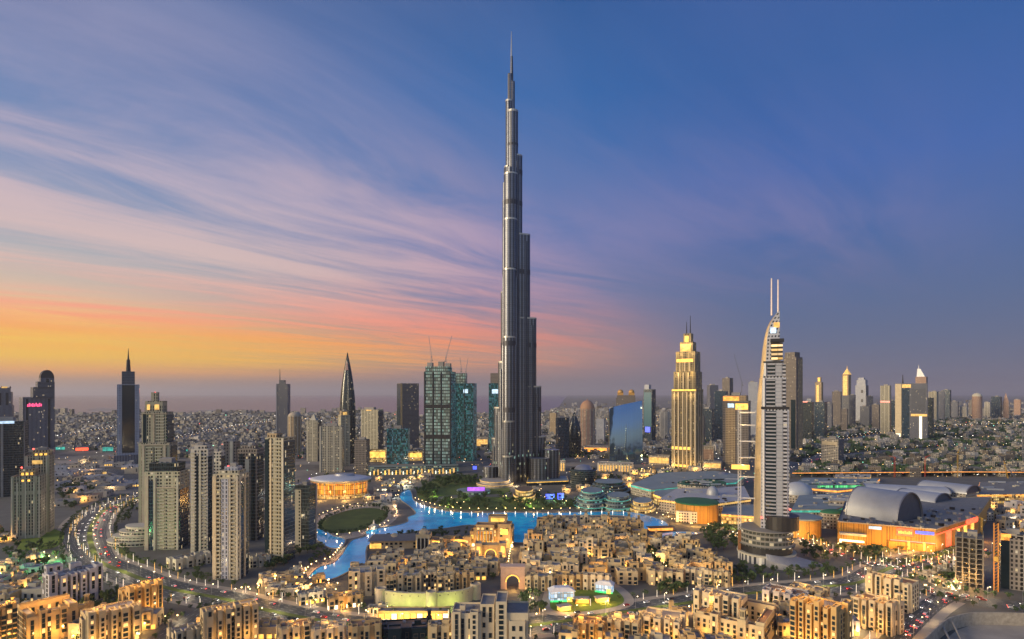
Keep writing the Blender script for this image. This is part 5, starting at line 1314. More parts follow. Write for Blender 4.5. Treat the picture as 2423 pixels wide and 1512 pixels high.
    if label is None:
        fl = max(2, min(12, int(round(h / st))))
        feat = ' with wind tower' if wt else ' with lit shops' if ar else ''
        AUTO.append((e, f"{TONE[wm]} {NUMW[fl]} storey {cat}{feat} {place}", x / y, y))
        e['category'] = cat
        e['group'] = group or f"houses {place}"
    return e
PLACED = []
def fill(poly, n, wr, dr, hr, rot, mats, place, seed, avoid=(), sep=.62, name='stone_house', cat='house', lit=.1, cap=None, near=False, cover=True, lp=.26):
    r = random.Random(seed)
    ps = [G(*p) for p in poly]; pw = [(p.x, p.y) for p in ps]
    x0, x1 = min(p[0] for p in pw), max(p[0] for p in pw); y0, y1 = min(p[1] for p in pw), max(p[1] for p in pw)
    got = 0
    for t in range(n * 60):
        if got >= n: break
        x, y = r.uniform(x0, x1), r.uniform(y0, y1)
        if not inside((x, y), pw): continue
        w_, d_ = r.uniform(*wr), r.uniform(*dr); rad = (w_ + d_) / 2 * sep
        if any(math.hypot(x - a, y - b_) < rad + c for a, b_, c in PLACED): continue
        if inside((x, y), LK) or any(inside((x + dx, y + dy), LK) for dx in (-w_ * .6, w_ * .6) for dy in (-d_ * .6, d_ * .6)): continue
        bad = False
        for ln, wd in avoid:
            for a in ln[::2]:
                if math.hypot(x - a.x, y - a.y) < wd + rad * .8: bad = True; break
            if bad: break
        if bad: continue
        PLACED.append((x, y, rad)); got += 1
        h = r.uniform(*hr)
        house(x, y, rot(x, y) + R(r.uniform(-7, 7)), w_, d_, h, seed * 1000 + t, r.choice(mats), place, near, name=name, cat=cat, lit=lit, cap=cap)
        if r.random() < lp:
            a = rot(x, y); lamp_light((x + math.sin(a) * (d_ / 2 + 3.5), y - math.cos(a) * (d_ / 2 + 3.5), 4), r.uniform(2000, 4600), r.choice([WARM, WARM, (1, .5, .12), (1, .75, .42)]), .5, None, 'lane_lamp_light')
    return got
ALLEY = gline([(1500, 1280), (1540, 1320), (1580, 1362), (1612, 1400)])
ALLEY2 = gline([(1212, 1340), (1216, 1310), (1222, 1290)])
SS = [SAND_A, SAND_A, SAND_B, SAND_C]

# --- landmarks of the quarter, placed first
def keep(x, y, r): 
    p = G(x, y); PLACED.append((p.x, p.y, r))
def arch_gate(name, label, x0, x1, yt, yb, m_, glowm, cat, dpt=7, aw=.5, ah=.62, r=0):
    Y = GY(yb); X = ((x0 + x1) / 2 - CX) / F * Y; wd = (x1 - x0) / F * Y; h = ZH(yt, Y)
    e = empty(name, (X, Y + dpt / 2, 0), -math.atan2(X, Y) + R(r), label, cat)
    rad = wd * aw / 2; zs = h * ah - rad; n = 12
    arc = [(rad * math.cos(PI * i / n), zs + rad * math.sin(PI * i / n)) for i in range(n + 1)]
    mb = MB()
    for sy in (-1, 1):
        y_ = sy * dpt / 2
        fcs = [[(-wd / 2, 0), (-rad, 0), (-rad, zs), (-wd / 2, zs)], [(rad, 0), (wd / 2, 0), (wd / 2, zs), (rad, zs)]]
        for (a, c) in zip(arc, arc[1:]):
            fcs.append([(a[0], a[1]), (a[0], h), (c[0], h), (c[0], c[1])])
        fcs.append([(rad, zs), (wd / 2, zs), (wd / 2, h), (rad, h)]); fcs.append([(-wd / 2, zs), (-rad, zs), (-rad, h), (-wd / 2, h)])
        for f in fcs:
            q = [(a, y_, c) for a, c in f]; mb.face(q, [(a, c) for a, c in f])
    for (a, c) in zip(arc, arc[1:]):
        mb.face([(a[0], -dpt / 2, a[1]), (c[0], -dpt / 2, c[1]), (c[0], dpt / 2, c[1]), (a[0], dpt / 2, a[1])])
    for sx in (-1, 1):
        mb.face([(sx * wd / 2, -dpt / 2, 0), (sx * wd / 2, dpt / 2, 0), (sx * wd / 2, dpt / 2, h), (sx * wd / 2, -dpt / 2, h)])
        mb.face([(sx * rad, -dpt / 2, 0), (sx * rad, dpt / 2, 0), (sx * rad, dpt / 2, zs), (sx * rad, -dpt / 2, zs)])
    mb.face([(-wd / 2, -dpt / 2, h), (wd / 2, -dpt / 2, h), (wd / 2, dpt / 2, h), (-wd / 2, dpt / 2, h)])
    mb.build('gate_wall', m_, e)
    m2 = MB()
    for (a, c) in zip(arc, arc[1:]):
        m2.tube((a[0] * 1.12, -dpt / 2 - .3, zs + (a[1] - zs) * 1.12), (c[0] * 1.12, -dpt / 2 - .3, zs + (c[1] - zs) * 1.12), .5, n=5)
    m2.build('arch_light', glowm, e)
    MB().box(0, 0, h, wd + 1, dpt + 1, .9, base=True).build('cornice', m_, e)
    lamp_light((0, -dpt / 2 - 5, 4), 5000, WARM, .6, e, 'floodlight')
    return e, wd, h
arch_gate('arched_gate', 'pink rendered gatehouse with large lit arch in the middle of the quarter', 1184, 1241, 1343, 1394, plain('pink_render', (.5, .34, .26), .85), GOLDL, 'gatehouse', 9)
keep(1212, 1385, 14); keep(1212, 1405, 13)
e, wd, h = arch_gate('palace_gate', 'golden lit arched gate between two glowing towers below the palace hotel', 1126, 1194, 1291, 1323, SAND_C, GOLDL, 'gatehouse', 10, .34, .7)
for s_ in (-1, 1):
    MB().block(s_ * wd * .42, -1, 0, 7, 13, h * 1.14, 0, 1).build('gate_tower', [SAND_C, ROOFL], e)
    MB().box(s_ * wd * .42, -7.7, h * .5, 3.6, .4, h * .5, base=True).build('lit_niche', GOLDL, e)
    MB().box(s_ * wd * .42, -7.7, h * .08, 4.6, .4, h * .22, base=True).build('lit_niche', GOLDS, e)
    lamp_light((s_ * wd * .42, -13, 5), 3200, WARM, .6, e, 'floodlight')
keep(1160, 1318, 20); keep(1160, 1300, 16)
p = G(1168, 1290)
e = house(p.x, p.y + 6, -.1, 46, 26, 26, 11, SAND_C, '', label='golden lit palace hotel with columned hall and roof pavilion on the lake shore', cat='hotel', name='palace_hotel', cap=30, lit=.7, wt=False, arcade=True,
          masses=[(0, 0, 42, 24, 19), (-8, -8, 20, 14, 23), (13, -6, 14, 18, 24), (4, 4, 20, 12, 30), (-20, -4, 10, 14, 15)])
for i in range(6): MB().tube((-16 + i * 3.3, -16, 0), (-16 + i * 3.3, -16, 18), .6, n=8).build('column', PALE, e)
MB().box(-8, -15.2, 3, 18, .5, 14, base=True).build('lit_hall_glass', F_OPER, e); MB().box(4, -2.2, 25, 14, .4, 4, base=True).build('lit_loggia', GOLDL, e); MB().box(13, -15.3, 14, 8, .4, 6, base=True).build('lit_loggia', GOLDL, e); MB().box(-20, -11.2, 8, 8, .4, 4, base=True).build('lit_loggia', GOLDL, e)
for s_ in (-18, 2, 20): lamp_light((s_, -22, 4), 7000, WARM, .8, e, 'floodlight')
keep(1168, 1286, 22); keep(1140, 1284, 12); keep(1196, 1284, 12)
p = G(930, 1298)
e = house(p.x, p.y + 8, .08, 50, 20, 12, 12, SAND_A, '', label='long low hall under a grey pitched roof with lit west end on the lake shore', cat='hall', name='long_hall', cap=16, wt=False, arcade=False, masses=[(0, 0, 50, 18, 8)])
MB().face([(-27, -12, 9), (27, -12, 9), (22, 0, 14), (-22, 0, 14)]).face([(27, 12, 9), (-27, 12, 9), (-22, 0, 14), (22, 0, 14)]).face([(-27, 12, 9), (-27, -12, 9), (-22, 0, 14)]).face([(27, -12, 9), (27, 12, 9), (22, 0, 14)]).build('pitched_roof', plain('grey_tile_roof', (.17, .155, .145), .8, 0, .3, .4), e)
MB().box(-19, -9.3, 1, 12, .5, 5, base=True).build('lit_glazing', GOLDL, e)
keep(930, 1292, 16); keep(895, 1294, 16); keep(962, 1292, 16)
p = G(1000, 1306)
e = house(p.x, p.y + 8, 0, 15, 15, 18, 13, SAND_A, '', label='square stone hall with tall dark openings and lit columns beside the long pitched roof hall', cat='hall', name='columned_hall', cap=6, wt=False, arcade=False, masses=[(0, 0, 15, 15, 17)])
for i in range(4): MB().box(-6 + i * 4, -8, 0, 1.1, 1.4, 15, base=True).build('column', PALE, e)
MB().box(0, -7.6, 1, 12, .3, 13, base=True).build('dark_opening', DARKM, e); MB().box(-6.3, -7.8, 4, 1.4, .5, 8, base=True).build('lit_niche', GOLDL, e); MB().box(6.3, -7.8, 4, 1.4, .5, 8, base=True).build('lit_niche', GOLDL, e)
keep(1000, 1300, 11)
for i, (lb, x0, y0, wd) in enumerate((('left gold lit terrace wing beside the palace hotel', 1040, 1292, 30), ('right gold lit terrace wing nearest the palace hotel', 1086, 1288, 30))):
    p = G(x0, y0)
    e = house(p.x, p.y, -.25, wd, 13, 9, 20 + i, SAND_C, '', label=lb, cat='hotel wing', name='palace_wing', cap=10, lit=.6, wt=False, arcade=True)
    MB().box(0, -7, 5.4, wd * .8, .7, 1.8, base=True).build('light_band', GOLDL, e); lamp_light((0, -11, 3), 4000, WARM, .6, e, 'floodlight')
    keep(x0, y0, 13)
# floating restaurant, island kiosk
p = G(1562, 1256); e = empty('floating_restaurant', (p.x, p.y, 0), .15, 'orange lit floating restaurant on the right arm of the lake', 'restaurant')
MB().box(0, 0, .1, 34, 12, 1.2).build('deck', plain('deck_boards', (.14, .08, .04), .8), e); MB().box(0, 0, 1.3, 28, 9, 3.2).build('lit_room', ORANL, e); MB().box(0, 0, 4.5, 32, 11, .5, base=True).build('roof', plain('brown_deck_roof', (.18, .1, .05), .8), e)
p = G(884, 1252); e = empty('lake_kiosk', (p.x, p.y, 0), 0, 'small white pointed kiosk on the park edge by the lake', 'kiosk')
MB().lathe([(5, 0), (5, 3.5), (6.5, 3.6), (1.5, 7), (1, 10), (0, 12)], 12).build('kiosk_body', PALE, e)
lamp_light((0, -9, 3), 1800, CREAM, .5, e)
# curved fortress wall lit green
WL = gline([(886, 1424), (915, 1432), (960, 1437), (1010, 1437), (1060, 1434), (1100, 1428), (1128, 1415)], 5)
o_ = WL[len(WL) // 2].copy()
e = empty('fortress_wall', o_, 0, 'high curved stone wall lit yellow green, in front of the left quarter', 'wall')
mb = MB(); u = 0
for a, c in zip(WL, WL[1:]):
    a, c = a - o_, c - o_; l = (c - a).length; n_ = Vector(((c - a).y, -(c - a).x, 0)).normalized() * .0; d = Vector((0, 3.5, 0))
    mb.face([(a.x, a.y, 0), (c.x, c.y, 0), (c.x, c.y, 11), (a.x, a.y, 11)], [(u, 0), (u + l, 0), (u + l, 11), (u, 11)])
    mb.face([(c.x, c.y + 3.5, 0), (a.x, a.y + 3.5, 0), (a.x, a.y + 3.5, 11), (c.x, c.y + 3.5, 11)]); mb.face([(a.x, a.y, 11), (c.x, c.y, 11), (c.x, c.y + 3.5, 11), (a.x, a.y + 3.5, 11)]); u += l
mb.build('wall', plain('fortress_stone', (.44, .38, .24), .9, 0, .3, .2), e)
for f in (.12, .55, .97):
    q = WL[int(f * (len(WL) - 1))] - o_
    MB().lathe([(4.6, 0), (4.2, 12.5), (3.6, 12.5), (3.6, 11.6), (0, 11.6)], 18, x=q.x, y=q.y + 1).build('turret', STONE, e)
mb = MB()
for i in range(14):
    q = WL[int((i + .5) / 14 * (len(WL) - 1))] - o_; mb.box(q.x, q.y - .05, 8.6, .7, .25, .7, base=True)
mb.build('loophole', DARKM, e)
for f in (.2, .38, .56, .74):
    q = WL[int(f * (len(WL) - 1))] - o_; lamp_light((q.x, q.y - 9, 2.5), 4600, (.78, 1, .2), .6, e, 'floodlight')
for x in range(890, 1130, 28): keep(x, 1430, 6)
Y = GY(1467); p0, p1 = G(894, 1466), G(1062, 1464); o_ = (p0 + p1) / 2
e = empty('lit_arcade', (o_.x, o_.y + 4, 0), 0, 'row of bright yellow lit shops below the green fortress wall', 'shop row')
MB().block(0, 0, 0, (p1 - p0).length, 9, 5.5, 0, 1, .8, .4).build('wall', [SAND_C, ROOF], e)
for i in range(11):
    MB().box(-(p1 - p0).length / 2 + (i + .5) * (p1 - p0).length / 11, -4.6, .3, 3.6, .5, 3.9, base=True).build('shop_front', GOLDL if i % 4 != 2 else CREAML, e)
for i in range(4): lamp_light((-18 + i * 12, -10, 3), 3600, (1, .66, .14), .5, e)
for x in range(895, 1065, 22): keep(x, 1462, 6)
# oval plaza with glowing screens
pl = [(p.x, p.y) for p in smooth_line([G(*q) for q in ((1286, 1405), (1300, 1388), (1370, 1380), (1450, 1380), (1496, 1412), (1490, 1436), (1420, 1452), (1330, 1458), (1282, 1446), (1286, 1405))], 4)[:-1]]
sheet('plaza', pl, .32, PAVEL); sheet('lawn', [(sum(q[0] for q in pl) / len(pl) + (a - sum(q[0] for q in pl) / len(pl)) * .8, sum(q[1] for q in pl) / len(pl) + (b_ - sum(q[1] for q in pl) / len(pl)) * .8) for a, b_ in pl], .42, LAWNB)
F_SHOW = facade('show_glass', (.3, .32, .34), (.2, .3, .4), 2.6, 3.4, .86, .84, 1, (.3, .62, 1), .75, lit2=(.9, .95, 1))
for lb, xm, y_, w9, d9, h9, rz9 in (('larger pavilion with pale blue glowing glass walls on the oval plaza', 1328, 1420, 19, 9, 9.5, .12), ('smaller pavilion with white blue glowing glass walls on the oval plaza', 1430, 1400, 14, 8, 8, -.35)):
    p = G(xm, y_); e = empty('glass_pavilion', (p.x, p.y, 0), rz9, lb, 'pavilion')
    MB().box(0, 0, .4, w9, d9, h9 - 1.6).build('glass_wall', F_SHOW, e)
    MB().prism([(-w9 / 2 - 1, -d9 / 2 - 1), (w9 / 2 + 1, -d9 / 2 - 1), (w9 / 2 + 1, d9 / 2 + 1), (-w9 / 2 - 1, d9 / 2 + 1)], h9 - 1.2, h9 + 1.6, 0, scale=.55, base=True).build('roof', plain('membrane_roof', (.55, .56, .6), .6), e)
    MB().box(0, -d9 / 2 - .3, .4, w9 + .6, .4, 1.2, base=True).build('light_band', GREENL, e)
    MB().box(w9 * .3, -d9 / 2 - .8, .4, w9 * .22, 1, 3.4, base=True).build('entrance', GOLDL, e)
    for q9 in (-.45, 0, .45): MB().tube((w9 * q9, -d9 / 2 - .9, .4), (w9 * q9, -d9 / 2 - .9, h9 - 1.2), .22, n=6).build('column', WHITEM, e)
for i, (lb, x, y, m_) in enumerate((('orange lit kiosk between the two plaza pavilions', 1376, 1426, ORANL), ('gold lit kiosk below the smaller plaza pavilion', 1424, 1424, GOLDL), ('yellow lit kiosk at the front edge of the oval plaza', 1334, 1444, GOLDL), ('orange roofed kiosk behind the larger plaza pavilion', 1325, 1392, ORANL), ('orange topped kiosk behind the smaller plaza pavilion', 1404, 1384, ORANL))):
    p = G(x, y); e = empty('plaza_kiosk', (p.x, p.y, 0), .2 * i, lb, 'kiosk')
    MB().box(0, 0, .4, 11 - i, 5, 3.2).build('lit_room', m_, e); MB().box(0, 0, 3.6, 12.5 - i, 6.5, .6, base=True).build('roof', STONE if i % 2 else ROOFL, e)
    lamp_light((0, -6, 4), 3000, WARM, .6, e)
for x, y in ((1300, 1400), (1300, 1430), (1340, 1390), (1340, 1415), (1340, 1445), (1390, 1390), (1390, 1420), (1390, 1445), (1440, 1390), (1440, 1420), (1470, 1430)): keep(x, y, 13)
# --- foreground blocks, each its own mass
def block(xl, xr, yt, h, wm, label, r=0, k_=.6, seed=1, masses=None, name='apartment_block', wt=None, lit=.09, lights=0, cat='apartment block', arcade=False, cap=95, n=None, bay=3.9):
    Y = (EYE - h) * F / (yt - HY); X = ((xl + xr) / 2 - CX) / F * Y; az = math.atan2(X, Y)
    W = (xr - xl) / F * Y * math.cos(az); w_ = W / (abs(math.cos(R(r))) + k_ * abs(math.sin(R(r)))); d_ = w_ * k_
    Yc = Y + d_ * .5
    rr_ = random.Random(seed)
    if masses is None:
        n = n or max(3, int(w_ / 9)); masses = [(0, d_ * .08, w_ * .96, d_ * .84, h * .86)]
        for i in range(n):
            x = -w_ / 2 + w_ * (i + .5) / n
            masses.append((x + rr_.uniform(-.5, .5), -d_ / 2 + d_ * .2 + rr_.uniform(-1.2, .6), w_ / n * rr_.uniform(.5, .72), d_ * .4, h * rr_.uniform(.84, 1.0)))
        for i in range(2):
            masses.append((rr_.choice([-1, 1]) * w_ * .48, rr_.uniform(-.2, .3) * d_, w_ * .12, d_ * rr_.uniform(.3, .5), h * rr_.uniform(.75, .97)))
    else:
        masses = [(a * w_, b_ * d_, c * w_, dd * d_, e_ * h) for a, b_, c, dd, e_ in masses]
    e = house(X * Yc / Y, Yc, -az + R(r), w_, d_, h, seed, wm, '', True, label, None, cat, name, cap, lit, masses, bay, wt, 3.3, arcade)
    PLACED.append((X * Yc / Y, Yc, (w_ + d_) / 2 * .62))
    for i in range(lights):
        u = (i + .5) / lights - .5
        lamp_light((w_ * u, -d_ / 2 - 5, h * .3), 3000, (1, .52, .12), .8, e, 'floodlight'); 
        lamp_light((w_ * u, -d_ * .1, h + 3), 2600, (1, .55, .14), .8, e, 'roof_lamp_light')
    return e
block(97, 246, 1352, 27, SAND_D, 'lilac grey apartment block with dark window columns, left foreground', 16, .5, 31, lit=.12, n=6, masses=[(0, .1, .96, .8, .9), (-.42, -.3, .15, .5, .98), (-.24, -.4, .12, .5, .9), (-.06, -.4, .12, .5, .9), (.12, -.4, .12, .5, .9), (.3, -.35, .14, .5, .94), (.44, -.2, .13, .6, 1.0), (-.3, .3, .3, .3, 1.12), (.1, .35, .2, .3, 1.05)])
e = block(279, 391, 1386, 26, SAND_E, 'orange lit apartment block beside the road, left foreground', 22, .7, 32, lit=.12, lights=3, n=5)
block(-24, 41, 1432, 30, SAND_E, 'orange lit tall block cut by the bottom left corner', 18, .8, 33, lit=.12, lights=2, n=4)
block(40, 188, 1442, 22, SAND_C, 'amber lit courtyard block at bottom left, next to the corner block', 14, .8, 34, lights=3, masses=[(0, -.4, 1, .22, .8), (-.42, 0, .16, .9, .9), (.42, 0, .16, .9, .92), (0, .4, 1, .2, 1), (-.2, -.45, .14, .22, .95), (.2, -.45, .14, .22, .95)])
block(186, 336, 1444, 24, SAND_A, 'stepped sand coloured block with amber roof terraces, bottom left', 12, .7, 35, lights=3, n=5)
block(474, 618, 1438, 27, SAND_A, 'sand coloured block with many dark windows below the bright front tower', 10, .6, 36, lights=2, n=6)
block(397, 486, 1492, 14, SAND_B, 'low cream block at the bottom edge left of the many windowed block', 14, .7, 37, n=3)
block(654, 740, 1482, 14, SAND_A, 'low sand coloured block at the bottom edge, left of the green roofed one', 6, .7, 38, lights=1, n=3)
block(738, 822, 1487, 13, SAND_B, 'low cream block with gold lit entrance at the bottom edge', 0, .7, 39, arcade=True, lights=1, n=3)
block(826, 905, 1480, 14, SAND_C, 'low honey coloured block with an orange doorway at the bottom edge', 0, .7, 40, arcade=True, n=3)
block(905, 1020, 1488, 10, GLASSD, 'low dark glass pavilion at the bottom edge near the yellow shop row', 0, .6, 41, n=2, lit=.05)
block(1012, 1070, 1478, 15, SAND_A, 'small sand coloured block leaning against the big cream block', -6, .8, 42, n=2)
block(1060, 1256, 1438, 31, SAND_B, 'big cream apartment block with gabled tower, bottom centre', -4, .5, 43, lit=.05, wt=False,
      masses=[(-.28, .0, .38, .8, .82), (-.02, .1, .18, .8, .98), (.16, -.06, .14, .8, 1.08), (.36, .02, .28, .86, .84), (-.4, -.36, .1, .2, .86), (-.18, -.36, .1, .2, .86), (.36, -.42, .2, .16, .7)])
for i, (xl, xr, yt, h, wm, lb) in enumerate(((1352, 1436, 1476, 14, SAND_C, 'amber lit block left end of the bottom right centre row'), (1432, 1520, 1470, 15, SAND_A, 'sand coloured block middle of the bottom right centre row'), (1516, 1622, 1462, 16, SAND_B, 'cream block right end of the bottom right centre row'))):
    block(xl, xr, yt, h, wm, lb, -8, .8, 50 + i, lights=2, n=4, wt=(i == 1))
block(1634, 1772, 1408, 26, SAND_B, 'cream stepped tower block behind the courtyard block, lower right', -16, .6, 60, lit=.12, lights=1, n=5)
block(1640, 1842, 1462, 18, SAND_A, 'sand coloured courtyard block with glowing inner court, bottom right', -14, .9, 61, lights=3, masses=[(0, -.42, 1, .16, .8), (-.44, 0, .12, .9, .86), (.44, 0, .12, .9, .9), (0, .42, 1, .16, 1), (-.2, -.46, .12, .2, .95), (.2, -.46, .12, .2, .95)])
e = block(1862, 2014, 1424, 36, SAND_E, 'tall golden lit apartment block at bottom right with dark window columns', -20, .7, 62, lit=.14, lights=3, n=6)
block(2014, 2142, 1424, 22, SAND_B, 'cream block with a lit curved court right of the tall golden block', -20, .8, 63, lights=2, n=5)
block(2044, 2176, 1370, 24, SAND_B, 'cream block with many window bays before the highway junction', -18, .6, 64, lit=.1, lights=1, n=5)
block(1798, 1915, 1404, 13, SAND_D, 'low grey block with amber roof lamps left of the tall golden block', -14, .7, 65, lights=1, n=4)
block(1860, 1960, 1396, 12, SAND_A, 'low sand coloured block behind the tall golden block', -14, .7, 66, lights=1, n=4)
block(397, 505, 1318, 10, PALE, 'low pale block with cluttered roof at the foot of the cream residence', 22, .5, 67, n=4)
block(588, 640, 1318, 10, PALE, 'low pale block at the right foot of the bright front tower', 10, .8, 68, n=3)
block(700, 770, 1405, 8, PALE, 'low pale pavilion beside the boulevard left of the lake tip', 8, .6, 69, n=3, arcade=True)
block(770, 860, 1412, 9, SAND_C, 'low market hall beside the boulevard below the lake tip', 4, .5, 70, n=4, arcade=True, lights=1)
# rows on top of the fortress wall and along the street: one by one
for i, (xl, xr, yt, wm, lb) in enumerate(((826, 915, 1352, SAND_B, 'leftmost of the four storey street front houses above the fortress wall'), (912, 938, 1362, SAND_A, 'narrow stone turret house second in the front row above the fortress wall'), (936, 998, 1358, SAND_A, 'third house in the front row above the fortress wall'), (998, 1034, 1350, SAND_B, 'tall narrow house in the middle of the front row above the fortress wall'), (1032, 1075, 1360, SAND_A, 'broad low house right of the middle in the fortress wall row'), (1074, 1124, 1356, SAND_C, 'honey coloured last house of the front row above the fortress wall'))):
    block(xl, xr, yt, 20, wm, lb, 2, .8, 80 + i, name='street_house', cat='house', n=3, lit=.12, bay=4.4)
for i, (xl, xr, yt, wm, lb) in enumerate(((1243, 1310, 1362, SAND_A, 'low house with square windows just right of the pink gatehouse'), (1308, 1378, 1360, SAND_C, 'honey coloured street house second right of the pink gatehouse'), (1376, 1446, 1362, SAND_B, 'cream street house third right of the pink gatehouse'), (1530, 1620, 1352, SAND_A, 'sand coloured house right of the dark diagonal lane'), (1618, 1680, 1348, SAND_B, 'cream house second right of the dark diagonal lane'), (1672, 1726, 1352, SAND_A, 'last house of the quarter nearest the round hotel podium'))):
    block(xl, xr, yt, 13, wm, lb, -3, .5, 90 + i, name='street_house', cat='house', n=4, lit=.14, bay=4.2)
face_cam = lambda x, y: -math.atan2(x, y) * .8
fill([(884, 1322), (1000, 1326), (1110, 1336), (1180, 1332), (1180, 1346), (1100, 1346), (860, 1346)], 22, (10, 17), (9, 14), (6.5, 10), lambda x, y: .05, SS, 'below the long hall', 2, [(ALLEY2, 5)])
fill([(858, 1348), (1100, 1348), (1180, 1346), (1180, 1372), (1100, 1378), (850, 1384), (838, 1366)], 34, (10, 17), (9, 14), (9, 15), lambda x, y: .05, SS, 'behind the fortress wall', 3, [(ALLEY2, 5)])
fill([(1018, 1300), (1110, 1310), (1120, 1336), (1010, 1334)], 8, (10, 15), (9, 13), (8, 12), lambda x, y: .0, SS, 'below the palace hotel wings', 4)
fill([(1292, 1244), (1480, 1246), (1520, 1268), (1500, 1282), (1300, 1290), (1268, 1276)], 44, (11, 18), (10, 15), (11, 19), lambda x, y: -.15, SS, 'on the right peninsula tip', 5, [(ALLEY, 6)])
fill([(1262, 1286), (1500, 1284), (1545, 1330), (1590, 1372), (1440, 1384), (1248, 1378), (1236, 1330)], 62, (11, 19), (10, 16), (10, 18), lambda x, y: -.08, SS, 'right of the pink gatehouse', 6, [(ALLEY, 7), (ALLEY2, 6)])
fill([(1528, 1286), (1600, 1290), (1700, 1340), (1730, 1376), (1640, 1386), (1610, 1374), (1560, 1322)], 34, (11, 18), (10, 15), (10, 16), lambda x, y: -.45, SS, 'right of the dark lane', 7, [(ALLEY, 7)])
fill([(-20, 1520), (660, 1530), (640, 1478), (330, 1474), (-20, 1462)], 16, (12, 18), (11, 15), (9, 14), lambda x, y: .1, [SAND_A, SAND_C, SAND_B], 'among bottom left blocks', 8, [(LANE, 12), (BLVD, 26)], lp=.4)
fill([(1340, 1540), (1880, 1545), (1860, 1460), (1640, 1452), (1350, 1492)], 22, (11, 17), (10, 14), (9, 14), lambda x, y: -.1, [SAND_A, SAND_C, SAND_B], 'at bottom edge, centre right', 9, [(BLVD, 26)], lp=.4)
fill([(1820, 1450), (1860, 1440), (2140, 1452), (2110, 1500), (1840, 1500)], 12, (11, 17), (10, 14), (9, 13), lambda x, y: -.3, [SAND_A, SAND_D, SAND_B], 'round the tall golden block', 10, [(RAMP, 16)], lp=.4)
fill([(-20, 1440), (-20, 1392), (90, 1388), (96, 1430)], 8, (12, 18), (10, 14), (8, 12), lambda x, y: .2, [SAND_D, SAND_A, PALE], 'at the left edge', 14, lp=.5)
fill([(130, 1100), (330, 1075), (330, 1150), (220, 1180), (140, 1200)], 34, (22, 46), (16, 30), (7, 12), lambda x, y: .3, [ROOFL, SAND_D, STONE], 'on the depot lots', 11, [(BLVD, 26), (FARL, 22)], name='depot_shed', cat='shed', cap=8)
fill([(590, 1225), (625, 1200), (740, 1180), (745, 1140), (600, 1150), (460, 1170), (430, 1200)], 12, (18, 34), (16, 24), (10, 26), lambda x, y: .3, [SAND_D, STONE, PALE], 'behind the left towers', 12, [(BLVD, 26)], name='low_block', cat='block', cap=14)

fill([(610, 1372), (690, 1348), (726, 1350), (760, 1378), (700, 1420), (640, 1405)], 12, (8, 13), (7, 11), (4, 7), lambda x, y: .2, [SAND_C, SAND_A, PALE], 'in the lake tip market', 15, lp=.2, name='market_pavilion', cat='pavilion', cap=6)
fill([(872, 1190), (872, 1138), (960, 1134), (975, 1150), (940, 1168), (935, 1200), (920, 1236)], 12, (12, 22), (9, 15), (4, 8), lambda x, y: .1, [PALE, SAND_D, STONE], 'beside the opera hall', 16, lp=.3, name='lake_pavilion', cat='pavilion', cap=6)
fill([(1230, 1168), (1330, 1150), (1500, 1150), (1540, 1206), (1370, 1208), (1340, 1188)], 12, (12, 20), (9, 15), (5, 10), lambda x, y: .0, [PALE, SAND_D, STONE], 'on the tower waterfront', 17, lp=.5, name='lake_pavilion', cat='pavilion', cap=6)
fill([(700, 1440), (880, 1440), (1060, 1474), (1060, 1484), (800, 1462)], 8, (9, 14), (7, 11), (4, 8), lambda x, y: .0, [SAND_C, SAND_A, PALE], 'by the yellow shops', 18, [(BLVD, 24)], lp=.25, name='market_pavilion', cat='pavilion', cap=6)

fill([(2318, 1182), (2470, 1176), (2480, 1290), (2440, 1290), (2350, 1250), (2330, 1262)], 16, (12, 24), (10, 18), (6, 14), lambda x, y: .2, [SAND_D, SAND_C, STONE], 'behind the unfinished buildings', 19, lp=.7, name='service_block', cat='service block', cap=8)
fill([(2170, 1345), (2270, 1325), (2280, 1395), (2200, 1400)], 9, (8, 16), (6, 10), (3, 6), lambda x, y: .3, [SAND_D, PALE, STONE], 'on the lots by the unfinished frame', 20, [(BLVD, 20), (HWAY, 16)], lp=.3, name='site_cabin', cat='cabin', cap=6)
fill([(-30, 1260), (30, 1250), (28, 1290), (-30, 1300)], 4, (10, 16), (8, 12), (4, 8), lambda x, y: .3, [SAND_C, PALE], 'beside the pale tower pair', 21, lp=.6, cap=6)
fill([(0, 1340), (80, 1325), (140, 1330), (90, 1380), (0, 1385)], 7, (9, 16), (7, 11), (4, 7), lambda x, y: .3, [PALE, SAND_D, STONE], 'in the green lit park', 22, [(SLIP, 10)], lp=.3, name='park_building', cat='pavilion', cap=6)

fill([(1420, 1136), (1440, 1124), (1500, 1119), (1590, 1112), (1660, 1112), (1590, 1120), (1500, 1142)], 9, (14, 26), (12, 18), (5, 11), lambda x, y: .0, [SAND_C, STONE, PALE], 'before the mirror glass office', 23, lp=.7, name='low_shop', cat='shop', cap=6)
fill([(880, 1136), (1000, 1128), (1060, 1122), (1000, 1140), (900, 1150)], 6, (12, 22), (10, 15), (4, 8), lambda x, y: .0, [STONE, PALE], 'behind the park of the great tower', 24, lp=.6, name='low_shop', cat='shop', cap=6)
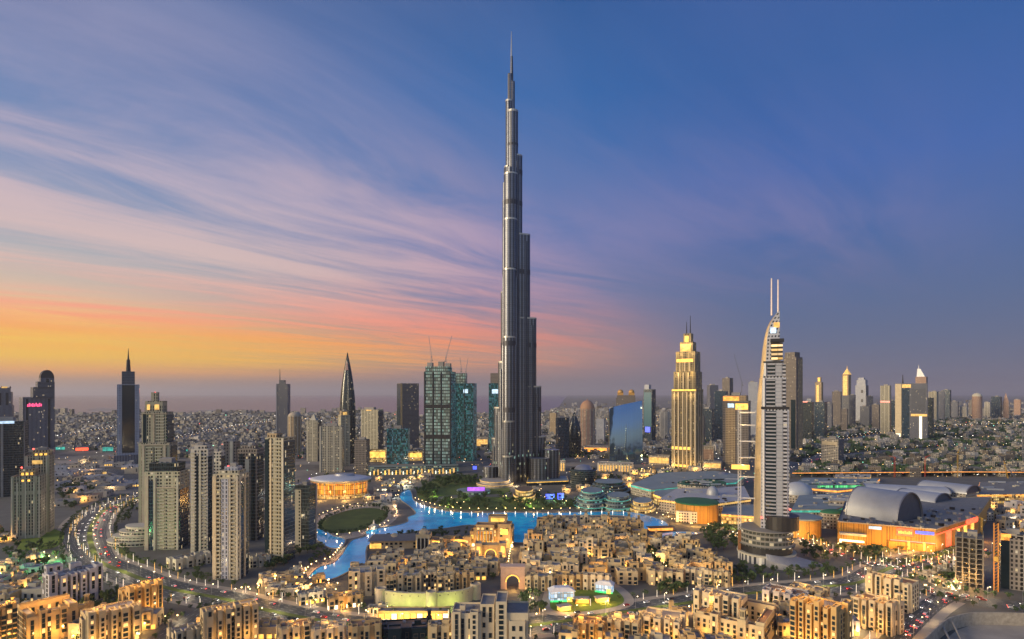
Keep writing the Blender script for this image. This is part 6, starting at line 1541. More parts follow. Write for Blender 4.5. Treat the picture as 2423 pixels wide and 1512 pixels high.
# ------------------------------------------------------------------ trees, palms, lamps, cars
def tree_proto(seed, h=8.0, rad=3.6):
    r = random.Random(seed)
    tr = MB().tube((0, 0, 0), (.1, .05, h * .35), .32, .2, 6)
    for i in range(5):
        a = 2 * PI * i / 5 + r.uniform(-.3, .3)
        tr.tube((.1, .05, h * .3), (rad * .55 * math.cos(a), rad * .55 * math.sin(a), h * r.uniform(.5, .75)), .14, .05, 4)
    cr = MB()
    cl = [(Vector((r.gauss(0, rad * .42), r.gauss(0, rad * .42), h * r.uniform(.42, .92))), r.uniform(.8, 1.5)) for _ in range(13)]
    for c, q in cl:
        for _ in range(22):
            d = Vector((r.gauss(0, 1), r.gauss(0, 1), r.gauss(0, .8))); d.normalize()
            p = c + d * q * r.uniform(.6, 1.05); s_ = r.uniform(.28, .55)
            a = d.orthogonal().normalized(); b_ = d.cross(a); t = r.uniform(0, PI); a, b_ = a * math.cos(t) + b_ * math.sin(t), b_ * math.cos(t) - a * math.sin(t)
            tilt = d * r.uniform(-.4, .4)
            cr.face([p - a * s_ - b_ * s_ * .6, p + a * s_ - b_ * s_ * .6 + tilt * s_, p + a * s_ * .8 + b_ * s_ * .7, p - a * s_ * .8 + b_ * s_ * .7 - tilt * s_])
    return tr, cr
def palm_proto(seed, h=9.0):
    r = random.Random(seed)
    tr = MB(); p = Vector((0, 0, 0))
    for i in range(5):
        q = p + Vector((r.uniform(-.08, .08), r.uniform(-.08, .08), h / 5)); tr.tube(p, q, .3 - i * .03, .27 - i * .03, 7, cap=False); p = q
    cr = MB()
    for i in range(15):
        a = 2 * PI * i / 15 + r.uniform(-.15, .15); up = r.uniform(.1, 1.2); L_ = r.uniform(2.6, 3.6); pr = p.copy(); w_ = .42
        for j in range(4):
            t = (j + 1) / 4; n_ = p + Vector((math.cos(a) * L_ * t, math.sin(a) * L_ * t, up * t * 1.6 - 2.0 * t * t)); sd_ = Vector((-math.sin(a), math.cos(a), 0)); w2 = .55 * (1 - t) + .06
            cr.face([pr - sd_ * w_, n_ - sd_ * w2, n_ - Vector((0, 0, -.12)), pr + Vector((0, 0, .12))]); cr.face([pr + Vector((0, 0, .12)), n_ + Vector((0, 0, .12)), n_ + sd_ * w2, pr + sd_ * w_]); pr = n_; w_ = w2
    return tr, cr
PROTO = {}
def make_tree(kind, seed, label, group, m_tr, m_cr, cat='tree'):
    tr, cr = (tree_proto if kind == 'tree' else palm_proto)(seed)
    e = empty('tree' if kind == 'tree' else 'palm_tree', (0, -5000, 0), 0, label, cat, group)
    tr.build('trunk', m_tr, e); cr.build('crown', m_cr, e)
    return e
WRAP = glow('fairy_light_wrap', (1, .86, .66), 1.15, .6, .6); WRAPG = glow('gold_fairy_light_wrap', (1, .55, .12), 1.4, .5, .6)
TREES = [make_tree('tree', 40 + i, 'x', 'x', BARK, LEAF) for i in range(4)]
PALMS = [make_tree('palm', 60 + i, 'x', 'x', BARK, LEAFP, 'palm tree') for i in range(3)]
LPALM = [make_tree('palm', 70 + i, 'x', 'x', (WRAP, WRAPG, WRAP)[i], LEAFP, 'palm tree') for i in range(3)]
USED = set()
def plant(protos, p, r, label, group, sc0=.8, sc1=1.25, z=0.0):
    o = r.choice(protos)
    if o.name in USED:
        o = dup(o, (p[0], p[1], z), r.uniform(0, 6.28), label, group)
    else:
        USED.add(o.name); o.location = (p[0], p[1], z); o['label'] = label; o['group'] = group
    o.scale = (r.uniform(sc0, sc1),) * 3
    return o
def clear_of(x, y, rad=1.0):
    return not any(math.hypot(x - a, y - b_) < c * .95 + rad for a, b_, c in PLACED) and not inside((x, y), LK)
ROADS = [(BLVD, 17), (SLIP, 6), (HWAY, 14), (RAMP, 9), (LANE, 8), (MALLR, 8), (FARR, 17), (FARL, 17)]
FAVE = [gline(q) for q in ([(330, 1080), (420, 1040), (640, 1000), (900, 986)], [(640, 1062), (1000, 1010), (1250, 986)], [(1290, 1066), (1450, 1010), (1560, 986)], [(1900, 1088), (2150, 1064), (2480, 1056)], [(1960, 1046), (2200, 1014), (2480, 1002)], [(120, 1040), (280, 1012), (420, 990)])]
for ln in FAVE: ribbon('road', ln, 34, .22, ROAD)
RCELL = set()
for ln, wd in ROADS + [(q, 34) for q in FAVE]:
    for p, _ in walk(ln, 7 if wd < 30 else 12):
        n_ = int(wd / 6) + 1
        for i in range(-n_, n_ + 1):
            for j in range(-n_, n_ + 1):
                if (i * i + j * j) * 36 <= (wd + 3) ** 2: RCELL.add((int(p.x // 6) + i, int(p.y // 6) + j))
def off_road(x, y):
    return (int(x // 6), int(y // 6)) not in RCELL
def grove(poly, n, place, seed, protos=TREES, lab='dark green tree', sc0=.75, sc1=1.3, gap=4.0, z=0.0):
    r = random.Random(seed); ps = [G(*p, z) for p in poly]; pw = [(p.x, p.y) for p in ps]
    x0, x1 = min(p[0] for p in pw), max(p[0] for p in pw); y0, y1 = min(p[1] for p in pw), max(p[1] for p in pw); got = []
    for t in range(n * 40):
        if len(got) >= n: break
        x, y = r.uniform(x0, x1), r.uniform(y0, y1)
        if inside((x, y), pw) and clear_of(x, y, 2) and off_road(x, y) and all(math.hypot(x - a, y - b_) > gap for a, b_ in got):
            got.append((x, y)); plant(protos, (x, y), r, f'{lab} {place}', f'trees {place}', sc0, sc1, z)
grove([(985, 1165), (1010, 1142), (1060, 1128), (1150, 1136), (1150, 1150), (1060, 1150), (1020, 1180), (995, 1184)], 120, 'in the park left of the great tower', 1, sc0=.8, sc1=1.5)
grove([(1010, 1190), (1060, 1176), (1150, 1172), (1360, 1180), (1400, 1200), (1300, 1208), (1133, 1210), (1050, 1206)], 90, 'along the lake shore below the great tower', 2, sc0=.9, sc1=1.4)
grove([(1664, 1260), (1700, 1252), (1748, 1262), (1752, 1300), (1700, 1310), (1668, 1290)], 34, 'in the dense clump left of the round hotel podium', 3, sc0=1.0, sc1=1.5, gap=3)
grove([(1730, 1350), (1850, 1352), (1960, 1340), (1990, 1372), (1860, 1388), (1740, 1392)], 24, 'between the round hotel podium and the boulevard', 4)
grove([(1960, 1300), (2080, 1306), (2180, 1330), (2120, 1336), (2000, 1320)], 14, 'before the orange mall wall', 5)
grove([(185, 1440), (300, 1410), (330, 1440), (240, 1470)], 16, 'in the dark garden between the lilac and orange blocks', 6, sc0=.9, sc1=1.4, gap=3)
grove([(720, 1300), (780, 1300), (800, 1320), (730, 1340)], 10, 'on the lake path left of the lake', 7)
grove([(2160, 1420), (2190, 1440), (2150, 1500), (2130, 1480)], 12, 'beside the ramp right of the curved court block', 8, gap=3)
grove([(0, 1300), (140, 1310), (150, 1380), (0, 1400)], 16, 'in the green lit park at far left', 9)
grove([(1230, 1500), (1350, 1500), (1340, 1440), (1240, 1400)], 10, 'between the big cream block and the oval plaza', 10)
grove([(1560, 1385), (1640, 1400), (1640, 1440), (1560, 1420)], 10, 'at the boulevard corner right of the oval plaza', 11)
grove([(1530, 1300), (1600, 1390), (1560, 1390), (1500, 1310)], 10, 'along the dark diagonal lane', 12)
def gap_trees(poly, n, place, seed):
    r = random.Random(seed); ps = [G(*p) for p in poly]; pw = [(p.x, p.y) for p in ps]; got = 0
    x0, x1 = min(p[0] for p in pw), max(p[0] for p in pw); y0, y1 = min(p[1] for p in pw), max(p[1] for p in pw)
    for t in range(n * 200):
        if got >= n: break
        x, y = r.uniform(x0, x1), r.uniform(y0, y1)
        if inside((x, y), pw) and clear_of(x, y, -.5): got += 1; plant(TREES, (x, y), r, f'small dark tree {place}', f'trees {place}', .5, .95)
gap_trees([(858, 1330), (1180, 1332), (1180, 1378), (850, 1384)], 24, 'between the houses behind the fortress wall', 31)
gap_trees([(1270, 1250), (1500, 1250), (1600, 1372), (1240, 1378)], 40, 'between the houses of the right peninsula', 32)
gap_trees([(1640, 1440), (2140, 1440), (2100, 1530), (1640, 1530)], 20, 'between the blocks at lower right', 33)
gap_trees([(0, 1440), (620, 1440), (620, 1530), (0, 1530)], 24, 'between the blocks at lower left', 34)
grove([(135, 1150), (215, 1140), (222, 1180), (150, 1215)], 34, 'on the lots left of the boulevard bend', 35, sc0=.9, sc1=1.5)
# palms
def row(line, step, off, protos, label, group, seed, start=2.0, skip=(), sc0=.55, sc1=1.0, y_=(0, 1e9)):
    r = random.Random(seed)
    for p, a in walk(line, step, start):
        q = p + Vector((-math.sin(a), math.cos(a), 0)) * off
        q += Vector((r.uniform(-1, 1), r.uniform(-1, 1), 0))
        if not (y_[0] < q.y < y_[1]) or q.y < 330 or abs(q.x) > q.y * .95: continue
        if any(math.hypot(q.x - a_, q.y - b_) < c * .6 for a_, b_, c in PLACED): continue
        plant(protos, q, r, label, group, sc0, sc1)
row(BLVD, 15, 19.5, LPALM, 'palm with its trunk wrapped in small lights on the lake side of the boulevard', 'lit palms along the lake side of the boulevard', 1)
row(BLVD, 16, -19.5, LPALM, 'palm with its trunk wrapped in small lights on the near side of the boulevard', 'lit palms along the near side of the boulevard', 2)
row(SLIP, 11, 7.5, LPALM, 'light wrapped palm along the slip road left of the boulevard bend', 'lit palms along the slip road', 3)
row(MALLR, 10, 9, LPALM, 'light wrapped palm on the street before the orange mall wall', 'lit palms before the mall', 4)
row(RAMP, 11, 11, LPALM, 'light wrapped palm beside the ramp at bottom right', 'lit palms beside the ramp', 5)
prom = [Vector((x, y, 0)) for x, y in ring_poly(c0, prx * 1.2, pry * 1.22)]
row(prom, 14, 0, PALMS, 'palm on the ring path round the oval park', 'palms round the oval park', 6)
grove([(880, 1268), (960, 1258), (1110, 1252), (1110, 1266), (890, 1288)], 26, 'on the lake bank left of the palace hotel', 36, sc0=.6, sc1=1.1, gap=3)
grove([(600, 1330), (640, 1352), (700, 1330), (720, 1300), (690, 1310), (640, 1340)], 14, 'round the feet of the lakeside residences', 37)
row(BLVD, 13, 26, TREES, 'small tree on the lake side pavement of the boulevard', 'trees along the boulevard, lake side', 11, sc0=.45, sc1=.8)
row(BLVD, 13, -26, TREES, 'small tree on the near pavement of the boulevard', 'trees along the boulevard, near side', 12, sc0=.45, sc1=.8)
row(HWAY, 9, 17, TREES, 'small tree on the far verge of the lower right highway', 'trees on the far highway verge', 13, sc0=.5, sc1=.9)
row(HWAY, 9, -17, TREES, 'small tree on the near verge of the lower right highway', 'trees on the near highway verge', 14, sc0=.5, sc1=.9)
row(prom, 9, 9, TREES, 'tree outside the ring path of the oval park', 'trees round the oval park', 15, sc0=.5, sc1=.9)
row(MALLR, 9, 14, TREES, 'tree between the mall road and the orange wall', 'trees along the mall road', 16, sc0=.5, sc1=.9)
grove([(0, 1262), (30, 1280), (150, 1300), (165, 1330), (0, 1330)], 26, 'on the lawn below the pale tower pair', 51, sc0=.6, sc1=1.1)
grove([(180, 1226), (206, 1226), (206, 1300), (190, 1310), (178, 1280)], 14, 'between the slip road and the boulevard', 52, sc0=.6, sc1=1.0, gap=3)
grove([(2180, 1340), (2280, 1330), (2282, 1398), (2200, 1402)], 22, 'on the lots before the unfinished frame', 53, sc0=.6, sc1=1.0)
grove([(1895, 1288), (1976, 1300), (1990, 1332), (1900, 1324)], 18, 'right of the round hotel podium', 54, sc0=.7, sc1=1.2)
grove([(0, 1386), (92, 1384), (96, 1432), (0, 1440)], 10, 'at the left edge by the lilac block', 55, sc0=.6, sc1=1.0)
grove([(430, 1328), (500, 1345), (500, 1378), (420, 1362)], 8, 'below the cream residence', 56, sc0=.5, sc1=.9, gap=3)
grove([(265, 1215), (320, 1190), (330, 1230), (290, 1250)], 12, 'inside the boulevard bend by the terraced podium', 57, sc0=.6, sc1=1.0)
grove([(-30, 1130), (130, 1128), (130, 1145), (-30, 1150)], 12, 'along the far left road', 58, sc0=.8, sc1=1.4)
grove([(1350, 1126), (1430, 1120), (1590, 1108), (1680, 1110), (1590, 1124), (1490, 1146), (1350, 1136)], 34, 'on the avenue before the mirror glass office', 59, sc0=.7, sc1=1.2)
grove([(720, 1124), (880, 1126), (1000, 1124), (980, 1140), (880, 1150)], 26, 'behind the opera hall', 60, sc0=.7, sc1=1.2)
# lamps
def lamp_proto(kind):
    e = empty('street_lamp', (0, -5000, 0), 0, 'x', 'street lamp', 'x')
    if kind == 'tall':
        MB().tube((0, 0, 0), (0, 0, 9), .14, .08, 6).tube((0, 0, 8.9), (1.7, 0, 9.4), .07, .06, 5).build('pole', METAL, e)
        MB().ball((1.7, 0, 9.2), .42, 6, sz=.6).build('lamp_head', glow('street_lamp_head', (1, .72, .36), 9), e)
    elif kind == 'globe':
        MB().tube((0, 0, 0), (0, 0, 4), .1, .08, 6).build('pole', DARKM, e)
        MB().ball((0, 0, 4.3), .48, 6).build('lamp_head', glow('globe_lamp_head', (1, .66, .26), 8), e)
    else:
        MB().box(0, 0, 0, .5, .5, 3.4).build('pole', DARKM, e)
        MB().box(0, 0, .4, .62, .62, 3.2, base=True).build('lamp_head', glow('pillar_lamp_head', (1, .9, .74), 3.2), e)
    return e
LAMP = {q: lamp_proto(q) for q in ('tall', 'globe', 'pillar')}
def lamps(kind, pts, label, group, seed, every=3, en=1500, col=WARM, hz_=4.5):
    r = random.Random(seed); n = 0
    for p, a in pts:
        if p.y < 330 or abs(p.x) > p.y * .95: continue
        o = LAMP[kind]
        if o.name in USED: o = dup(o, (p.x, p.y, 0), a, label, group)
        else:
            USED.add(o.name); o.location = (p.x, p.y, 0); o.rotation_euler = (0, 0, a); o['label'] = label; o['group'] = group
        n += 1
        if n % every == 0:
            lamp_light((0, -.9, hz_ if kind != 'tall' else 8.4), en, r.choice([col, col, (1, .74, .42)]), .5, o)
def offs(line, step, off, start=3.0):
    for p, a in walk(line, step, start):
        yield p + Vector((-math.sin(a), math.cos(a), 0)) * off, a
lamps('tall', offs(BLVD, 26, 3), 'tall street lamp on the boulevard median', 'street lamps on the boulevard', 1, 2, 5200, (1, .78, .5))
lamps('tall', offs(HWAY, 24, 13.5), 'tall street lamp along the highway at lower right', 'street lamps along the highway', 2, 2, 4000, (1, .78, .5))
lamps('tall', offs(RAMP, 22, -9), 'tall street lamp along the ramp at bottom right', 'street lamps along the ramp', 3, 2, 3500)
lamps('globe', offs(ALLEY, 9, 3), 'globe lamp along the dark diagonal lane', 'globe lamps along the diagonal lane', 4, 2, 900, (1, .66, .2), 3.6)
lamps('globe', offs(ALLEY2, 9, 4), 'globe lamp behind the pink gatehouse', 'globe lamps behind the gatehouse', 5, 2, 900)
shore_n = smooth_line([G(*p) for p in ((985, 1192), (1013, 1203), (1058, 1213), (1133, 1217), (1213, 1216), (1286, 1217), (1354, 1216), (1430, 1214), (1500, 1216))], 4)
shore_f = smooth_line([G(*p) for p in ((976, 1184), (1013, 1197), (1058, 1207), (1133, 1211), (1213, 1210), (1286, 1211), (1354, 1210), (1430, 1208), (1500, 1210), (1566, 1226), (1590, 1240))], 4)
lamps('globe', offs(shore_f, 13, 3), 'globe lamp on the promenade across the lake', 'promenade lamps on the far shore', 6, 3, 2400)
lamps('globe', offs(prom, 12, -4), 'globe lamp on the ring path of the oval park', 'lamps round the oval park', 7, 3, 1800, (1, .6, .35))
wq = smooth_line([G(*p) for p in ((726, 1368), (738, 1350), (756, 1338), (786, 1329), (804, 1312), (818, 1290))], 4)
lamps('globe', offs(wq, 9, 3), 'globe lamp on the path at the lake tip', 'lamps at the lake tip', 8, 2, 2600, (1, .52, .25))
lamps('pillar', offs(shore_n, 15, -1), 'pillar lamp on the near lake shore', 'pillar lamps on the near lake shore', 9, 4, 1200)
lamps('tall', offs(MALLR, 24, -8), 'street lamp on the road before the orange mall', 'street lamps before the mall', 10, 2, 3000)
r = random.Random(91)
def spray(poly, n, kind, label, group, seed, every=2, en=2200, col=WARM):
    r = random.Random(seed); ps = [G(*p) for p in poly]; pw = [(p.x, p.y) for p in ps]; out = []
    x0, x1 = min(p[0] for p in pw), max(p[0] for p in pw); y0, y1 = min(p[1] for p in pw), max(p[1] for p in pw)
    for t in range(n * 60):
        if len(out) >= n: break
        x, y = r.uniform(x0, x1), r.uniform(y0, y1)
        if inside((x, y), pw) and clear_of(x, y, .5): out.append((Vector((x, y, 0)), r.uniform(0, 6)))
    lamps(kind, out, label, group, seed, every, en, col)
spray([(640, 1380), (720, 1370), (770, 1372), (820, 1390), (870, 1430), (880, 1460), (700, 1430)], 26, 'globe', 'globe lamp in the market square below the lake tip', 'lamps in the market square', 21, 3, 2000, (1, .55, .16))
spray([(560, 1400), (640, 1380), (700, 1345), (730, 1350), (640, 1420)], 18, 'globe', 'globe lamp between the front tower and the lake', 'lamps between tower and lake', 22, 3, 2000, (1, .55, .16))
spray([(0, 1330), (130, 1310), (160, 1400), (0, 1410)], 10, 'globe', 'green tinted lamp in the park at far left', 'lamps in the far left park', 23, 1, 5200, (.1, 1, .3))
spray([(870, 1140), (1000, 1130), (960, 1180), (900, 1200)], 14, 'globe', 'globe lamp between the opera hall and the lake', 'lamps beside the opera hall', 24, 2, 6000, (.9, .95, .85))
spray([(1250, 1160), (1500, 1150), (1540, 1210), (1300, 1205)], 24, 'globe', 'globe lamp on the waterfront below the great tower', 'lamps on the waterfront', 25, 3, 4200, (.4, .95, .75))
spray([(1240, 1400), (1300, 1380), (1500, 1460), (1250, 1500)], 10, 'globe', 'globe lamp round the oval plaza', 'lamps round the oval plaza', 26, 2, 2400)
spray([(1700, 1260), (1790, 1240), (1790, 1262), (1700, 1280)], 8, 'pillar', 'pillar lamp before the amber arcade', 'lamps before the amber arcade', 27, 2, 4200, (1, .5, .1))
spray([(2040, 1330), (2290, 1320), (2290, 1400), (2180, 1410)], 16, 'globe', 'globe lamp in the dark lots before the unfinished building', 'lamps before the unfinished building', 28, 2, 3000)
spray([(870, 1075), (1110, 1075), (1110, 1120), (880, 1120)], 14, 'globe', 'globe lamp among the blocks behind the opera hall', 'lamps behind the opera hall', 29, 2, 6000, (1, .8, .5))
spray([(1290, 1070), (1590, 1050), (1590, 1110), (1290, 1110)], 18, 'globe', 'globe lamp among the towers right of the great tower', 'lamps right of the great tower', 30, 2, 7000, (1, .6, .2))

spray([(0, 1440), (640, 1440), (640, 1525), (0, 1525)], 26, 'globe', 'globe lamp among the lower left blocks', 'lamps among the lower left blocks', 40, 2, 2600, (1, .52, .14))
spray([(1340, 1460), (2140, 1420), (2100, 1520), (1340, 1520)], 34, 'globe', 'globe lamp among the lower right blocks', 'lamps among the lower right blocks', 41, 2, 2600, (1, .52, .14))
spray([(990, 1180), (1060, 1170), (1340, 1176), (1360, 1200), (1060, 1204)], 20, 'globe', 'green glowing garden lamp below the great tower', 'garden lamps below the great tower', 42, 2, 2600, (.55, 1, .2))
spray([(1340, 1130), (1420, 1116), (1600, 1106), (1700, 1110), (1500, 1146)], 22, 'globe', 'globe lamp on the avenue before the mirror glass office', 'lamps before the mirror glass office', 43, 2, 9000, (1, .56, .14))
spray([(1560, 1200), (1790, 1240), (1790, 1262), (1680, 1262), (1600, 1244)], 16, 'globe', 'globe lamp on the mall quay at the lake end', 'lamps on the mall quay', 44, 2, 5000, (1, .52, .12))
spray([(1880, 1276), (2200, 1306), (2290, 1290), (2280, 1330), (1960, 1320)], 16, 'globe', 'globe lamp along the foot of the orange mall wall', 'lamps along the mall wall', 45, 2, 4000, (1, .5, .12))
# cars
CARM = [plain('car_paint_white', (.6, .6, .6), .3), plain('car_paint_black', (.02, .02, .022), .3), plain('car_paint_silver', (.32, .33, .35), .3, .4), plain('car_paint_red', (.3, .03, .02), .35)]
HEADL = glow('headlight_lens', (1, .93, .8), 7); TAILL = glow('taillight_lens', (1, .05, .03), 7)
def car_proto(paint):
    e = empty('car', (0, -5000, 0), 0, 'x', 'car', 'x')
    pr = [(-2.25, .35), (2.25, .35), (2.25, .8), (1.3, .95), (.75, 1.42), (-1.2, 1.45), (-1.9, .98), (-2.25, .9)]
    mb = MB()
    for sy in (-1, 1):
        q = [(x, sy * .88, z) for x, z in pr]; mb.face(q if sy < 0 else q[::-1])
    for a, c in zip(pr, pr[1:] + pr[:1]):
        mb.face([(a[0], .88, a[1]), (c[0], .88, c[1]), (c[0], -.88, c[1]), (a[0], -.88, a[1])])
    mb.build('body', paint, e)
    g = MB()
    for sy in (-1, 1):
        q = [(x, sy * .895, z) for x, z in ((1.15, .98), (.7, 1.36), (-1.15, 1.38), (-1.7, 1.0))]; g.face(q if sy < 0 else q[::-1])
    g.face([(1.27, -.78, .99), (1.27, .78, .99), (.79, .72, 1.4), (.79, -.72, 1.4)]).build('glazing', GLASSD, e)
    for x in (-1.4, 1.4):
        for y in (-.86, .86): MB().tube((x, y - .1, .32), (x, y + .1, .32), .32, n=10).build('wheel', DARKM, e)
    for y in (-.6, .6):
        MB().box(2.25, y, .55, .12, .42, .28, base=True).build('headlight', HEADL, e); MB().box(-2.25, y, .6, .12, .42, .28, base=True).build('taillight', TAILL, e)
    return e
CARS = [car_proto(p) for p in CARM]
CN = ['white', 'black', 'silver', 'red']
def traffic(line, wd, step, where, seed, z=.2, prob=.6):
    r = random.Random(seed)
    for side in (-1, 1):
        for lane in (.32, .68):
            for p, a in walk(line, step, r.uniform(0, step)):
                if r.random() > prob: continue
                q = p + Vector((-math.sin(a), math.cos(a), 0)) * side * (wd / 2) * lane + Vector((math.cos(a), math.sin(a), 0)) * r.uniform(-3, 3)
                if q.y < 340 or abs(q.x) > q.y * .9: continue
                i = r.choice([0, 0, 1, 2, 2, 3]); o = CARS[i]; lb = f'{CN[i]} car driving {"towards the left" if side > 0 else "towards the right"} {where}'; gp = f'cars {where}'
                ang = a if side < 0 else a + PI
                if o.name in USED: dup(o, (q.x, q.y, z), ang, lb, gp)
                else:
                    USED.add(o.name); o.location = (q.x, q.y, z); o.rotation_euler = (0, 0, ang); o['label'] = lb; o['group'] = gp
traffic(BLVD, 32, 21, 'on the palm lined boulevard', 5, .2, .5)
traffic(HWAY, 26, 13, 'on the highway at lower right', 6, .2, .6)
traffic(RAMP, 16, 16, 'on the ramp at bottom right', 7, .2, .5)
traffic(MALLR, 14, 16, 'on the road before the orange mall', 8, .2, .5)
traffic(FARR, 34, 26, 'on the far road behind the curved hotel', 9, .2, .45)
# past the 295 largest of a kind the rest go into one mass each
def fold_rest(stemn, keep_n, name, label):
    obs = [o for o in COL.objects if o.parent is None and o.name.split('.')[0] == stemn and o.location.y > 0]
    obs.sort(key=lambda o: -o.scale.x / o.location.y)
    rest = obs[keep_n:]
    if not rest: return
    mb = MB(); mats = []; fam = {}
    for c in COL.objects:
        if c.parent is not None: fam.setdefault(c.parent.name, []).append(c)
    for o in rest:
        q = math.cos(o.rotation_euler.z) * o.scale.x, math.sin(o.rotation_euler.z) * o.scale.x
        for c in fam.get(o.name, []):
            if c.type == 'MESH':
                mt = c.data.materials[0]
                if mt not in mats: mats.append(mt)
                mi = mats.index(mt); vs = [v.co for v in c.data.vertices]
                tv = [(o.location.x + q[0] * v.x - q[1] * v.y, o.location.y + q[1] * v.x + q[0] * v.y, o.location.z + v.z * o.scale.x) for v in vs]
                for p in c.data.polygons: mb.face([tv[i] for i in p.vertices], None, mi)
                bpy.data.objects.remove(c)
            else:
                x, y, z = c.location; c.parent = None
                c.location = (o.location.x + q[0] * x - q[1] * y, o.location.y + q[1] * x + q[0] * y, z)
        bpy.data.objects.remove(o)
    tag(mb.build(name, mats), label, kind='stuff')
bpy.context.view_layer.update()
fold_rest('tree', 292, 'distant_trees', 'the smaller and farther garden trees')
fold_rest('street_lamp', 292, 'distant_lamps', 'the smaller and farther street lamps')
# yard and curved wall at the bottom right corner
yd = [G(x, y) for x, y in ((2180, 1560), (2262, 1492), (2300, 1478), (2460, 1478), (2460, 1560))]
sheet('yard', [(p.x, p.y) for p in yd], .12, PAVEL)
WL = gline([(2172, 1560), (2236, 1500), (2262, 1488), (2300, 1480), (2360, 1479), (2470, 1482)], 5); o_ = WL[10].copy()
e = empty('retaining_wall', o_, 0, 'long pale concrete retaining wall round the empty yard, bottom right corner', 'wall')
mb = MB()
for a, c in zip(WL, WL[1:]):
    a, c = a - o_, c - o_
    n_ = Vector((-(c - a).y, (c - a).x, 0)).normalized() * 1.0
    for (p, q, r_) in ((a, c, 0), (c + n_, a + n_, 0)):
        mb.face([(p.x, p.y, 0), (q.x, q.y, 0), (q.x, q.y, 9), (p.x, p.y, 9)])
    mb.face([(a.x, a.y, 9), (c.x, c.y, 9), (c.x + n_.x, c.y + n_.y, 9), (a.x + n_.x, a.y + n_.y, 9)])
mb.build('wall', plain('weathered_concrete', (.34, .29, .23), .9, 0, .7, .3), e)
for i in range(2):
    a = G(2226 + i * 26, 1500 - i * 6); b_ = G(2262 + i * 26, 1545)
    e = empty('steel_strut', a, 0, f'{"left" if i == 0 else "right"} one of the pale diagonal struts by the retaining wall', 'strut')
    MB().tube((0, 0, 7), (b_ - a) + Vector((0, 0, .6)), .7, n=6).build('bar', CONC, e); MB().box((b_ - a).x, (b_ - a).y, 0, 2, 2, .8).build('footing', CONC, e)

# ------------------------------------------------------------------ far city: villas, flats and trees to the horizon
r = random.Random(17)
FARM = [plain('far_render_cream', (.33, .29, .23), .9, 0, .2), plain('far_render_grey', (.3, .285, .27), .9, 0, .2), plain('far_render_white', (.52, .49, .45), .9, 0, .2), plain('far_render_brown', (.2, .165, .13), .9, 0, .2), plain('far_render_dark', (.09, .09, .09), .9, 0, .2)]
FARN = ['cream', 'grey', 'white', 'brown', 'dark grey']
SHO = [(p.x, p.y) for p in shore] + [(14000, 149000), (-119000, 149000), (-119000, shore[0].y)]
cand = []
BIG = [(o.location.x, o.location.y) for o in list(COL.objects) if o.parent is None and o.get('category') in ('tower', 'hotel', 'office block', 'construction', 'terrace building', 'mall building')]
for _ in range(30000):
    t = r.random(); yd_ = 968 + 160 * t ** 1.5 if t > .0 else 970
    x = r.uniform(-60, 2480)
    if yd_ > 1098 and not (1900 < x < 2430): continue
    if 1085 < yd_ and x < 1880: continue
    Y = GY(yd_); X = (x - CX) / F * Y
    if inside((X, Y), SHO) or not off_road(X, Y): continue
    if Y < 3000 and any(abs(X - a) < 60 and abs(Y - b_) < 60 for a, b_ in BIG): continue
    if 120 < x < 340 and yd_ > 1066: continue
    cand.append((X, Y))
seen = {}; keepers = []
for X, Y in cand:
    kx = (int(X / 26), int(Y / 34))
    if kx in seen or (X / Y * F > 680 and Y < 3600 and r.random() < .72): continue
    seen[kx] = 1; keepers.append((X, Y))
keepers.sort(key=lambda p: p[1])
def villa_faces(mb, X, Y, r, m):
    w_, d_, h = r.uniform(9, 24), r.uniform(9, 20), r.choice([5, 7, 8, 9, 11, 14, 18])
    if Y > 4000: w_ *= 1.5; d_ *= 1.3
    a = r.uniform(-.5, .5)
    mb.box(X, Y, 0, w_, d_, h, m, None, a)
    if r.random() < .5: mb.box(X + r.uniform(-3, 3), Y + r.uniform(-3, 3), h, w_ * .4, d_ * .4, 3, m, None, a)
VP = []
F_FAR = [facade('far_facade_' + n_, tuple(m_.node_tree.nodes and c), (.05, .05, .05), 4, 3.6, .5, .45, .1) for n_, m_, c in (('cream', FARM[0], (.33, .29, .23)), ('grey', FARM[1], (.24, .23, .22)), ('white', FARM[2], (.46, .43, .4)), ('brown', FARM[3], (.15, .125, .1)), ('slate', FARM[4], (.06, .065, .065)))]
for i in range(15):
    mb = MB(); w_, d_, h = r.uniform(12, 24), r.uniform(10, 20), r.choice([6, 7, 8, 10, 12, 16])
    mb.block(0, 0, 0, w_, d_, h, 0, 1, .9, .4)
    if i % 2: mb.block(r.uniform(-4, 4), r.uniform(-3, 3), h, w_ * .4, d_ * .45, 3.2, 0, 1, .5, .3)
    if i % 3 == 0: mb.block(w_ * .5, -d_ * .3, 0, w_ * .4, d_ * .5, h * .6, 0, 1, .6, .3)
    o = mb.build('villa', [F_FAR[i % 5], ROOFL if i % 2 else ROOF]); VP.append([o, i % 5, False, h])
nv = 0
def region(X, Y):
    x = CX + X / Y * F
    return 'left of the spire tower' if x < 300 else 'between the spire tower and the pointed dark tower' if x < 820 else 'left of the great tower base' if x < 1200 else 'right of the great tower base' if x < 1600 else 'beside the golden hotel' if x < 1860 else 'in the leafy quarter behind the mall'
stuff = MB()
for X, Y in keepers:
    if nv < 290:
        v = VP[r.randrange(15)]
        if v[2]: o = v[0].copy(); COL.objects.link(o)
        else: o = v[0]; v[2] = True
        o.location = (X, Y, 0); o.rotation_euler = (0, 0, r.uniform(-.5, .5))
        rg = region(X, Y)
        tag(o, f'low {FARN[v[1]]} flat roofed villa {rg}', 'villa', f'far low villas {rg}'); nv += 1
    else:
        villa_faces(stuff, X, Y, r, r.choice([0, 0, 1, 1, 1, 2, 3, 4]))
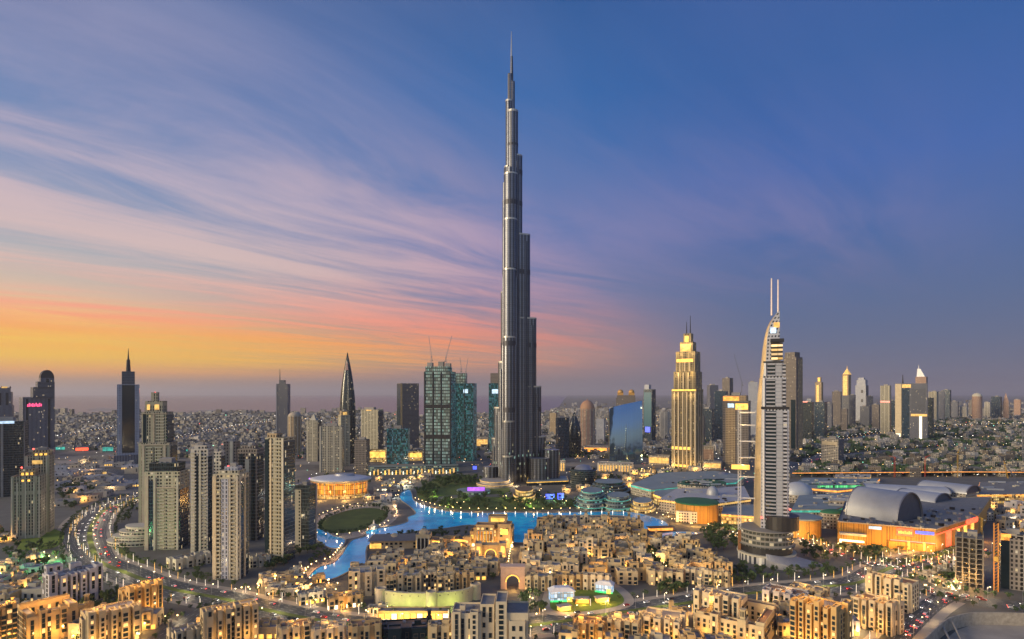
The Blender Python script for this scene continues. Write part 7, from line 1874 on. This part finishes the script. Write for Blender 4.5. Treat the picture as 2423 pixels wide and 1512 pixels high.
tag(stuff.build('far_houses', F_FAR), 'dense carpet of low pale houses spreading to the horizon', kind='stuff')
# horizon blocks: mid-rise flats
hb = MB()
for _ in range(420):
    yd_ = r.uniform(952, 985); x = r.choice([r.uniform(1280, 2480), r.uniform(1280, 2480), r.uniform(100, 1000)]); Y = GY(yd_); X = (x - CX) / F * Y
    if inside((X, Y), SHO): continue
    hb.box(X, Y, 0, r.uniform(18, 45), r.uniform(18, 35), r.uniform(14, 55), r.choice([0, 1, 1, 2, 3, 4]))
tag(hb.build('far_flats', F_FAR), 'hazy mid-rise flats along the horizon', kind='stuff')
tf = MB()
for _ in range(11000):
    t = r.random(); yd_ = 975 + 150 * t ** 1.2; x = r.uniform(1880, 2480) if r.random() < .6 else r.uniform(-50, 1880)
    if yd_ > 1085 and x < 1880: continue
    if 120 < x < 340 and yd_ > 1066: continue
    Y = GY(yd_); X = (x - CX) / F * Y
    if inside((X, Y), SHO) or not off_road(X, Y): continue
    h = r.uniform(5, 10); rad = r.uniform(3, 6.5) * (1.3 if Y > 3500 else 1)
    for j in range(3):
        cx_, cy_, cz_ = X + r.uniform(-1, 1) * rad * .6, Y + r.uniform(-1, 1) * rad * .6, h * r.uniform(.4, .7)
        tp = (cx_ + r.uniform(-1, 1), cy_ + r.uniform(-1, 1), cz_ + rad * r.uniform(.5, .9)); n = 5
        q = [(cx_ + rad * r.uniform(.5, .9) * math.cos(2 * PI * i / n), cy_ + rad * r.uniform(.5, .9) * math.sin(2 * PI * i / n), cz_ + r.uniform(-1.5, 1)) for i in range(n)]
        for i in range(n): tf.face([q[i], q[(i + 1) % n], tp]); tf.face([q[(i + 1) % n], q[i], (cx_, cy_, 0)])
tag(tf.build('far_trees', LEAF), 'dark trees scattered between the far houses', kind='stuff')
# far street lights: thousands of specks, one mass
cols = [glow('far_lamp_amber', (1, .6, .2), 5), glow('far_lamp_white', (1, .92, .78), 6), glow('far_lamp_green', (.3, 1, .7), 4), glow('far_lamp_red', (1, .15, .1), 5)]
fl_ = MB()
for _ in range(1500):
    t = r.random(); yd_ = 968 + 165 * t ** 1.3; x = r.uniform(-40, 2480)
    Y = GY(yd_); X = (x - CX) / F * Y
    if inside((X, Y), SHO): continue
    s_ = .00042 * Y; m_ = r.choices([0, 1, 2, 3], [6, 3, 1, 1])[0]; z = r.uniform(4, 10)
    fl_.box(X, Y, z, s_ * r.choice([1, 1, 1, 3]), s_, s_, m_, base=True)
for ln in FAVE:
    for i_, (p, a) in enumerate(walk(ln, 48)):
        for sg in (-1, 1):
            s_ = .00038 * p.y; q = p + Vector((-math.sin(a), math.cos(a), 0)) * sg * 16
            fl_.box(q.x, q.y, 9, s_, s_, s_, 0 if sg < 0 else 1, base=True)
tag(fl_.build('far_street_lights', cols), 'specks of distant street and shop lights', kind='stuff')
# bright low sheds with coloured lights in the middle distance on the left
for i, (lb, x0, x1, yt, yb, m_) in enumerate((('mint lit shed front left of the spire tower', 131, 165, 1056, 1066, TEALL), ('red lit shop front left of the spire tower', 178, 212, 1058, 1068, SIGNR), ('teal lit shop front just left of the spire tower foot', 242, 270, 1056, 1070, TEALL), ('white lit shed behind the red shop front', 178, 194, 1048, 1056, WHITEL), ('teal lit roof edge right of the tallest stepped residence', 424, 446, 1062, 1072, TEALL), ('amber lit depot beside the boulevard trees', 206, 256, 1116, 1126, GOLDS), ('orange lit low block left of the sea front slab', 1122, 1156, 1036, 1060, GOLDS), ('orange lit row of shops below the copper domed tower', 1380, 1440, 1058, 1072, ORANL), ('amber street front at the foot of the golden hotel', 1534, 1586, 1080, 1100, GOLDS), ('white lit sign building beside the slim blue tower', 1526, 1556, 1056, 1064, WHITEL), ('amber shops right of the golden hotel foot', 1664, 1708, 1094, 1110, GOLDS), ('rose lit block right of the golden hotel foot', 1662, 1690, 1058, 1094, F_PINK))):
    tower('low_lit_building', lb, [(x0, x1, yt)], yb, F_LOW, .6, 6, plant=0, cat='low building', strips=[(0, 'f', .03, .97, .2, .85, m_, .5)])

# ------------------------------------------------------------------ haze
HZ = MB(); x_, y0_, y1_ = 100000, -6000, 140000
for z, rev in ((-1.5, True), (900, False)):
    q = [(-x_, y0_, z), (x_, y0_, z), (x_, y1_, z), (-x_, y1_, z)]; HZ.face(q[::-1] if rev else q)
for a, c in (((-x_, y0_), (x_, y0_)), ((x_, y0_), (x_, y1_)), ((x_, y1_), (-x_, y1_)), ((-x_, y1_), (-x_, y0_))):
    HZ.face([(a[0], a[1], -1.5), (c[0], c[1], -1.5), (c[0], c[1], 900), (a[0], a[1], 900)])
m = bpy.data.materials.new('haze_air'); m.use_nodes = True; m.node_tree.nodes.clear(); k = NT(m.node_tree)
pv = k.n('ShaderNodeVolumePrincipled'); pv.inputs['Density'].default_value = 2.7e-5; pv.inputs['Color'].default_value = (.86, .82, .88, 1); pv.inputs['Anisotropy'].default_value = .3
ou = k.n('ShaderNodeOutputMaterial'); k.nt.links.new(pv.outputs[0], ou.inputs['Volume'])
tag(HZ.build('haze', m), kind='stuff')

# ------------------------------------------------------------------ labels of the small houses: look, place, then order among their like
ORD = ['first', 'second', 'third', 'fourth', 'fifth', 'sixth', 'seventh', 'eighth', 'ninth', 'tenth', 'eleventh', 'twelfth', 'thirteenth', 'fourteenth', 'fifteenth', 'sixteenth', 'seventeenth', 'eighteenth', 'nineteenth', 'twentieth']
by = {}
for e, lb, u, y in AUTO: by.setdefault(lb, []).append((u, e))
for lb, es in by.items():
    es.sort(key=lambda t: t[0])
    for i, (u, e) in enumerate(es):
        e['label'] = lb if len(es) == 1 else f'{"leftmost" if i == 0 else "rightmost" if i == len(es) - 1 else ORD[i] + " from left"} {lb}'
for o in list(COL.objects):
    l = o.get('label')
    if l == 'x':
        for c in list(o.children): bpy.data.objects.remove(c)
        bpy.data.objects.remove(o)
